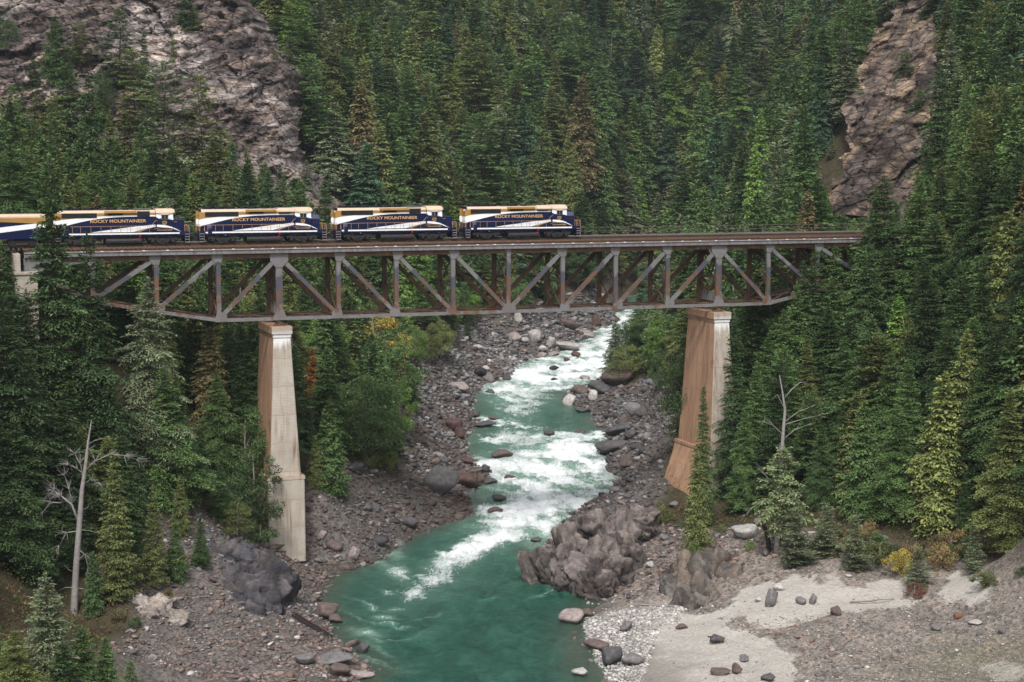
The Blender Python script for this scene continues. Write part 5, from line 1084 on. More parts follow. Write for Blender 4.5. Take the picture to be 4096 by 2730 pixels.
# trees told apart in the photograph: (tip x, tip y, distance, kind, colour, width)
for a in [(195, 620, 205, 'fir', 'deep green', 1.0), (100, 1150, 203, 'fir', 'deep green', 1.0), (5, 960, 203, 'fir', 'deep green', 1.1), (300, 130, 405, 'fir', 'deep green', .9), (400, 330, 386, 'fir', 'mid green', .9), (690, 130, 412, 'fir', 'olive green', .6), (620, 330, 396, 'leafy', 'olive green', .6), (1000, 360, 412, 'leafy', 'olive green', .5), (760, 470, 394, 'leafy', 'mid green', .6), (130, 220, 392, 'fir', 'deep green', 1.1), (-60, 1010, 205, 'fir', 'dark green', 1.0), (25, 1020, 207, 'fir', 'deep green', .75), (3420, 985, 258, 'fir', 'deep green', 1.0), (3330, 1100, 250, 'fir', 'mid green', .95), (3230, 1190, 250, 'fir', 'mid green', .9), (348, 925, 207, 'fir', 'dark green', 1.0), (590, 1105, 214, 'fir', 'grey-green', 1.0), (-40, 950, 196, 'fir', 'deep green', 1.1), (15, 1180, 190, 'fir', 'dark green', 1.1), (110, 1440, 193, 'fir', 'deep green', 1.2),
          (250, 1600, 195, 'fir', 'dark green', 1.2), (60, 1680, 186, 'fir', 'deep green', 1.2), (-40, 1600, 184, 'fir', 'dark green', 1.2), (420, 1500, 206, 'fir', 'dark green', 1.1), (330, 1700, 197, 'cedar', 'olive green', 1.0), (530, 1560, 212, 'cedar', 'brownish', .95),
          (455, 1800, 187, 'spruce', 'olive green', 1.05), (612, 1935, 195, 'spruce', 'olive green', .95), (725, 1560, 224, 'fir', 'mid green', 1.0), (865, 1480, 230, 'fir', 'mid green', 1.0), (980, 1620, 226, 'leafy', 'mid green', 1.05), (1010, 1760, 223, 'leafy', 'deep green', 1.05), (640, 1650, 218, 'fir', 'deep green', .9),
          (800, 1700, 219, 'fir', 'deep green', 1.0), (560, 1830, 207, 'cedar', 'dark green', .9), (880, 1850, 217, 'fir', 'deep green', 1.0), (950, 1980, 216, 'leafy', 'olive green', .9), (720, 1900, 212, 'cedar', 'olive green', .9), (700, 2080, 203, 'cedar', 'deep green', .9), (800, 2060, 208, 'fir', 'deep green', .9), (500, 2050, 193, 'fir', 'dark green', .9), (300, 1980, 192, 'fir', 'dark green', 1.1), (150, 1900, 188, 'fir', 'dark green', 1.1), (370, 2200, 189, 'cedar', 'deep green', .9),
          (470, 2230, 186, 'shrub', 'olive green', 1.0), (690, 2180, 198, 'shrub', 'yellow-green', 1.0), (800, 2200, 204, 'shrub', 'golden', .7), (910, 2150, 210, 'shrub', 'fresh green', .9), (970, 2140, 212, 'shrub', 'yellow-green', .8), (1040, 2080, 222, 'shrub', 'mid green', 1.1), (660, 2350, 190, 'shrub', 'brownish', .8), (540, 2460, 184, 'shrub', 'deep green', .9), (470, 2420, 183, 'shrub', 'brownish', .8),
          (182, 2290, 150, 'fir', 'grey-green', 1.35), (330, 2500, 152, 'fir', 'mid green', 1.3), (-60, 2420, 150, 'fir', 'mid green', 1.3), (250, 2560, 148, 'fir', 'deep green', 1.3), (60, 2520, 146, 'fir', 'olive green', 1.3), (420, 2540, 155, 'fir', 'mid green', 1.1), (520, 2640, 164, 'sapling', 'mid green', 1.3), (120, 2600, 156, 'fir', 'mid green', 1.2),
          # beyond the left pier
          (1250, 1385, 262, 'fir', 'rust orange', .95), (1318, 1590, 241, 'cedar', 'mid green', 1.25), (1160, 1290, 268, 'fir', 'blue-green', 1.0), (1220, 1240, 285, 'fir', 'mid green', 1.0), (1330, 1330, 290, 'leafy', 'grey-green', 1.1), (1400, 1500, 268, 'leafy', 'mid green', 1.1), (1440, 1370, 300, 'leafy', 'mid green', 1.1), (1500, 1420, 290, 'fir', 'mid green', 1.0),
          (1560, 1330, 318, 'leafy', 'mid green', 1.1), (1640, 1420, 322, 'fir', 'deep green', .95), (1600, 1290, 345, 'leafy', 'yellow-green', 1.1), (1720, 1270, 378, 'leafy', 'yellow-green', .9), (1760, 1260, 388, 'leafy', 'yellow-green', 1.1), (1870, 1262, 432, 'fir', 'deep green', .9), (1660, 1290, 362, 'leafy', 'fresh green', 1.0), (1540, 1480, 292, 'leafy', 'olive green', 1.0), (1460, 1790, 258, 'shrub', 'olive green', 1.2), (1550, 1790, 264, 'shrub', 'yellow-green', 1.0), (1380, 1560, 262, 'leafy', 'pale green', .9), (1230, 1600, 250, 'cedar', 'deep green', 1.0), (1260, 1740, 240, 'cedar', 'olive green', 1.0),
          # behind the train, before the bluff
          (930, 570, 372, 'fir', 'blue-green', 1.0), (985, 590, 365, 'cedar', 'yellow-green', .9), (800, 640, 360, 'cedar', 'brownish', 1.0), (660, 425, 365, 'fir', 'grey-green', 1.05), (600, 390, 372, 'fir', 'mid green', 1.0), (850, 520, 392, 'pine', 'mid green', 1.0), (440, 440, 362, 'cedar', 'olive green', 1.05), (270, 250, 360, 'fir', 'deep green', 1.3), (180, 480, 345, 'fir', 'dark green', 1.2), (380, 560, 350, 'fir', 'brownish', 1.0), (540, 560, 352, 'fir', 'deep green', 1.1), (720, 600, 352, 'fir', 'olive green', 1.0), (40, 400, 352, 'fir', 'dark green', 1.2), (-30, 550, 340, 'fir', 'dark green', 1.2), (100, 600, 336, 'fir', 'deep green', 1.1), (1225, 640, 398, 'fir', 'grey-green', 1.15), (1120, 660, 385, 'fir', 'deep green', 1.0), (1060, 640, 378, 'fir', 'olive green', 1.0), (1280, 740, 404, 'leafy', 'grey-green', 1.2), (300, 620, 340, 'fir', 'deep green', 1.1), (640, 700, 342, 'fir', 'deep green', 1.1), (870, 690, 350, 'fir', 'mid green', 1.1), (470, 700, 338, 'cedar', 'deep green', 1.1),
          # on the bluff
          (220, 60, 396, 'fir', 'deep green', 1.2), (475, 32, 398, 'pine', 'deep green', 1.2), (320, 80, 402, 'pine', 'olive green', 1.1), (530, 190, 386, 'pine', 'olive green', 1.2), (575, 125, 396, 'fir', 'deep green', .7), (745, -60, 424, 'fir', 'deep green', 1.1), (645, 10, 420, 'leafy', 'olive green', .8), (870, 60, 424, 'leafy', 'olive green', .7), (775, 30, 424, 'pine', 'olive green', .8), (1095, 185, 428, 'fir', 'olive green', .9), (1040, 60, 436, 'leafy', 'olive green', .8), (910, 520, 392, 'leafy', 'olive green', .8), (880, -40, 436, 'fir', 'dark green', .9), (410, 260, 380, 'leafy', 'deep green', .7), (20, 40, 402, 'leafy', 'deep green', .9),
          # right-hand slope, near
          (3343, 985, 252, 'fir', 'mid green', .95), (3262, 990, 250, 'fir', 'deep green', .95), (3190, 1125, 248, 'fir', 'mid green', .85), (3215, 1040, 250, 'fir', 'deep green', .8), (3500, 770, 285, 'fir', 'olive green', 1.1), (3586, 800, 292, 'fir', 'mid green', 1.0), (3900, 1045, 236, 'fir', 'olive green', .95), (3640, 830, 280, 'fir', 'mid green', 1.1), (3813, 610, 300, 'fir', 'mid green', 1.1), (3935, 122, 350, 'fir', 'mid green', 1.2), (4075, 435, 310, 'fir', 'olive green', 1.2), (4095, 900, 228, 'fir', 'mid green', 1.2), (3760, 250, 350, 'fir', 'deep green', 1.1), (4050, 60, 372, 'fir', 'deep green', 1.2), (3720, 620, 330, 'fir', 'deep green', 1.1),
          (2940, 1250, 243, 'fir', 'deep green', .72), (2815, 1532, 234, 'fir', 'mid green', .6), (2790, 1795, 221, 'cedar', 'olive green', .85), (3030, 1440, 240, 'fir', 'mid green', .9), (3075, 1330, 246, 'fir', 'mid green', .85), (3135, 1235, 247, 'fir', 'mid green', .85), (3395, 1480, 234, 'fir', 'mid green', .95), (3560, 1290, 244, 'fir', 'deep green', 1.05), (3700, 1300, 238, 'fir', 'grey-green', 1.05), (3780, 1280, 236, 'fir', 'olive green', 1.0), (3640, 1640, 226, 'fir', 'mid green', 1.0), (3520, 1760, 224, 'fir', 'olive green', 1.0), (3790, 1700, 217, 'fir', 'olive green', 1.1), (3950, 1550, 214, 'fir', 'mid green', 1.1), (3880, 1850, 208, 'fir', 'deep green', 1.0), (4040, 1300, 216, 'fir', 'deep green', 1.2), (3230, 1560, 240, 'fir', 'mid green', .9), (3290, 1700, 229, 'fir', 'deep green', .9), (2980, 1640, 236, 'fir', 'mid green', .9), (3450, 1150, 262, 'fir', 'mid green', 1.05),
          (4060, 1690, 200, 'leafy', 'yellow-green', 1.1), (3186, 2030, 209, 'sapling', 'grey-green', 1.5), (3310, 2020, 210, 'sapling', 'grey-green', 1.6), (3420, 2060, 206, 'sapling', 'grey-green', 1.3), (3674, 2190, 199, 'sapling', 'grey-green', 1.6), (3900, 2107, 200, 'sapling', 'grey-green', 1.2), (3520, 2150, 205, 'shrub', 'olive green', 1.0), (3600, 2180, 203, 'shrub', 'golden', .9), (3770, 2160, 203, 'shrub', 'tan', .9), (3660, 2330, 196.5, 'shrub', 'reddish brown', 1.2), (4085, 2260, 190, 'shrub', 'deep green', 1.0), (3940, 2270, 193, 'shrub', 'olive green', 1.2), (2880, 2090, 226, 'shrub', 'olive green', 1.1), (3000, 2160, 219, 'shrub', 'fresh green', .9), (2555, 2065, 229, 'shrub', 'fresh green', .7), (2520, 2080, 229, 'shrub', 'rust orange', .6), (2650, 2010, 240, 'shrub', 'yellow-green', .9), (2780, 2170, 219, 'shrub', 'fresh green', .7), (3340, 2190, 210, 'shrub', 'brownish', .9), (3480, 2060, 214, 'leafy', 'tan', .6), (4010, 2180, 203, 'shrub', 'golden', .8),
          # beyond the right pier, above the rapids
          (2600, 1180, 365, 'leafy', 'mid green', 1.2), (2660, 1220, 345, 'leafy', 'fresh green', 1.1), (2700, 1350, 318, 'leafy', 'yellow-green', .9), (2560, 1150, 392, 'fir', 'deep green', 1.1), (2700, 1150, 350, 'leafy', 'mid green', 1.2), (2700, 1500, 297, 'leafy', 'yellow-green', .6), (2730, 1250, 330, 'leafy', 'olive green', 1.1), (2640, 1380, 330, 'leafy', 'mid green', .8), (2760, 1060, 350, 'cedar', 'yellow-green', 1.0), (2850, 1030, 340, 'fir', 'deep green', 1.0),
          # far slope, told apart
          (2330, 300, 555, 'fir', 'brownish', 1.15), (2220, 210, 575, 'fir', 'olive green', 1.1), (1780, 320, 560, 'cedar', 'yellow-green', 1.1), (2000, 310, 560, 'cedar', 'brownish', 1.0), (1920, 350, 555, 'cedar', 'olive green', 1.0), (2020, 510, 500, 'fir', 'dark green', 1.25), (2180, 460, 510, 'cedar', 'olive green', 1.0), (2270, 540, 500, 'cedar', 'yellow-green', 1.0), (2300, 590, 490, 'cedar', 'olive green', 1.0), (1540, 130, 590, 'fir', 'dark green', 1.2), (1430, 330, 540, 'fir', 'dark green', 1.2), (1700, 470, 510, 'fir', 'blue-green', 1.0), (2580, 420, 540, 'fir', 'mid green', 1.1), (2810, 330, 560, 'fir', 'mid green', 1.2), (3080, 330, 540, 'fir', 'mid green', 1.2), (2930, 480, 500, 'fir', 'deep green', 1.1), (3180, 705, 420, 'fir', 'pale green', .8), (3250, 60, 480, 'fir', 'deep green', 1.1), (3330, 90, 470, 'pine', 'mid green', 1.1), (3310, 300, 450, 'pine', 'mid green', .8), (3250, 380, 445, 'fir', 'deep green', .9), (3230, 540, 430, 'fir', 'deep green', .85), (1950, 840, 440, 'leafy', 'fresh green', 1.2), (2890, 240, 610, 'leafy', 'golden', .8), (3620, 200, 420, 'pine', 'mid green', 1.2), (3680, 360, 402, 'pine', 'mid green', 1.2), (2700, 120, 640, 'leafy', 'yellow-green', 1.2), (2150, 10, 680, 'leafy', 'fresh green', 1.3), (2260, 40, 665, 'leafy', 'fresh green', 1.2)]:
    tip(*a)
qr = random.Random(3)
for px_ in range(3230, 4090, 48):                          # brush along the foot of the firs above the sand
    tip(px_+qr.uniform(-20, 20), qr.uniform(2085, 2190), np.interp(px_, [3200, 3700, 4090], [212.5, 207, 201]), 'shrub', qr.choice(['mid green', 'olive green', 'deep green', 'deep green', 'tan', 'brownish', 'mid green']), qr.uniform(.9, 1.3))
# the rest of the forest: scattered over the slopes
gridhash = {}
def free(x, y, d):
    k = (int(x//8), int(y//8))
    for i in (-1, 0, 1):
        for j in (-1, 0, 1):
            for (a, c) in gridhash.get((k[0]+i, k[1]+j), ()):
                if (a-x)**2+(c-y)**2 < d*d: return False
    return True
def occupy(x, y): gridhash.setdefault((int(x//8), int(y//8)), []).append((x, y))
for T in TREES:
    if T['sp'] != 'shrub': occupy(T['x'], T['y'])
rs = np.random.default_rng(5)
NC = 220000
cx = rs.uniform(-330, 380, NC); cy = 125 + (900-125)*rs.random(NC)**1.15
k_ = np.abs(cx+4) < cy*.33+30; cx, cy = cx[k_], cy[k_]; NC = len(cx)
cz = ground(cx, cy); cs, cl = to_br(cx, cy); crw = stony(cx, cy, cz)
cpx, cpy, _ = px_of(np.stack([cx, cy, cz], 1)); cslope = np.hypot(ground(cx+2, cy)-ground(cx-2, cy), ground(cx, cy+2)-ground(cx, cy-2))/4
inL = inpoly(cpx, cpy, LCLIFF) & (cy > 350) & (cy < 560) & (cx < -30); inR = inpoly(cpx, cpy, R2CLIFF) & (cy > 340) & (cy < 520) & (cx > 40)
for i in range(NC):
    x, y = cx[i], cy[i]
    if cpx[i] < -900 or cpx[i] > 5000 or cpy[i] < -420: continue
    if y < 200 and x > 0 and cz[i] < 7: continue
    if x < 0 and y < 191 and cz[i] < 30 and cpx[i] > -130: continue
    if y < 200 and x > 0 and cpx[i] < 4230: continue
    if y < 165 and -130 < cpx[i] < 4230: continue
    if abs(cl[i]-3) < 5.2 and (cs[i] < 105 and cs[i] > -90): continue
    if 9 > cl[i] > -4 and -31 < cs[i] < 92: continue
    if crw[i] > .35 or cz[i] < zw(y)+2.5 or (inL[i] and rs.random() < (.95 if cpx[i] < 420 else .99)) or (inR[i] and rs.random() < .99): continue
    if y < 222 and -36 < x < -8: continue                           # open bank below the left pier
    if x > 0 and y < 232 and x < 62 and cz[i] < 9.5 and cpx[i] < 4230: continue
    nearb = y < 320
    d = 4.3 if nearb else rs.uniform(4.8, 8.0) if y < 560 else rs.uniform(5.0, 8.0)
    d *= (1+cslope[i]**2)**-.42
    if not free(x, y, max(2.2, d)): continue
    if 0 < x and y < 312 and cpx[i] < (2900 if y < 256 else 2760): continue
    if 1180 < cpx[i] < 1400 and 370 < y < 445 and inpoly(cpx[i:i+1], cpy[i:i+1], [(1170, 560), (1220, 640), (1310, 750), (1400, 850), (1260, 860), (1170, 740)])[0]: continue
    occupy(x, y)
    u = rs.random()
    edge = crw[i] > .06 or cz[i] < zw(y)+7
    H = rs.uniform(11, 27)*(.75+.5*rs.random())
    if (edge and y > 235 and not (x > 0 and y < 335)) or (u < .05 and y > 240): sp = 'leafy' if rs.random() < .7 else 'fir'; H = rs.uniform(7, 12) if sp == 'leafy' else rs.uniform(7, 14)
    elif u < .72: sp = 'fir'
    elif u < .90: sp = 'cedar'
    else: sp = 'pine'
    if nearb and x > 0: H = rs.uniform(14, 24)
    if nearb and x < 0:
        H = rs.uniform(10, 20)
    if y < 232 and x < 0: H = min(H, max(6, 38-cz[i]))               # nothing grows up in front of the train but what the photograph shows
    if cl[i] < 0 and -33 < cs[i] < 75: H = min(H, max(5, 30-cz[i]))
    if 9 <= cl[i] < 90 and -33 < cs[i] < 55: H = min(H, 17)
    if 330 < y < 430 and x < -18:                                     # the bluff stays in view above the trees behind the train
        lim = np.interp(cpx[i], [0, 200, 330, 450, 600, 900, 1150, 1200, 1260, 1400], [330, 360, 430, 560, 600, 640, 690, 720, 830, 860]); zt_ = at(cpx[i], lim, y)[2]; H = min(H, zt_-cz[i])
        if H < 4: continue
    if nearb and 0 < x < 60 and y < 240: H = min(H, 20)
    if x > 30 and 258 < y < 425 and 3230 < cpx[i] < 3760:              # and so does the rocky ridge on the right
        lim = np.interp(cpx[i], [3230, 3330, 3400, 3600, 3760], [640, 850, 870, 850, 640]); H = min(H, at(cpx[i], lim, y)[2]-cz[i])
        if H < 5: sp = 'sapling'; H = rs.uniform(2.6, 5)
    g = rs.random()
    if sp == 'fir': col = ('blue-green' if g < .20 else 'deep green' if g < .38 else 'dark green' if g < .48 else 'mid green' if g < .72 else 'grey-green' if g < .84 else 'fresh green' if g < .90 else 'olive green') if y > 330 else ('deep green' if g < .4 else 'mid green' if g < .65 else 'dark green' if g < .85 else 'olive green')
    elif sp == 'cedar': col = 'olive green' if g < .36 else 'mid green' if g < .72 else 'fresh green' if g < .82 else 'yellow-green' if g < .92 else 'brownish'
    elif sp in ('pine', 'sapling'): col = 'mid green' if g < .5 else 'olive green' if g < .8 else 'grey-green'
    else: col = 'mid green' if g < .45 else 'deep green' if g < .68 else 'fresh green' if g < .84 else 'yellow-green' if g < .9 else 'olive green' if g < .98 else 'golden'
    plan(x, y, cz[i]-.2, H, sp, col, rs.uniform(.85, 1.45) if y < 430 else rs.uniform(1.05, 1.75), rs.normal(0, .03))
# how large each shows: paint coarse silhouettes front to back
TREES.sort(key=lambda T: T['y'])
SX = 8; buf = np.zeros((2730//SX+1, 4096//SX+1), bool); bs_, bl_ = None, None
for T in TREES:
    H0, R0 = SPEC[T['sp']][T['var']][:2]; x0, y0, d0 = px_of((T['x'], T['y'], T['z'])); x1, y1, _ = px_of((T['x'], T['y'], T['z']+T['H']))
    T['px'], T['pyt'], T['pyb'] = float(x1[0]), float(y1[0]), float(y0[0])
    wpx = R0*T['H']/H0*T['wf']*F/d0[0]; a, c = int(max(0, y1[0])//SX), int(min(2729, y0[0])//SX); vis = 0
    for row in range(a, c+1):
        f = (row*SX-y1[0])/max(1, y0[0]-y1[0]); hw = wpx*min(1, max(.05, f)) if T['sp'] not in ('leafy', 'shrub') else wpx*math.sin(math.pi*min(.95, max(.05, f)))
        i0, i1 = int(max(0, x1[0]-hw)//SX), int(min(4095, x1[0]+hw)//SX)
        if i1 >= i0 and x1[0]+hw > 0 and x1[0]-hw < 4096: seg = buf[row, i0:i1+1]; vis += (~seg).sum(); seg[:] = True
    T['vis'] = int(vis)*SX*SX
# names of places in the picture that the labels use
def zone(T):
    x, yt, Y, px = T['x'], T['pyt'], T['y'], T['px']
    yb = T['pyb']
    if Y < 180 and x < 0: return 'in the near corner by the stony bank'
    if Y < 235 and x < 0:
        if px < 260: return 'on the slope left of the bleached dead tree' if yt > 1300 else 'before the baggage car and abutment'
        if px < 700: return 'beside the bleached dead tree' if yt > 1700 else 'below the left end of the bridge'
        return 'just left of the pale pier' if yt < 2050 else 'around the dark rock by the pale pier'
    if Y < 330 and x < 0:
        return 'right behind the pale pier' if px < 1350 else 'on the bank beyond the pale pier' if px > 900 else 'under the left bridge span'
    if x < 20 and Y < 330: return 'under the bridge beyond the left bank'
    if Y < 345 and x > 0:
        if px < 2720: return 'beside the rapids behind the rust-stained pier'
        if yb > 2150 and T['H'] < 9: return 'on the sandy bank below the right-hand firs'
        if px < 2990: return 'around the rust-stained pier'
        if px < 3300: return 'beside the half-dead snag' if yt > 1350 else 'at the right end of the bridge'
        if px < 3700: return 'in the middle of the near right-hand slope' if yt > 1000 else 'above the right bridge end'
        return 'on the near slope at the right edge, low down' if yt > 1500 else 'on the near slope at the right edge' if yt > 800 else 'high at the right edge'
    if T['z'] < 20 and Y < 520: return 'on the stony bank seen under the bridge'
    if px < 1290 and Y < 480 and x < -20:
        if yt < 230: return 'on top of the rocky bluff'
        n = 'baggage car' if px < 200 else 'fourth locomotive' if px < 760 else 'third locomotive'
        return 'below the rocky bluff behind the '+n
    if px > 3220 and Y < 520 and x > 40:
        return 'on the rocky right-hand ridge' if yt < 520 else 'below the rocky right-hand ridge'
    h = 'low on the far slope' if yt > 620 else 'halfway up the far slope' if yt > 300 else 'high on the far slope' if yt > 60 else 'at the top edge of the far slope'
    c = 'right of the rocky bluff' if px < 1500 else 'above the second locomotive' if px < 1850 else 'above the leading locomotive' if px < 2250 else 'above the empty track' if px < 2700 else 'above the deck railing' if px < 3050 else 'left of the rocky ridge'
    return h+' '+c
ORD = ['', 'second', 'third', 'fourth', 'fifth', 'sixth', 'seventh', 'eighth', 'ninth', 'tenth', 'eleventh', 'twelfth', 'thirteenth', 'fourteenth', 'fifteenth', 'sixteenth', 'seventeenth', 'eighteenth', 'nineteenth', 'twentieth', 'twenty-first', 'twenty-second', 'twenty-third', 'twenty-fourth', 'twenty-fifth', 'twenty-sixth', 'twenty-seventh', 'twenty-eighth']
LIMIT = {'fir': 285, 'cedar': 120, 'pine': 60, 'leafy': 110, 'shrub': 60, 'sapling': 30, 'spruce': 10}
chosen = []; rest = []
for sp in SPEC:
    L = sorted([T for T in TREES if T['sp'] == sp], key=lambda T: (-T['key'], -T['vis'])); n = 0
    for T in L:
        if n < LIMIT[sp] and (T['vis'] > 1500 or (T['key'] and T['vis'] > 0)): chosen.append(T); n += 1
        else: rest.append(T)
NOUN = {'fir': 'fir', 'cedar': 'cedar', 'pine': 'open-crowned pine', 'leafy': 'leafy tree', 'shrub': 'bush', 'sapling': 'young fir', 'spruce': 'drooping spruce'}
groups = {}
for T in chosen:
    sz = ''
    if T['sp'] in ('fir', 'cedar', 'pine'): sz = 'tall ' if T['H'] > 22 else 'small ' if T['H'] < 12 else ''
    if T['sp'] == 'leafy': sz = 'bushy ' if T['H'] < 7 else ''
    T['lab'] = f"{sz}{T['col']} {NOUN[T['sp']]} {zone(T)}"; groups.setdefault(T['lab'], []).append(T)
for lab, L in groups.items():
    L.sort(key=lambda T: T['px'])
    for i, T in enumerate(L):
        if len(L) == 1: T['label'] = lab
        elif i == 0: T['label'] = 'leftmost '+lab
        elif i == len(L)-1: T['label'] = 'rightmost '+lab
        else: T['label'] = (ORD[i] if i < len(ORD) else 'further')+' from left, '+lab
def put_tree(T):
    H0, R0, cm, tm_ = SPEC[T['sp']][T['var']]; nm, cat = CATN[T['sp']]
    e = empty(nm, (T['x'], T['y'], T['z']-.1), T['rz']); s = T['H']/H0; ws = s*T['wf']
    if T['sp'] in ('fir', 'cedar', 'pine'): ws = s**.75*T['wf']
    if T['sp'] == 'leafy': ws = max(ws, s**.5*T['wf']*.9)
    e.scale = (ws, ws, s); e.rotation_euler = (T['lean'], T['lean']*.5, T['rz'])
    tr = link('trunk', tm_, e); c = link('crown', cm, e)
    k = COL[T['col']]; q = random.Random(int(T['x']*100)).uniform(.85, 1.18) if T['y'] < 430 else random.Random(int(T['x']*100)).uniform(.8, 1.5)
    c.color = (k[0]*q, k[1]*q, k[2]*q, 1)
    tag(e, ' '.join(T['label'].split()[:16]), cat, {'fir': 'firs of the gorge forest', 'cedar': 'cedars of the gorge forest', 'pine': 'pines of the gorge forest', 'leafy': 'broad-leaved trees along the river', 'shrub': 'bushes on the banks', 'sapling': 'young firs on the sandy bank', 'spruce': 'drooping spruces by the dead tree'}[T['sp']])
for T in chosen: put_tree(T)
# what is left of the far-off wood: one mass, instanced by geometry nodes
def instancer(name, items, src_mesh, mats_col):
    """points with rotation/scale attributes -> instances of one mesh"""
    me = bpy.data.meshes.new(name); me.from_pydata([(T['x'], T['y'], T['z']-.1) for T in items], [], [])
    a = me.attributes.new('sc', 'FLOAT_VECTOR', 'POINT'); a.data.foreach_set('vector', np.array([mats_col(T)[0] for T in items], np.float32).ravel())
    a = me.attributes.new('rz', 'FLOAT', 'POINT'); a.data.foreach_set('value', np.array([T['rz'] for T in items], np.float32))
    return me
gn = bpy.data.node_groups.new('forest_mass', 'GeometryNodeTree')
gn.interface.new_socket('Geometry', in_out='INPUT', socket_type='NodeSocketGeometry'); gn.interface.new_socket('Geometry', in_out='OUTPUT', socket_type='NodeSocketGeometry')
gi = gn.nodes.new('NodeGroupInput'); go = gn.nodes.new('NodeGroupOutput'); jn = gn.nodes.new('GeometryNodeJoinGeometry')
byv = {}
for T in rest:
    if T['sp'] in ('shrub', 'sapling', 'spruce'): continue
    byv.setdefault(('leafy' if T['sp'] == 'leafy' else 'fir', T['var'] % 2, T['col']), []).append(T)
hid = {}
V_, SC, RZ, ID = [], [], [], []
keys = sorted(byv)
for ki, k in enumerate(keys):
    H0, R0 = SPEC[k[0]][k[1]][:2]
    for T in byv[k]:
        s = T['H']/H0; ws = s**.75*T['wf']; V_.append((T['x'], T['y'], T['z']-.1)); SC.append((ws, ws, s)); RZ.append(T['rz']); ID.append(ki)
me = bpy.data.meshes.new('distant_forest'); me.from_pydata(V_, [], [])
for nm, ty, arr, f in (('sc', 'FLOAT_VECTOR', SC, 'vector'), ('rz', 'FLOAT', RZ, 'value'), ('id_', 'INT', ID, 'value')):
    a = me.attributes.new(nm, ty, 'POINT'); a.data.foreach_set(f, np.array(arr, np.int32 if ty == 'INT' else np.float32).ravel())
fo = link('distant_forest', me); tag(fo, 'dense mass of evergreens filling the slopes behind the nearer trees', 'forest', kind='stuff')
def attr_node(nm, ty): n = gn.nodes.new('GeometryNodeInputNamedAttribute'); n.data_type = ty; n.inputs[0].default_value = nm; return n
asc = attr_node('sc', 'FLOAT_VECTOR'); arz = attr_node('rz', 'FLOAT'); aid = attr_node('id_', 'INT'); cmb = gn.nodes.new('ShaderNodeCombineXYZ')
gn.links.new(arz.outputs[0], cmb.inputs[2])
# the instanced meshes carry their colour in a copy of the crown's material-free mesh, so no source objects are needed beyond the trees in place
LOW = {}
def coloured(sp, var, col):
    if (sp, var) not in LOW:
        if sp == 'leafy': LOW[sp, var] = leafy(900+var, 11, 3.2, 26, 70, .34)[0]
        else: LOW[sp, var] = conifer(900+var, 25, 5.2, nb=170, up=.2, droop=.45, bare=.05, shape=.8, kl=.85, kw=.20, gap=.55, hang=.3)
    me2 = LOW[sp, var].copy(); me2.name = 'forest_crown'
    a = me2.attributes['tint']; n = len(me2.polygons); arr = np.empty(n*4, np.float32); a.data.foreach_get('color', arr); arr = arr.reshape(-1, 4); arr[:, :3] *= np.array(COL[col]); a.data.foreach_set('color', arr.ravel()); return me2
# (geometry nodes can only reach meshes through objects: each kind of crown of the mass is one small tree standing inside the mass)
for ki, k in enumerate(keys):
    me2 = coloured(*k); T = byv[k][0]
    o = link('forest_crown', me2, fo); H0 = SPEC[k[0]][k[1]][0]; s = T['H']/H0
    o.location = (T['x'], T['y'], T['z']-.1); o.scale = (s**.75*T['wf'], s**.75*T['wf'], s); o.rotation_euler = (0, 0, T['rz']); o['kind'] = 'stuff'
    oi = gn.nodes.new('GeometryNodeObjectInfo'); oi.inputs[0].default_value = o; oi.inputs['As Instance'].default_value = True; oi.transform_space = 'ORIGINAL'
    cmp_ = gn.nodes.new('FunctionNodeCompare'); cmp_.data_type = 'INT'; cmp_.operation = 'EQUAL'
    ins = [s_ for s_ in cmp_.inputs if s_.type == 'INT']; gn.links.new(aid.outputs[0], ins[0]); ins[1].default_value = ki
    ip = gn.nodes.new('GeometryNodeInstanceOnPoints')
    gn.links.new(gi.outputs[0], ip.inputs['Points']); gn.links.new(cmp_.outputs[0], ip.inputs['Selection']); gn.links.new(oi.outputs['Geometry'], ip.inputs['Instance'])
    gn.links.new(cmb.outputs[0], ip.inputs['Rotation']); gn.links.new(asc.outputs[0], ip.inputs['Scale']); gn.links.new(ip.outputs[0], jn.inputs[0])
gn.links.new(jn.outputs[0], go.inputs[0])
md = fo.modifiers.new('forest', 'NODES'); md.node_group = gn
# undergrowth: low leafy scrub over the forest floor
r = np.random.default_rng(21); n = 90000
ux = r.uniform(-140, 150, n); uy = 165 + 330*r.random(n)**1.15; uz = ground(ux, uy); urw = stony(ux, uy, uz); s_, l_ = to_br(ux, uy); upx, upy, _ = px_of(np.stack([ux, uy, uz], 1))
patch = fbm(np.stack([ux*.09, uy*.09, ux*0], 1), 3)
okk = (urw < .35) & (uz > zw(uy)+1.5) & (upx > -300) & (upx < 4400) & (upy > -200) & (upy < 2900) & ~((np.abs(l_-3) < 6) & ((s_ < -30) | (s_ > 92))) & (patch > -.35) & ~((uy < 204) & (ux > 0) & (uz < 9)) & ~(inpoly(upx, upy, LCLIFF) & (uy > 350) & (ux < -30)) & ~(inpoly(upx, upy, R2CLIFF) & (uy > 340) & (ux > 40))
ux, uy, uz, patch = ux[okk], uy[okk], uz[okk], patch[okk]
okd = r.random(len(ux)) < np.clip(.75-(uy-165)/520, .25, 1); ux, uy, uz, patch = ux[okd], uy[okd], uz[okd], patch[okd]
rep = 10; n = len(ux); id_ = np.repeat(np.arange(n), rep); hh = r.uniform(.3, 1.1, n)
p = np.stack([ux[id_]+r.normal(0, .45, n*rep), uy[id_]+r.normal(0, .45, n*rep), uz[id_]+.1+hh[id_]*r.random(n*rep)], 1)
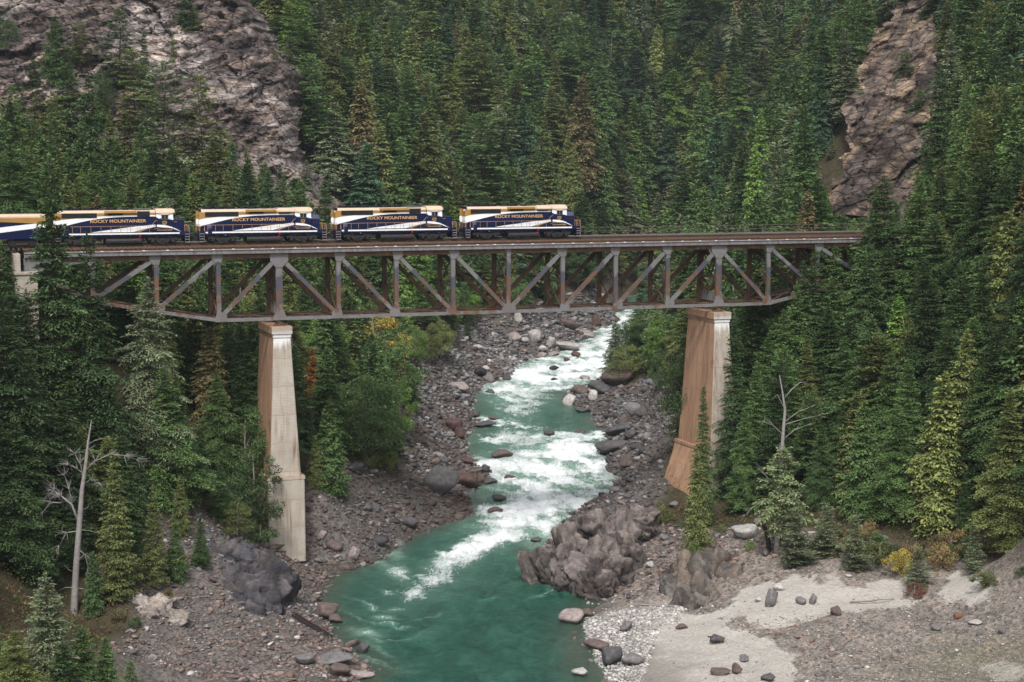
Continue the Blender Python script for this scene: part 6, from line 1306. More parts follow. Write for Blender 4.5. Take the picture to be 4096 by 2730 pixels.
dr = norm(r.normal(0, .7, (n*rep, 3))+np.array([0, 0, .35])); sd_ = norm(np.cross(dr, norm(r.normal(0, .6, (n*rep, 3))+np.array([0, 0, 1.]))))
V, Fq = kites(p, dr, sd_, r.uniform(.2, .42, n*rep), r.uniform(.06, .12, n*rep))
pal = np.array([(.05, .09, .03), (.08, .12, .035), (.13, .125, .04), (.17, .10, .04), (.06, .085, .04)]); pick = np.clip(np.floor((r.random(n)*.7+patch*.35+.2)*5), 0, 4).astype(int)
tint = pal[pick][id_]*np.exp(r.normal(0, .25, n*rep))[:, None]
link('undergrowth', fast_mesh('undergrowth', V, Fq, M['leaf'], fattr={'tint': tint})); tag(bpy.data.objects['undergrowth'], 'low leafy scrub and bracken covering the forest floor', 'undergrowth', kind='stuff')
# ------------------------------------------------------------------ stones
import bmesh
def ico(sub):
    bm = bmesh.new(); bmesh.ops.create_icosphere(bm, subdivisions=sub, radius=1.0)
    v = np.array([q.co[:] for q in bm.verts]); f = np.array([[q.index for q in p.verts] for p in bm.faces]); bm.free(); return v, f
ICO = {k: ico(k) for k in (1, 2, 3, 4, 5)}
def stone(sub, seed, planes=11, rough=.06, round_=.0, strat=0.):
    """an angular block: a ball cut by random planes"""
    r = np.random.default_rng(seed); v, f = ICO[sub]; v = norm(v)
    n = norm(r.normal(size=(planes, 3))); d = r.uniform(.50, .84, planes)
    q = v@n.T; rad = np.where(q > .02, d/np.maximum(q, .02), 9).min(1); rad = np.minimum(rad, 1.15); rad = rad*(1-round_)+.8*round_
    if sub >= 3: rad = rad*(1+rough*fbm(v*2.2+seed, 4) + strat*np.sin(v[:, 2]*22+3*fbm(v*1.5+seed, 2)))
    return v*rad[:, None], f
SMALL = [stone(1, 40+i, 10) if i % 5 else stone(2, 40+i, 11) for i in range(26)]; COBB = [stone(1, 140+i, 14, round_=.6) for i in range(10)]
def scatter(name, X, Y, S, cols, kinds, sink=.35, flat=(.28, .75), label=None):
    r = np.random.default_rng(len(X)); Z = ground(X, Y); Vs, Fs, Cs = [], [], []; off = 0; which = r.integers(0, len(kinds), len(X))
    for k, (v, f) in enumerate(kinds):
        i = np.nonzero(which == k)[0]; n = len(i)
        if not n: continue
        a = r.uniform(0, 6.28, n); sc_ = np.stack([S[i]*r.uniform(.9, 1.7, n), S[i]*r.uniform(.6, 1.05, n), S[i]*r.uniform(*flat, n)], 1)
        P = v[None]*sc_[:, None]; tl = r.normal(0, .38, n); y = P[..., 1]*np.cos(tl)[:, None]-P[..., 2]*np.sin(tl)[:, None]; z = P[..., 1]*np.sin(tl)[:, None]+P[..., 2]*np.cos(tl)[:, None]
        x = P[..., 0]; ca, sa = np.cos(a)[:, None], np.sin(a)[:, None]
        Q = np.stack([X[i][:, None]+x*ca-y*sa, Y[i][:, None]+x*sa+y*ca, (Z[i]+sc_[:, 2]*(.75-sink*2*r.random(n)))[:, None]+z], -1)
        Vs.append(Q.reshape(-1, 3)); Fs.append((f[None]+(np.arange(n)*len(v))[:, None, None]).reshape(-1, 3)+off); off += n*len(v)
        Cs.append(np.repeat(cols[i], len(f), 0))
    me = fast_mesh(name, np.concatenate(Vs), np.concatenate(Fs), M['rubble'], fattr={'col': np.concatenate(Cs)}); o = link(name, me); tag(o, label, kind='stuff'); return o
SLATE = .88*np.array([(.10, .096, .104), (.15, .145, .152), (.22, .212, .218), (.115, .088, .078), (.15, .118, .105), (.065, .062, .068), (.105, .078, .070), (.30, .285, .28)])
r = np.random.default_rng(99)
def bank_points(n, ymin, ymax, thr=.4, power=1.0, rng=r):
    y = ymin+(ymax-ymin)*rng.random(n)**power; side = rng.random(n) < .58
    w = 34*rng.random(n)**1.0; x = np.where(side, XL(y)+1.5-w, XR(y)-1.5+w); k = stony(x, y, ground(x, y)) > thr
    q = px_of(np.stack([x, y, ground(x, y)], 1)); k &= (q[0] > -100) & (q[0] < 4200) & (q[1] < 2830)
    return x[k], y[k]
x, y = bank_points(64000, 176, 545, .35, 1.25)
s = np.exp(r.normal(-1.32, .50, len(x)))*np.interp(y, [180, 260, 400, 550], [.62, 1.0, 1.35, 1.9]); s = np.clip(s, .10, 1.3)
q = px_of(np.stack([x, y, ground(x, y)], 1)); sandy = np.zeros(len(x), bool)
for pl in SAND+[COBBLE]: sandy |= (dist_poly(q[0], q[1], pl) < 12) & (y < 230)
rightbar = (x > 8) & (y < 212); k = ~sandy & ~(rightbar & (r.random(len(x)) < .80)); x, y, s = x[k], y[k], s[k]
sh = pn(np.stack([x*.06, y*.06, x*0], 1)); brown = np.clip(.45+sh*1.0-(y-250)/500+.15*(x < XL(y)), .1, .9)
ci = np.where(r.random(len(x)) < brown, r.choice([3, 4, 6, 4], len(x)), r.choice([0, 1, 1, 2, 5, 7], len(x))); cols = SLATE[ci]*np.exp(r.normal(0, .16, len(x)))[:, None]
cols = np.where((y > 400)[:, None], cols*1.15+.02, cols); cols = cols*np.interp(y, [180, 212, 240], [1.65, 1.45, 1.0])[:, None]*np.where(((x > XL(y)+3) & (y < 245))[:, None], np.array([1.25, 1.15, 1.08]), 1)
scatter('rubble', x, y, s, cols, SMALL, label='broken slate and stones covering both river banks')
# white cobbles and the pebbles strewn over the grey bar
n = 26000; x = r.uniform(6, 42, n); y = r.uniform(176, 214, n); q = px_of(np.stack([x, y, ground(x, y)], 1)); dc = dist_poly(q[0], q[1], COBBLE); k = (dc+18*pn(np.stack([x, y, x*0], 1)) < 0) & (x > XR(y)-.8); x, y = x[k], y[k]
s = np.clip(np.exp(r.normal(-1.95, .42, len(x))), .07, .5); g = r.uniform(.24, .62, len(x)); cols = np.stack([g, g*.97, g*.93], 1)
scatter('cobbles', x, y, s, cols, COBB, label='white and grey cobbles piled along the right water edge')
n = 15000; x = r.uniform(12, 62, n); y = r.uniform(168, 206, n); q = px_of(np.stack([x, y, ground(x, y)], 1)); k = (x > XR(y)+3) & (q[1] > 2380) & (q[1] < 2800) & (q[0] < 4200); sn = np.zeros(n, bool)
for pl in SAND: sn |= dist_poly(q[0], q[1], pl)+14*pn(np.stack([x*.8, y*.8, x*0], 1)) < 6
k &= ~sn | (r.random(n) < .07); x, y = x[k], y[k]; s = np.clip(np.exp(r.normal(-2.45, .45, len(x))), .05, .4); g = np.where(r.random(len(x)) < .14, r.uniform(.35, .6, len(x)), r.uniform(.16, .32, len(x))); cols = np.stack([g*1.02, g*.97, g*.9], 1)
scatter('gravel', x, y, s, cols, COBB, label='grey gravel of the broad right-hand bar')

# boulders one by one
BIG = [fast_mesh('boulder', *stone(3, 300+i, 13+i % 4, .035, .02*(i % 3)), M['rock']) for i in range(12)]
SLAB = [fast_mesh('boulder', *stone(3, 340+i, 12, .04, 0, .012), M['rock']) for i in range(6)]
MIDB = [fast_mesh('boulder', *stone(2, 360+i, 12), M['rock']) for i in range(10)]
RCOL = {'grey': (.18, .174, .176), 'dark grey': (.095, .09, .095), 'brown': (.135, .102, .094), 'reddish brown': (.11, .068, .062), 'pale grey': (.40, .385, .375), 'white': (.50, .485, .465), 'black': (.035, .034, .038), 'pinkish grey': (.30, .255, .245), 'tan': (.36, .29, .22)}
def boulder(px, py, w, h, col, label, me=None, ang=0, tilt=0., deep=.8, grp='boulders of the river banks', Y=None):
    """px,py: centre in the photograph; w,h: size there in pixels"""
    p = hit(px, py+h*.42); d = px_of(p)[2][0]; W = w*d/F; Hh = h*d/F
    o = bpy.data.objects.new('boulder', me or rnd.choice(BIG)); C.objects.link(o)
    o.location = (p[0], p[1]+W*.15, p[2]+Hh*.38); o.scale = (W*.56, W*.56*deep, Hh*.60); o.rotation_euler = (rnd.uniform(-.15, .15), tilt, ang if ang else rnd.uniform(-.4, .4))
    k = RCOL[col]; o.color = (*k, 1); tag(o, label, 'boulder', grp); return o
BL = [ # px, py, w, h, colour, label, slab?, tilt
 (1300, 2447, 125, 85, 'brown', 'rounded brown boulder at the left water edge above the fallen girder', 0, 0), (1340, 2478, 60, 40, 'brown', 'small brown boulder hugging the big rounded one at the left shore', 0, 0), (1455, 2590, 62, 46, 'dark grey', 'dark square boulder in the shallows below the fallen girder', 0, 0),
 (1330, 2645, 165, 36, 'grey', 'long flat grey slab at the lower left water edge', 1, 0), (1355, 2680, 100, 60, 'brown', 'brown angular boulder under the long flat grey slab', 0, 0), (1440, 2700, 95, 36, 'pinkish grey', 'low pinkish boulder at the bottom left of the pool', 0, 0), (1225, 2640, 110, 50, 'grey', 'grey block inland of the long flat slab', 0, 0),
 (1345, 2190, 70, 52, 'brown', 'brown block on the rubble right of the pale pier base', 0, 0), (1415, 2220, 62, 70, 'pinkish grey', 'upright pinkish block near the water right of the pale pier', 0, .3), (1290, 2140, 45, 34, 'pinkish grey', 'pinkish block on the rubble just right of the pale pier', 0, 0), (1640, 2090, 70, 60, 'dark grey', 'dark block on the rubble bank left of the white plume', 0, 0),
 (1860, 1920, 110, 75, 'reddish brown', 'largest reddish brown boulder on the left edge of the main rapid', 0, 0), (1925, 1915, 46, 50, 'brown', 'brown block wedged right of the largest reddish boulder', 0, 0), (1940, 1875, 45, 42, 'dark grey', 'pointed dark boulder in foam above the largest reddish boulder', 0, .4), (1960, 1925, 52, 30, 'dark grey', 'dark flat rock in foam beside the largest reddish boulder', 0, 0),
 (1765, 1930, 120, 120, 'grey', 'leaning grey slab on the left bank inland of the reddish boulder', 1, .75), (1870, 1845, 60, 40, 'reddish brown', 'reddish boulder upstream of the largest reddish one', 0, 0), (2005, 1815, 84, 40, 'brown', 'brown boulder standing alone in the middle of the rapid', 0, 0), (1990, 1993, 58, 30, 'dark grey', 'dark boulder in calm water below the main rapid', 0, 0), (1978, 2040, 62, 30, 'brown', 'brown boulder in the white lip of the lowest rapid', 0, 0), (2040, 1910, 50, 16, 'reddish brown', 'half drowned reddish rock in the main rapid', 0, 0),
 (2200, 1733, 64, 28, 'dark grey', 'dark rounded rock cutting the upper white line, left of two', 0, 0), (2322, 1728, 56, 24, 'dark grey', 'dark rounded rock cutting the upper white line, right of two', 0, 0), (1940, 1701, 90, 24, 'dark grey', 'long flat dark rock in the calm water left of the rapid', 1, 0), (1977, 1675, 48, 20, 'brown', 'brown rock at the start of the small white fall', 0, 0), (1895, 1660, 74, 40, 'dark grey', 'dark slab at the left shore above the flat dark rock', 0, 0), (1960, 1567, 42, 22, 'dark grey', 'dark rock in foam at the head of the green pool', 0, 0),
 (1845, 1550, 90, 48, 'pinkish grey', 'pinkish grey sloping slab on the left shore', 0, .25), (1920, 1490, 60, 42, 'black', 'black block on the left shore below the bridge', 0, 0), (1955, 1515, 60, 40, 'grey', 'grey block under the black block on the left shore', 0, 0), (2030, 1512, 46, 30, 'dark grey', 'dark boulder jutting from the left shore into foam', 0, 0), (1820, 1700, 90, 66, 'reddish brown', 'reddish brown mass of rock at the left water edge', 0, 0), (1840, 1735, 60, 50, 'reddish brown', 'lower reddish brown block at the left water edge', 0, 0),
 (2215, 1472, 44, 22, 'black', 'black boulder in the upper rapid, leftmost of those in foam', 0, 0), (2268, 1440, 36, 18, 'reddish brown', 'small red rock in the upper rapid', 0, 0), (2308, 1419, 42, 28, 'reddish brown', 'larger red rock in the upper rapid', 0, 0), (2460, 1394, 42, 26, 'black', 'black boulder highest up in the white rapid', 0, 0), (2218, 1518, 28, 14, 'black', 'small black rock in the white cascade', 0, 0), (2345, 1512, 46, 18, 'pinkish grey', 'low pale rock awash in the white cascade', 0, 0),
 (2280, 1385, 126, 42, 'pale grey', 'long pale whaleback boulder in the upper rapid', 0, 0), (2205, 1370, 46, 70, 'pale grey', 'upright pale slab leaning on the whaleback boulder', 0, .3), (2340, 1335, 86, 28, 'pinkish grey', 'long pale boulder upstream of the whaleback', 0, .15), (2075, 1275, 48, 50, 'pale grey', 'big pale cube on the upper left bank under the bridge', 0, 0), (2140, 1345, 70, 56, 'pale grey', 'pale slab among blocks left of the upright slab', 1, .6), (2060, 1350, 74, 46, 'pinkish grey', 'broad pinkish block on the upper left bank', 0, .3), (1910, 1390, 60, 30, 'pale grey', 'pale flat block on the left bank below the bushes', 0, .2), (2170, 1395, 40, 30, 'white', 'whitish block in front of the upright slab', 0, 0), (2270, 1300, 80, 40, 'brown', 'brown slab pile at the upper left water edge', 1, .5), (2390, 1290, 60, 40, 'reddish brown', 'reddish mass at the far bend of the rapids', 0, 0), (2170, 1420, 44, 24, 'pinkish grey', 'pinkish block at the shore below the whaleback', 0, 0), (2215, 1415, 50, 22, 'pinkish grey', 'flat pinkish block touching the whaleback boulder', 0, 0),
 (2500, 1500, 160, 90, 'brown', 'huge brown rock bulging from the right shore below the bushes', 0, -.35), (2330, 1565, 70, 52, 'brown', 'brown block at the tip of the right-hand rock spit', 0, 0), (2410, 1555, 100, 52, 'dark grey', 'large dark grey block on the right-hand rock spit', 0, .2), (2375, 1580, 52, 46, 'white', 'white-topped boulder on the right-hand rock spit', 0, -.4), (2280, 1600, 62, 50, 'white', 'whitish crumbly boulder at the edge of the green pool', 0, 0), (2335, 1642, 76, 20, 'dark grey', 'flat dark rock below the white boulders', 1, 0), (2530, 1640, 62, 70, 'grey', 'upright grey block on the right bank left of the stained pier', 0, -.5), (2570, 1650, 70, 60, 'dark grey', 'dark wedge of rock by the stained pier', 0, -.5), (2500, 1690, 60, 40, 'brown', 'brown block on the right bank above the calm eddy', 0, 0),
 (2490, 1715, 110, 50, 'dark grey', 'dark pointed slab on the right shore', 0, -.3), (2440, 1790, 138, 58, 'dark grey', 'big dark sloping boulder where the eddy begins on the right', 0, -.25), (2530, 1735, 70, 36, 'dark grey', 'dark slab behind the pointed one on the right shore', 0, 0), (2510, 1850, 80, 60, 'brown', 'brown rock at the right shore beside the eddy', 0, 0), (2410, 1982, 38, 26, 'black', 'black rock in foam before the promontory', 0, 0), (2150, 2160, 46, 26, 'dark grey', 'dark rock at the tip of the promontory', 0, 0),
 (2300, 2465, 112, 66, 'pinkish grey', 'pale pink-grey boulder lying in the pool at the cobble point', 0, -.3), (2350, 2455, 56, 44, 'brown', 'brown-capped rock leaning on the pale pool boulder', 0, 0), (2450, 2622, 96, 96, 'dark grey', 'upright dark grey boulder at the lower right water edge', 0, -.5), (2535, 2640, 84, 60, 'grey', 'smooth grey boulder right of the upright dark one', 0, 0), (2400, 2585, 110, 46, 'brown', 'flat brown-grey boulder above the upright dark one', 0, 0), (2327, 2690, 68, 40, 'pale grey', 'rounded pale boulder standing in shallow water at lower right', 0, 0), (2505, 2515, 62, 34, 'grey', 'flat grey slab on the white cobbles', 1, -.3),
 (3085, 2395, 62, 92, 'grey', 'upright lichen-grey boulder in the upper sand strip', 0, .1), (3115, 2350, 52, 36, 'white', 'white boulder behind the upright one in the sand', 0, 0), (3210, 2408, 46, 36, 'grey', 'round grey boulder in the sand right of the white one', 0, 0), (3255, 2400, 34, 46, 'grey', 'smaller grey boulder in the sand, second from the white one', 0, 0), (3345, 2450, 62, 44, 'brown', 'brown stone at the lower rim of the upper sand strip', 0, 0), (3035, 2400, 34, 24, 'white', 'white cobble left of the upright sand boulder', 0, 0),
 (2990, 2130, 140, 66, 'pale grey', 'big pale lichened boulder left of the half-dead snag', 0, 0), (3040, 2090, 54, 34, 'grey', 'grey boulder on top of the lichened one by the snag', 0, 0), (2700, 2020, 40, 30, 'grey', 'grey boulder below the stained pier foot', 0, 0), (3540, 2155, 34, 26, 'grey', 'lone grey boulder under the firs right of the snag', 0, 0), (3750, 2515, 46, 30, 'grey', 'grey stone on the gravel bar left of the rusty drum', 0, 0), (3910, 2495, 60, 24, 'pale grey', 'pale flat stone on the gravel bar right of the rusty drum', 0, 0), (3920, 2530, 36, 30, 'grey', 'grey stone below the pale flat one on the bar', 0, 0), (4010, 2525, 44, 34, 'grey', 'grey stone at the right edge of the gravel bar', 0, 0),
 (2505, 2190, 62, 40, 'grey', 'flat-faced grey boulder on the promontory scree', 0, 0), (2445, 2195, 56, 44, 'brown', 'brown boulder beside the flat-faced one on the scree', 0, 0), (2600, 2260, 46, 32, 'pale grey', 'pale smooth boulder on the scree left of the crag', 0, 0), (2490, 2300, 52, 34, 'pale grey', 'pale wedge boulder near the promontory foot', 0, -.3), (2520, 2262, 40, 30, 'dark grey', 'dark boulder above the pale wedge', 0, 0), (2660, 2155, 50, 26, 'grey', 'grey slab on the upper scree below the pier', 1, .2), (2700, 2325, 32, 22, 'grey', 'grey stone at the left foot of the crag', 0, 0),
 (2870, 2560, 62, 40, 'dark grey', 'dark stone pile in the lower sand patch', 0, 0), (2950, 2680, 60, 46, 'brown', 'brown block in the lower sand near the bottom edge', 0, 0), (2890, 2690, 84, 30, 'brown', 'flat brown stone left of the brown block in the sand', 1, 0), (2980, 2640, 52, 34, 'grey', 'grey boulder upper right of the brown block in the sand', 0, 0), (2725, 2510, 46, 30, 'brown', 'brown stone in the middle of the lower sand', 0, 0), (3080, 2715, 60, 40, 'dark grey', 'dark boulder cut by the bottom edge of the photo', 0, 0)]
for (a, b_, w_, h_, col, lab, slab, tl) in BL: boulder(a, b_, w_, h_, col, lab, rnd.choice(SLAB if slab else BIG), tilt=tl)
# the larger loose blocks of the banks, scattered
x, y = bank_points(1500, 178, 520, .55, 1.3, np.random.default_rng(4)); order = np.random.default_rng(2).permutation(len(x)); n = 0; bgroups = {}
for i in order:
    X_, Y_ = x[i], y[i]; qx_, qy_, d_ = px_of((X_, Y_, float(ground(X_, Y_)))); qx_, qy_ = float(qx_[0]), float(qy_[0])
    if X_ > 12 and Y_ < 214: continue
    if not (0 < qx_ < 4090 and 1200 < qy_ < 2725): continue
    w_ = rnd.uniform(.45, 1.15)*np.interp(Y_, [180, 300, 520], [.8, 1.15, 1.9]); col = rnd.choice(['grey', 'grey', 'dark grey', 'brown', 'brown', 'pinkish grey', 'reddish brown'] + (['pale grey']*3 if Y_ > 380 else []))
    o = bpy.data.objects.new('boulder', rnd.choice(MIDB)); C.objects.link(o); hh = w_*rnd.uniform(.45, .8)
    o.location = (X_, Y_, float(ground(X_, Y_))+hh*.22); o.scale = (w_*.62, w_*.55, hh*.62); o.rotation_euler = (rnd.uniform(-.4, .4), rnd.uniform(-.4, .4), rnd.random()*6.28); k = rnd.uniform(.85, 1.2); o.color = (*(q*k for q in RCOL[col]), 1)
    left = X_ < XL(Y_)+1
    zn = ('on the stony shore below the dark rock' if qy_ > 2350 else 'on the rubble beside the pale pier' if qy_ > 2050 else 'on the left bank beside the main rapid' if qy_ > 1750 else 'on the left bank beside the green pool' if qy_ > 1530 else 'on the upper left bank under the bridge') if left else ('on the scree of the promontory' if qy_ > 2000 else 'on the right bank below the stained pier' if qy_ > 1700 else 'on the right bank upstream of the stained pier')
    lab = f"{'large' if w_ > 1.0 else 'small' if w_ < .65 else 'middling'} {col} block {zn}"; bgroups.setdefault(lab, []).append((qx_, o)); n += 1
    if n >= 185: break
for lab, L in bgroups.items():
    L.sort(key=lambda t_: t_[0])
    for i, (_, o) in enumerate(L):
        tag(o, lab if len(L) == 1 else ('leftmost ' if i == 0 else 'rightmost ' if i == len(L)-1 else (ORD[i] if i < len(ORD) else 'further')+' from left, ')+lab, 'boulder', 'loose blocks of the river banks')
# rock masses: bare bedrock made of large fractured blocks grown into one another
def bedrock(name, bumps, col, label, seed=1, tall=1.2, tilt=.25, grp=None, amp=.10):
    """bumps: (px,py of the top, distance, radius in metres)"""
    r = np.random.default_rng(seed); Vs, Fs, Cs = [], [], []; off = 0
    for q, (a, b_, Y, R) in enumerate(bumps):
        p = at(a, b_, Y); g = float(ground(p[0], p[1])); v, f = stone(5, seed*50+q, 14, 0, .0); hz = max(R*tall, (p[2]-g)*.62)
        P = v*np.array([R*1.42, R*1.3, hz*1.25]); ca = r.uniform(-.5, .5); cb = r.normal(0, tilt)
        P = np.stack([P[:, 0]*math.cos(cb)+P[:, 2]*math.sin(cb), P[:, 1], -P[:, 0]*math.sin(cb)+P[:, 2]*math.cos(cb)], 1); P = np.stack([P[:, 0]*math.cos(ca)-P[:, 1]*math.sin(ca), P[:, 0]*math.sin(ca)+P[:, 1]*math.cos(ca), P[:, 2]], 1)
        P = P+np.array([p[0], p[1]+R*.6, p[2]-P[:, 2].max()]); nv_ = norm(v)
        wq = .2*np.stack([fbm(P*.8+seed, 3), fbm(P*.8+seed+9, 3), fbm(P*.8+seed+19, 3)], 1); c1, g1, f1 = facets(P*np.array([.55, .55, .42])+seed+wq); c2, g2, f2 = facets(P*np.array([1.5, 1.5, 1.1])+seed+4+wq)
        P = P+nv_*(R*amp*(1.6*(c1-.5)+2.6*f1+.6*(c2-.5)+1.1*f2-.9*sstep(.08, 0, g1)-.45*sstep(.09, 0, g2)+.35*fbm(P*1.2+seed, 4)))[:, None]
        lt = (.5+.9*fbm(P*.3+seed, 3)).clip(0, 1)[:, None]; cc = np.array(col); k = cc[0]*(1-lt)+cc[1]*lt; up_ = (sstep(.25, .8, nv_[:, 2])*(.4+.9*fbm(P*.5+seed+2, 3))).clip(0, 1)[:, None]; k = k*(1-.7*up_)+cc[2]*.7*up_; k = k*(.65+.7*c1[:, None])*(.8+.4*c2[:, None])
        Vs.append(P); Fs.append(f+off); Cs.append(k); off += len(P)
    return tag(link(name, fast_mesh(name, np.concatenate(Vs), np.concatenate(Fs), M['rubble'], attr={'col': np.concatenate(Cs)})), label, 'rock outcrop', grp)
bedrock('rock_outcrop', [(850, 2125, 211, 2.6), (930, 2165, 208, 3.2), (1000, 2225, 205.5, 3.4), (1060, 2310, 203, 2.8), (900, 2245, 204.5, 3.3), (970, 2300, 202, 3.6), (1000, 2390, 199, 2.8), (890, 2340, 201, 2.8), (820, 2210, 207, 2.4), (940, 2420, 198.5, 2.3), (1075, 2400, 200.5, 1.9)], [(.040, .039, .047), (.085, .082, .092), (.095, .082, .075)], 'dark bulging rock knoll on the left bank below the pale pier', seed=2)
bedrock('rock_outcrop', [(2300, 2098, 223, 2.2), (2390, 2050, 228, 2.6), (2470, 2038, 231, 2.8), (2560, 2040, 233, 2.6), (2350, 2130, 221, 2.6), (2430, 2140, 220, 2.8), (2250, 2178, 221, 1.8), (2195, 2196, 222, 1.5), (2145, 2208, 222.5, 1.1), (2400, 2225, 216, 2.3), (2330, 2205, 218, 2.1), (2500, 2130, 225, 2.6), (2420, 2278, 213.5, 1.6), (2455, 2225, 217, 2.2), (2280, 2240, 218, 1.5), (2345, 2275, 215, 1.3)], [(.078, .065, .062), (.155, .136, .13), (.17, .14, .125)], 'brown-grey rocky promontory pushing into the river on the right', seed=5, tall=.7, amp=.13)
bedrock('rock_outcrop', [(2740, 2208, 213.5, 2.3), (2800, 2212, 212, 2.5), (2870, 2198, 213.5, 2.7), (2760, 2288, 208.5, 1.9), (2830, 2288, 208, 2.1), (2900, 2268, 210, 2.1), (2720, 2366, 206, 1.5), (2800, 2376, 204.5, 1.6), (2860, 2366, 205, 1.5), (2950, 2256, 212, 2.1), (3010, 2288, 210.5, 1.7), (2690, 2300, 210, 1.4)], [(.068, .060, .056), (.135, .124, .116), (.15, .115, .085)], 'steep dark crag with a leaning cedar above the upper sand strip', seed=8, tall=1.9, tilt=.15)
bedrock('rock_outcrop', [(560, 2375, 188, 1.6), (620, 2415, 187, 1.8), (580, 2440, 185.5, 1.5), (650, 2385, 189, 1.4), (690, 2440, 187, 1.2)], [(.22, .195, .18), (.38, .35, .33), (.25, .21, .18)], 'pale shattered rock bank at the foot of the drooping spruces', seed=12, tall=.8)
# dead trees
def limb(b, p, d, L, r0, lev, rg, droop=.15):
    n = 6; pts_ = [Vector(p)]; d = Vector(d).normalized()
    for i in range(n):
        d = (d+Vector((rg.gauss(0, .16), rg.gauss(0, .16), rg.gauss(0, .12)-droop*.25))).normalized(); pts_.append(pts_[-1]+d*L/n)
    b.tube(pts_, [r0*(1-.85*i/n) for i in range(n+1)], 5 if lev else 6)
    if lev > 0:
        for i in range(2, n+1):
            for _ in range(2 if lev == 1 else 1+(i % 2)):
                dd = (d+Vector((rg.gauss(0, .7), rg.gauss(0, .7), rg.gauss(.05, .45)))).normalized(); limb(b, pts_[i], dd, L*rg.uniform(.25, .5), r0*.42*(1-.1*i), lev-1, rg, droop)
rg = random.Random(8)
p = at(300, 2490, 185); gz = float(ground(p[0], p[1])); tp = at(368, 1675, 185)
e = empty('dead_tree', (p[0], p[1], gz-.2)); tag(e, 'bleached bare dead tree with forked trunk at the lower left', 'dead tree')
def loc(px, py, dy=0): q = at(px, py, 185); return (q[0]-p[0], dy, q[2]-gz+.2)
tk = MB().tube([(0, 0, -.5), loc(296, 2440), loc(305, 2260), loc(318, 2090), loc(328, 1960), loc(345, 1840), loc(352, 1770), loc(360, 1720), loc(366, 1680)], [.50, .40, .34, .30, .24, .17, .12, .08, .02], 9).build('trunk', M['dead'], e, True)
for pts_, r0, lv in [([(312, 2085), (285, 2020), (250, 1985), (215, 1965)], .17, 2), ([(246, 2012), (205, 2010), (170, 2050), (155, 2090)], .08, 1), ([(345, 1880), (380, 1845), (440, 1818), (500, 1822), (545, 1840)], .08, 1), ([(352, 1780), (380, 1762), (425, 1752)], .05, 0), ([(335, 1930), (322, 1860), (300, 1815)], .08, 1), ([(350, 1800), (368, 1790), (384, 1780)], .04, 0), ([(340, 1935), (360, 1920), (395, 1930)], .05, 1),
                    ([(308, 2125), (270, 2130), (240, 2180)], .07, 1), ([(300, 2350), (260, 2352), (235, 2362)], .05, 0), ([(303, 2352), (340, 2355), (375, 2392)], .05, 0), ([(316, 2200), (338, 2220), (350, 2270), (380, 2290)], .06, 1), ([(330, 2040), (352, 2030), (365, 2000)], .04, 0), ([(322, 2120), (360, 2125), (395, 2130)], .04, 0), ([(300, 2290), (270, 2280), (255, 2260)], .03, 0), ([(340, 1900), (310, 1880), (280, 1860)], .06, 1), ([(290, 2012), (275, 1960), (262, 1900)], .06, 1)]:
    b = MB(); dy = [rg.uniform(-.8, .8)*i/len(pts_) for i in range(len(pts_))]; P_ = [loc(a, c, d) for (a, c), d in zip(pts_, dy)]; b.tube(P_, [r0*(1-.75*i/(len(P_)-1)) for i in range(len(P_))], 6)
    if lv:
        for i in range(1, len(P_)):
            for _ in range(4+3*lv): limb(b, P_[i], Vector(P_[i])-Vector(P_[i-1])+Vector((rg.gauss(0, .8), rg.gauss(0, .8), rg.gauss(.1, .6))), rg.uniform(.8, 1.8), .035, lv-1, rg, .3)
    b.build('branch', M['dead'], e, True)
p = at(3108, 2190, 212.5); gz = float(ground(p[0], p[1]))
e = empty('dead_tree', (p[0], p[1], gz-.2)); tag(e, 'half-dead snag with pale bare top and sparse grey-green foliage on the right bank', 'dead tree')
def loc(px, py, dy=0): q = at(px, py, 212.5); return (q[0]-p[0], dy, q[2]-gz+.2)
MB().tube([(0, 0, -.5), loc(3110, 2130), loc(3118, 1980), loc(3126, 1830), loc(3134, 1720), loc(3140, 1640), loc(3130, 1570), loc(3118, 1500)], [.44, .36, .30, .25, .20, .16, .10, .03], 9).build('trunk', M['dead'], e, True)
for pts_, r0, lv in [([(3141, 1590), (3165, 1560), (3200, 1532), (3232, 1530)], .09, 0), ([(3140, 1640), (3110, 1580), (3085, 1600)], .05, 0), ([(3138, 1690), (3190, 1650), (3240, 1630)], .07, 1), ([(3136, 1700), (3200, 1680), (3270, 1665)], .07, 1), ([(3134, 1740), (3090, 1700), (3060, 1690)], .07, 1), ([(3130, 1760), (3180, 1720), (3230, 1700)], .07, 1), ([(3120, 1960), (3060, 1900), (3040, 1880)], .07, 1), ([(3060, 2000), (3010, 2030), (2980, 2060)], .06, 1)]:
    b = MB(); dy = [rg.uniform(-.8, .8)*i/len(pts_) for i in range(len(pts_))]; P_ = [loc(a, c, d) for (a, c), d in zip(pts_, dy)]; b.tube(P_, [r0*(1-.75*i/(len(P_)-1)) for i in range(len(P_))], 6)
    if lv:
        for i in range(1, len(P_)):
            for _ in range(3): limb(b, P_[i], Vector(P_[i])-Vector(P_[i-1])+Vector((rg.gauss(0, .5), rg.gauss(0, .5), rg.gauss(.1, .4))), rg.uniform(.8, 1.7), .03, lv-1, rg, .2)
    b.build('branch', M['dead'], e, True)
cm = conifer(777, 13.5, 3.6, nb=190, up=.2, droop=.4, bare=.22, shape=.55, kl=.42, kw=.09, gap=.26, hang=.3, ragged=.8); c = link('crown', cm, e); c.color = (*COL['pale green'], 1); c.location = (.6, 0, .6)
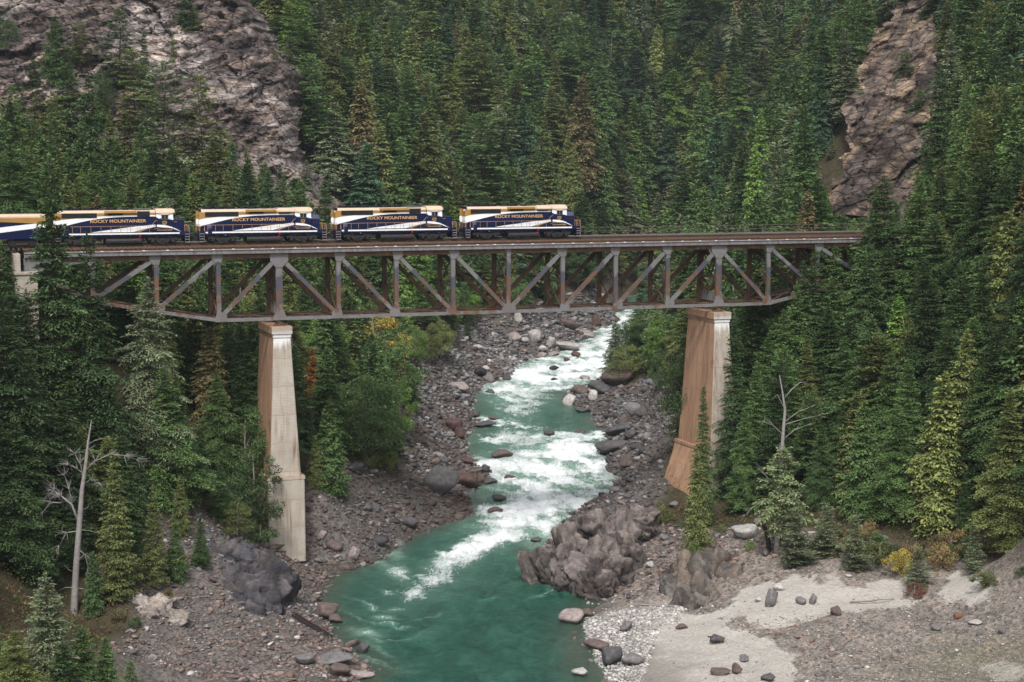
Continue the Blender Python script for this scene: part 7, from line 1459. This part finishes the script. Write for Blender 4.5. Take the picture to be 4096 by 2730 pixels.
for (a, b_, Y, w_, lab, ang) in [(3065, 2050, 214, 1.0, 'dark charred leaning stump beside the half-dead snag', .25)]:
    q = at(a, b_, Y); g = float(ground(q[0], q[1])); e = empty('charred_stump', (q[0], q[1], g)); tag(e, lab, 'stump')
    MB().tube([(.5, 0, -.4), (.3, 0, 1.5), (-.2, 0, 3.2), (-.5, 0, 4.6)], [.34, .30, .26, .20], 8).build('trunk', paint('charred_wood', (.035, .028, .026), .9, .4, 0, 4), e)
    b = MB()
    for i in range(5): limb(b, (-.1*i, 0, 1.2+.6*i), (rg.gauss(-.8, .4), rg.gauss(0, .4), -.5), 1.7, .06, 1, rg, .4)
    b.build('branch', M['palebark'], e)
snag = []
for q in range(3):
    b = MB(); b.tube([(0, 0, -1), (.1, 0, 7), (.25, .1, 15)], [.24, .17, .05], 6)
    for i in range(46):
        z = rg.uniform(3, 14.5); a = rg.random()*6.28; L = (1-z/17)*rg.uniform(.8, 2.6); b.tube([(.1, 0, z), (math.cos(a)*L*.6, math.sin(a)*L*.6, z-.05*L), (math.cos(a)*L, math.sin(a)*L, z-.3*L)], [.045, .03, .01], 3)
    snag.append(b.mesh('trunk', M['palebark']))
SN = [(1250, 150), (1330, 420), (1480, 250), (1620, 380), (1850, 520), (1990, 160), (2120, 420), (2440, 330), (2520, 600), (2660, 380), (2760, 560), (2960, 250), (3060, 500), (3150, 180), (1700, 120), (1400, 640)]
SN = [(a, hit(a, c, 420)) for a, c in SN]; SN.sort()
for i, (a, q) in enumerate(SN):
    e = empty('bare_snag', (q[0], q[1], q[2])); e.scale = (1, 1, rg.uniform(.8, 1.25)); e.rotation_euler = (rg.gauss(0, .05), rg.gauss(0, .05), rg.random()*6.28); link('trunk', snag[i % 3], e)
    tag(e, ('leftmost' if i == 0 else 'rightmost' if i == len(SN)-1 else ['', 'second', 'third', 'fourth', 'fifth', 'sixth', 'seventh', 'eighth', 'ninth', 'tenth', 'eleventh', 'twelfth', 'thirteenth', 'fourteenth', 'fifteenth'][i]+' from left')+' of the grey bare snags among the far firs', 'bare snag', 'bare snags of the far slope')
# leaning poles on the far slope, bare dead trunks
for (bx, by_, tx, ty, Y, lab) in [(1865, 230, 1920, 0, 600, 'charred bare trunk leaning right high on the far slope'), (1945, 610, 1952, 455, 520, 'broken dark bare trunk above the leading locomotive'), (1525, 790, 1535, 500, 480, 'dark bare trunk right of the rocky bluff'), (985, 1690, 1000, 1280, 250, 'thin pale dead trunk beyond the pale pier'), (955, 1250, 962, 1130, 262, 'pale broken birch trunk seen through the left span')]:
    q0 = at(bx, by_, Y); q1 = at(tx, ty, Y); g = float(ground(q0[0], q0[1])); q0 = np.array([q0[0]-(q1[0]-q0[0])*.3, q0[1], min(g, q0[2])-.5])
    e = empty('bare_dead_tree', q0); tag(e, lab, 'dead tree'); d = q1-q0; b = MB(); b.tube([(0, 0, 0), tuple(d*.5), tuple(d)], [.28, .22, .08], 7)
    b.build('trunk', M['palebark'] if Y < 300 else M['bark'], e); b = MB()
    for i in range(7): limb(b, tuple(d*rg.uniform(.45, .98)), (rg.gauss(0, 1), rg.gauss(0, 1), rg.gauss(.1, .3)), rg.uniform(.8, 2.0), .045, 0, rg, .2)
    b.build('branch', M['palebark'], e)
# fallen lattice girder, driftwood, rusty drum
a0 = hit(1175, 2470); a1 = on_water(1322, 2553)
e = empty('fallen_girder', a0); tag(e, 'rusted lattice steel girder lying down the left shore into the water', 'girder'); d = Vector(a1+np.array([0, 0, .1])-a0-np.array([0, 0, .25])); n_ = d.normalized().cross(Vector((0, 0, 1))).normalized(); up_ = n_.cross(d.normalized())
dkr = paint('dark_rusted_steel', (.045, .03, .034), .8, .4, 0, 3)
for s_ in (-1, 1):
    MB().beam(Vector((0, 0, .3))+n_*(.28*s_), d+n_*(.28*s_)+Vector((0, 0, .3)), .10, .30).build('chord', dkr, e)
for i in range(14):
    u0 = d*(i/14); u1 = d*((i+1)/14); s_ = 1 if i % 2 else -1; MB().beam(u0+n_*(.23*s_)+Vector((0, 0, .40)), u1-n_*(.23*s_)+Vector((0, 0, .40)), .07, .05).build('lacing_bar', dkr, e)
for (ax_, ay_, bx_, by2, r0, lab, m_) in [(2552, 2424, 2725, 2432, .10, 'long bleached driftwood pole across the white cobbles', M['dead']), (2890, 2560, 2830, 2552, .12, 'short reddish driftwood log in the lower sand patch', M['bark']), (1180, 2205, 1235, 2190, .12, 'short grey log at the foot of the pale pier', M['palebark']), (3400, 2415, 3580, 2402, .09, 'thin twisted driftwood along the right sand strip', M['palebark']), (1300, 2110, 1350, 2095, .08, 'broken branch on the rubble right of the pale pier', M['palebark']), (505, 2540, 545, 2505, .07, 'pale stick on the slope below the spruces', M['dead'])]:
    q0 = hit(ax_, ay_); q1 = hit(bx_, by2); d = Vector(q1-q0); e = empty('driftwood', q0); tag(e, lab, 'driftwood')
    pts_ = [d*(i/6)+Vector((rg.gauss(0, .04), rg.gauss(0, .04), .12+rg.gauss(0, .03))) for i in range(7)]; MB().tube(pts_, [r0*(1.15-.6*i/6) for i in range(7)], 7).build('log', m_, e, True)
    b = MB(); limb(b, pts_[3], d.normalized()+Vector((.3, .5, .4)), .8, r0*.4, 0, rg); b.build('twig', m_, e)
q = hit(3832, 2478); e = empty('rusty_drum', q, .3); tag(e, 'rusty oil drum lying on the gravel bar at the right', 'drum'); rd = paint('orange_rust', (.22, .10, .06), .85, .4, 0, 5)
MB().tube([(-.44, 0, .28), (.44, 0, .28)], .29, 18).build('barrel', rd, e)
for xx in (-.43, -.15, .15, .43): MB().tube([(xx-.02, 0, .28), (xx+.02, 0, .28)], .305, 18).build('hoop', rd, e)
# ------------------------------------------------------------------ air: one even box of thin haze round everything
HZ = .00008
if HZ:
    b = MB().box(-700, 720, -40, 1450, -12, 420); o = b.build('haze', [], None); o['kind'] = 'stuff'; o['label'] = 'thin pale blue-grey valley haze'
    m = bpy.data.materials.new('thin_haze'); m.use_nodes = True; t = m.node_tree; t.nodes.clear(); pv = N(t, 'ShaderNodeVolumePrincipled'); out = N(t, 'ShaderNodeOutputMaterial')
    pv.inputs['Density'].default_value = HZ; pv.inputs['Color'].default_value = (.80, .88, .95, 1); pv.inputs['Anisotropy'].default_value = .2; t.links.new(pv.outputs[0], out.inputs['Volume']); o.data.materials.append(m)
